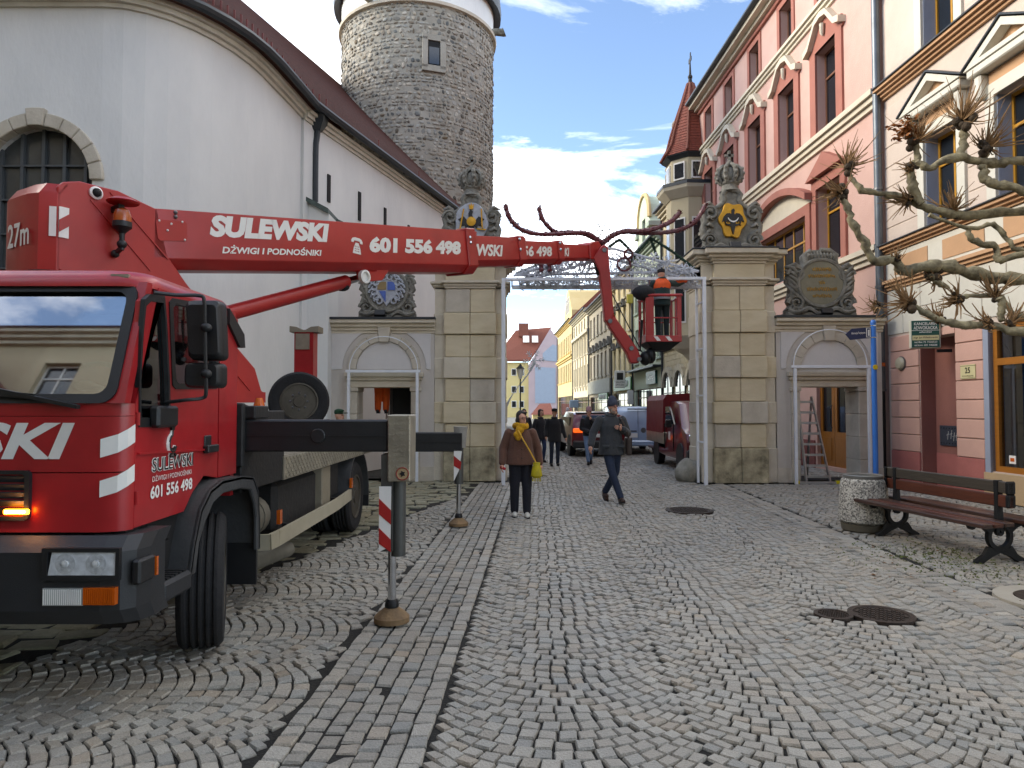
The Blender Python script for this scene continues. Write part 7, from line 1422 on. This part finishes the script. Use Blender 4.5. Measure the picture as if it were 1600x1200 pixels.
def person(label, loc, rz, S, joints, cols, vox=.014, hat=None, hair=None, coat_len=.82, bulk=1.0, glasses=False, beard=None, coat_flare=0, group='people in the street', cat='person', extras=None, skirt=False, glove=None, trw=1.0):
    J = dict(J0); J.update(joints); t = thing('person', label, cat, loc, rz, group); t.scale = (S, S, S); V3 = {k: Vector(v) for k, v in J.items() if isinstance(v, tuple)}
    hd = V3['head']; ya = J['yaw']; Rz = Matrix.Rotation(ya, 3, 'Z'); H = lambda x, y, z: hd + Rz @ Vector((x, y, z))
    body = [('l', [(.88, .13, .1, 0, 0), (1.0, .145, .105, 0, 0), (1.12, .135, .1, 0, 0), (1.3, .165, .115, 0, 0), (1.42, .14, .085, 0, .0), (1.47, .06, .06, 0, 0)]), ('c', (0, .01, 1.42), hd + Vector((0, .015, -.06)), .055, .052),
            ('e', H(0, .01, .02), (.076, .095, .105)), ('e', H(0, -.025, -.045), (.058, .065, .075)), ('e', H(0, -.1, -.012), (.014, .02, .024)), ('e', H(0, -.09, .01), (.01, .012, .03)), ('e', H(0, -.075, -.095), (.028, .024, .022)), ('e', H(-.078, .01, -.01), (.012, .02, .03)), ('e', H(.078, .01, -.01), (.012, .02, .03)), ('e', H(0, -.09, -.058), (.026, .012, .01))]
    for s in 'LR':
        body += [('c', V3['sh' + s], V3['el' + s], .05, .042), ('c', V3['el' + s], V3['wr' + s], .04, .028), ('c', V3['hip' + s], V3['knee' + s], .075, .055), ('c', V3['knee' + s], V3['ank' + s], .055, .038)]
    def ex(e):
        for s, sd in (('L', -1), ('R', 1)):
            d = J.get('hand' + s) or (V3['wr' + s] - V3['el' + s]); fingers(e, V3['wr' + s], d, sd)
    bo = blob(body, vox * .8, 'body', m_skin, t, 3, ex)
    for s in (-1, 1): MB().ell(H(s * .032, -.083, .012), (.011, .006, .007), 8, 6).build('eye', MATS['print_black'], bo)
    MB().box(H(0, -.098, -.055), (.042, .006, .008), Rz).build('mouth', mat('lip', '#8a4a42', .5), bo)
    cc = mat(cols[0][0], cols[0][1], .85, var=.14, scale=7, bump=.3, bscale=60, sheen=.2); k = bulk
    ct = [('l', [(coat_len, .175 * k + coat_flare, .135 * k + coat_flare * .7, 0, .0), (coat_len + .12, .172 * k + coat_flare * .7, .132 * k + coat_flare * .5, 0, 0), (1.12, .165 * k, .125 * k, 0, 0), (1.28, .178 * k ** .6, .13 * k ** .7, 0, 0), (1.38, .165 * k ** .3, .11 * k ** .4, 0, 0), (1.45, .1, .085, 0, 0), (1.5, .075, .075, 0, 0)])]
    for s in 'LR': ct += [('c', V3['sh' + s] + Vector((0, 0, -.02)), V3['el' + s], .07 * k ** .45, .064 * k ** .6), ('c', V3['el' + s], V3['wr' + s].lerp(V3['el' + s], .06), .062 * k ** .6, .052 * k ** .6)]
    co = blob(ct, vox, 'jacket', cc, t, 3)
    MB().tube([(.085 * cos(a), .01 - .085 * sin(a) * -1, 1.475 + .02 * sin(a)) for a in [2 * pi * q / 16 for q in range(17)]], .022, 7).build('collar', cc, co, smooth=True)
    for q in range(3): MB().ell((.01, -.14 * k - coat_flare * .5, coat_len + .12 + .14 * q), (.011, .006, .011), 8, 5).build('button', MATS['print_black'], co)
    tm = mat(cols[1][0], cols[1][1], .85, var=.15, scale=8, bump=.25, bscale=50); tr_ = [('l', [(.84, .15, .115, 0, 0), (.93, .16, .125, 0, 0), (1.02, .15, .115, 0, 0)])]
    for s in 'LR': tr_ += [('c', V3['hip' + s], V3['knee' + s], .094 * trw, .07 * trw), ('c', V3['knee' + s], V3['ank' + s] + Vector((0, 0, .0)), .068 * trw, .056 * trw)]
    blob(tr_, vox, 'trousers', tm, t, 3)
    sm = mat(cols[2][0], cols[2][1], .5, var=.15, scale=12)
    for s in 'LR':
        a = V3['ank' + s]; fr = J['foot' + s]; R = Matrix.Rotation(fr, 3, 'X'); f = lambda x, y, z: a + R @ Vector((x, y, z))
        o = blob([('c', f(0, .03, -.02), f(0, .0, .05), .052, .05), ('c', f(0, .03, -.045), f(0, -.15, -.055), .043, .037), ('e', f(0, -.07, -.04), (.045, .1, .04))], .012, 'shoe', sm, t, 2); MB().loft([[f(x, y, z) for x, y in [(.048 * cos(q), -.055 + .135 * sin(q)) for q in [2 * pi * i / 16 for i in range(16)]]] for z in (-.09, -.07)]).build('sole', m_black, o)
    if hair: blob([('e', H(0, .03, .045), (.088, .1, .1)), ('e', H(0, .05, -.03), (.088, .075, .1 * hair[2])), ('e', H(-.07, .0, -.02), (.025, .045, .085 * hair[2])), ('e', H(.07, .0, -.02), (.025, .045, .085 * hair[2])), ('e', H(.02, -.04, .1), (.06, .04, .02))], .011, 'hair', mat(hair[0], hair[1], .6, var=.3, scale=30, stretch=(1, 1, .2)), t, 2)
    if hat:
        hm = mat(hat[1], hat[2], .9, var=.15, scale=20, bump=.4, bscale=80)
        if hat[0] == 'beanie': blob([('e', H(0, .015, .06), (.093, .11, .095)), ('e', H(0, .02, .1), (.08, .09, .1)), ('c', H(0, .03, .05), H(0, .03, .0), .085, .085)], .011, 'beanie', hm, t, 3)
        else: o = blob([('e', H(0, .01, .07), (.093, .11, .07)), ('e', H(0, .0, .1), (.098, .11, .035))], .011, 'cap', hm, t, 2); MB().ell(H(0, -.12, .055), (.075, .07, .012), 14, 6).build('peak', hm, o, smooth=True)
    if beard: blob([('e', H(0, -.045, -.085), (.055, .05, .042)), ('e', H(-.05, -.02, -.055), (.018, .04, .05)), ('e', H(.05, -.02, -.055), (.018, .04, .05))], .011, 'beard', mat(beard[0], beard[1], .9, var=.2, scale=30), t, 1)
    if glasses:
        b = MB()
        for s in (-1, 1): b.tube([H(s * .036 + .027 * cos(a), -.105, .012 + .02 * sin(a)) for a in [2 * pi * q / 14 for q in range(15)]], .003, 5); b.tube([H(s * .063, -.103, .014), H(s * .082, 0, .012)], .003, 5)
        b.tube([H(-.01, -.107, .016), H(.01, -.107, .016)], .003, 5); b.build('glasses', mat('glasses_red', '#6a2a2a', .4), t)
    if extras: extras(t, V3, co)
    return t
# woman in brown with yellow scarf
def wx(t, V3, co):
    ym = mat('mustard_knit', '#c8941a', .9, var=.2, scale=30, bump=.6, bscale=70); hd = V3['head']
    b = [('c', (.1 * cos(a), -.0 + .09 * sin(a), 1.5 + .02 * sin(2 * a)), (.1 * cos(a + .5), .09 * sin(a + .5), 1.5 + .02 * sin(2 * a + 1)), .045, .045) for a in [2 * pi * k / 12 for k in range(12)]] + [('e', (-.02, -.13, 1.44), (.075, .06, .06)), ('e', (-.06, -.15, 1.36), (.07, .05, .06)), ('e', (.03, -.13, 1.5), (.07, .05, .05)), ('e', (-.05, -.16, 1.31), (.05, .04, .05))]
    blob(b, .012, 'scarf', ym, t, 1)
    bg = tag(thing('handbag', 'yellow cloth shoulder bag hanging on the strap of the woman in brown', 'bag', tuple(Vector(t.location) + Vector((.26 * .91, -.16, .82 * .91)))))
    ym2 = mat('yellow_bag', '#b5a414', .6, var=.3, scale=9, bump=.3, bscale=20); MB().loft([[(rx * cos(q), ry * sin(q), z) for q in [2 * pi * i / 14 for i in range(14)]] for z, rx, ry in ((-.15, .055, .03), (-.12, .085, .05), (-.02, .07, .045), (.05, .05, .03), (.08, .055, .03))]).build('pouch', ym2, bg, smooth=True)
    MB().tube([(0, 0, .06), (-.1, -.03, .25), (-.2, -.05, .42), (-.27, -.02, .55), (-.29, .06, .6)], [(.012, .006)] * 5, 6).build('strap', mat('strap_yellow', '#c89a2a', .6), bg, smooth=True); b = MB()
    for k in range(14): q = 2 * pi * k / 14; b.tube([(.06 * cos(q), .035 * sin(q), -.15), (.062 * cos(q), .036 * sin(q), -.2)], .006, 4)
    tag(b.build('fringe', ym2, bg), kind='stuff')
    ph = tag(MB().box((0, 0, 0), (.09, .02, .04), Matrix.Rotation(.4, 3, 'Y')).build('red_case', mat('red_case', '#b01e2a', .4), None, bevel=.008), 'small red phone case held in the hand of the woman in brown', 'phone'); ph.location = Vector(t.location) + Vector((-.265, -.14, .74))
person('woman in brown jacket, mustard scarf and dark trousers walking toward the camera', (.13, 10.58, 0), .05, .91, dict(elL=(-.29, .02, 1.13), elR=(.29, .03, 1.13), wrL=(-.31, -.08, .87), wrR=(.32, -.03, .86), kneeR=(.1, -.05, .5), ankR=(.1, -.06, .09), yaw=.45, head=(.02, -.02, 1.62)), (('brown_fleece', '#5e3d2e'), ('navy_trousers', '#14151f'), ('white_trainers', '#c9c6bc')), hair=('dark_hair', '#1c1412', .8), coat_len=.86, bulk=1.24, coat_flare=.03, glasses=True, extras=wx, trw=1.22, vox=.013)
# man with beanie and shoulder bag, mid stride
def mx(t, V3, co):
    for s in (-1, 1): MB().box((s * .13, -.155, .95), (.12, .02, .045), Matrix.Rotation(.0, 3, 'Z')).build('pocket_flap', MATS['grey_wool'], co, bevel=.006)
    L0 = Vector(t.location); bg = tag(thing('shoulder_bag', 'dark brown leather shoulder bag at the side of the man in the grey beanie', 'bag', tuple(L0 + Vector((.29, -.02, 1.02))))); m = mat('brown_leather', '#2e2019', .5, var=.25, scale=8)
    MB().box((0, .0, -.05), (.09, .3, .3)).build('body', m, bg, bevel=.03, seg=2); MB().box((.045, 0, .0), (.012, .28, .2)).build('flap', m, bg, bevel=.01); MB().tube([(0, -.1, .1), (-.05, -.14, .25), (-.12, -.1, .42), (-.14, .05, .46)], [(.02, .006)] * 4, 6).build('strap', m, bg)
person('man in grey jacket and beanie striding through the gate, hand at his chest', (1.72, 12.15, 0), .12, 1.03, dict(head=(.03, -.03, 1.6), yaw=.35, elL=(-.31, .0, 1.16), wrL=(-.37, -.1, .95), elR=(.29, .0, 1.15), wrR=(.15, -.2, 1.24), handR=(-1, -.15, .25), kneeL=(-.02, -.12, .52), ankL=(.11, -.2, .1), hipL=(-.07, 0, .92), kneeR=(.09, .05, .5), ankR=(-.03, .28, .15), footL=-.12, footR=.5), (('grey_wool', '#34373a'), ('blue_jeans', '#232f44'), ('brown_boots', '#3a251b')), hat=('beanie', 'grey_beanie', '#3c4250'), coat_len=.8, bulk=1.14, coat_flare=.02, glasses=True, beard=('grey_beard', '#8a7a6c'), extras=mx, vox=.013)
BK = ('black_coat', '#14151a')
person('man in black jacket and flat cap walking on the left of the street', (1.2, 19.7, 0), .1, .915, dict(kneeL=(-.1, -.06, .5), ankL=(-.11, -.02, .09), wrR=(.33, -.06, .86)), (BK, ('dark_jeans', '#1e2838'), ('black_shoes', '#141414')), hat=('cap', 'black_cap', '#17171a'), coat_len=.74, bulk=1.22, vox=.02)
person('person in dark coat without a hat walking beside the man in the flat cap', (.86, 20.9, 0), .5, .9, dict(kneeR=(.1, -.08, .5)), (('charcoal_coat', '#1a1b22'), ('mid_jeans', '#2b3c5e'), ('black_shoes', '#141414')), hair=('black_hair', '#121014', 1.0), coat_len=.76, bulk=1.12, vox=.02)
person('woman in black jacket, pink beanie and light jeans hurrying toward the gate', (2.2, 20.0, 0), -.1, .92, dict(wrR=(.06, -.2, 1.4), elR=(.26, -.06, 1.17), handR=(-.3, 0, 1), wrL=(.02, -.22, 1.02), elL=(-.24, -.02, 1.12), handL=(1, -.2, 0), kneeL=(-.06, -.1, .52), ankL=(-.02, -.1, .1), kneeR=(.08, .06, .52), ankR=(.06, .26, .16), footR=.5), (('black_puffer', '#16161a'), ('pale_jeans', '#6f86a6'), ('black_ankle_boots', '#121214')), hat=('beanie', 'pink_beanie', '#a87f86'), coat_len=.9, bulk=1.12, vox=.018)
person('distant person in dark red coat and white hat beside the parked car', (2.35, 29.5, 0), .2, .9, {}, (('wine_coat', '#5a2026'), ('grey_trousers', '#2a2a30'), ('black_shoes', '#141414')), hat=('beanie', 'white_hat', '#c2bcc0'), bulk=1.15, vox=.025)
person('distant person in dark clothes just left of the couple', (.42, 24, 0), .1, .9, {}, (('dusk_coat', '#1d1c22'), ('grey_trousers', '#2a2a30'), ('black_shoes', '#141414')), hair=('black_hair', '#121014', 1.0), vox=.025)
# workers
WC = ('work_green', '#1d3534'); OR_ = mat('hivis_orange', '#e0561c', .7, var=.12, scale=9, bump=.2)
def wk(t, V3, co):
    b = [('l', [(1.24, .205, .145, 0, 0), (1.36, .21, .145, 0, 0), (1.44, .16, .115, 0, 0), (1.5, .09, .09, 0, 0)])]
    for s in 'LR': b += [('c', V3['el' + s].lerp(V3['sh' + s], .35), V3['wr' + s].lerp(V3['el' + s], .12), .068, .066)]
    blob(b, .018, 'orange_yoke', OR_, co, 2); MB().lathe([(.205, .98), (.205, 1.03), (.2, 1.03)], n=24).build('reflective_band', mat('reflective_grey', '#8d9092', .4), co)
bw = person('worker in green and orange workwear in the basket, seen from behind', (bx0 + .43, by0 + .42, bz0 + .05), pi, .9, dict(elR=(-.0, 0, 0)) if False else dict(shL=(-.19, -.03, 1.4), elL=(-.42, -.14, 1.38), wrL=(-.64, -.24, 1.5), handL=(-1, -.2, .4), elR=(.28, -.12, 1.2), wrR=(.2, -.32, 1.25), head=(0, -.08, 1.6)), (WC, ('work_trousers', '#16282a'), ('black_shoes', '#141414')), hat=('cap', 'dark_cap', '#1c1c20'), coat_len=.84, bulk=1.15, vox=.018, group='workers hanging the decoration', extras=wk)
t = tag(MB().ell((0, 0, 0), (.24, .15, .16), 14, 9).build('jacket_bundle', mat('dark_cloth', '#202124', .9, var=.3, scale=12, bump=.6, bscale=14), None, smooth=True), 'dark jacket hung over the left rail of the basket', 'jacket'); t.location = (bx0 - .02, by0 + .1, bz1 + .06)
gw = person('worker in green cap reaching to the right behind the outrigger beam', (at(530, 650, 12.6).x, 12.6, 0), .0, .91, dict(yaw=1.25, elR=(.42, -.05, 1.42), wrR=(.66, -.05, 1.52), handR=(1, 0, .2), head=(0, 0, 1.64)), (('black_work_jacket', '#17181a'), ('work_trousers', '#16282a'), ('black_shoes', '#141414')), hat=('cap', 'green_cap', '#123a24'), vox=.018, group='workers hanging the decoration', extras=lambda t, V3, co: blob([('c', V3['elR'], V3['wrR'], .064, .055)], .018, 'orange_cuff', OR_, co, 2))
person('worker in orange trousers standing on the ladder inside the left portal', (at(597, 640, 16.35).x, 16.35, 1.5), pi, .95, dict(wrL=(-.2, -.3, 1.7), elL=(-.3, -.15, 1.45), wrR=(.2, -.3, 1.7), elR=(.3, -.15, 1.45)), (('orange_jacket', '#d2551e'), ('orange_trousers', '#d8581c'), ('black_shoes', '#141414')), hat=('cap', 'dark_cap', '#1c1c20'), vox=.02, group='workers hanging the decoration', trw=1.4, bulk=1.15)
# mannequin in the shop window
mn = MW[cream] @ Vector((w0 + .95, .75, .52)); person('mannequin in navy jacket and pale trousers behind the shop window glass', tuple(mn), -1.2, .98, {}, (('navy_jacket', '#1c2430'), ('pale_trousers', '#9fb0a0'), ('black_shoes', '#141414')), vox=.02, cat='mannequin', group=None)
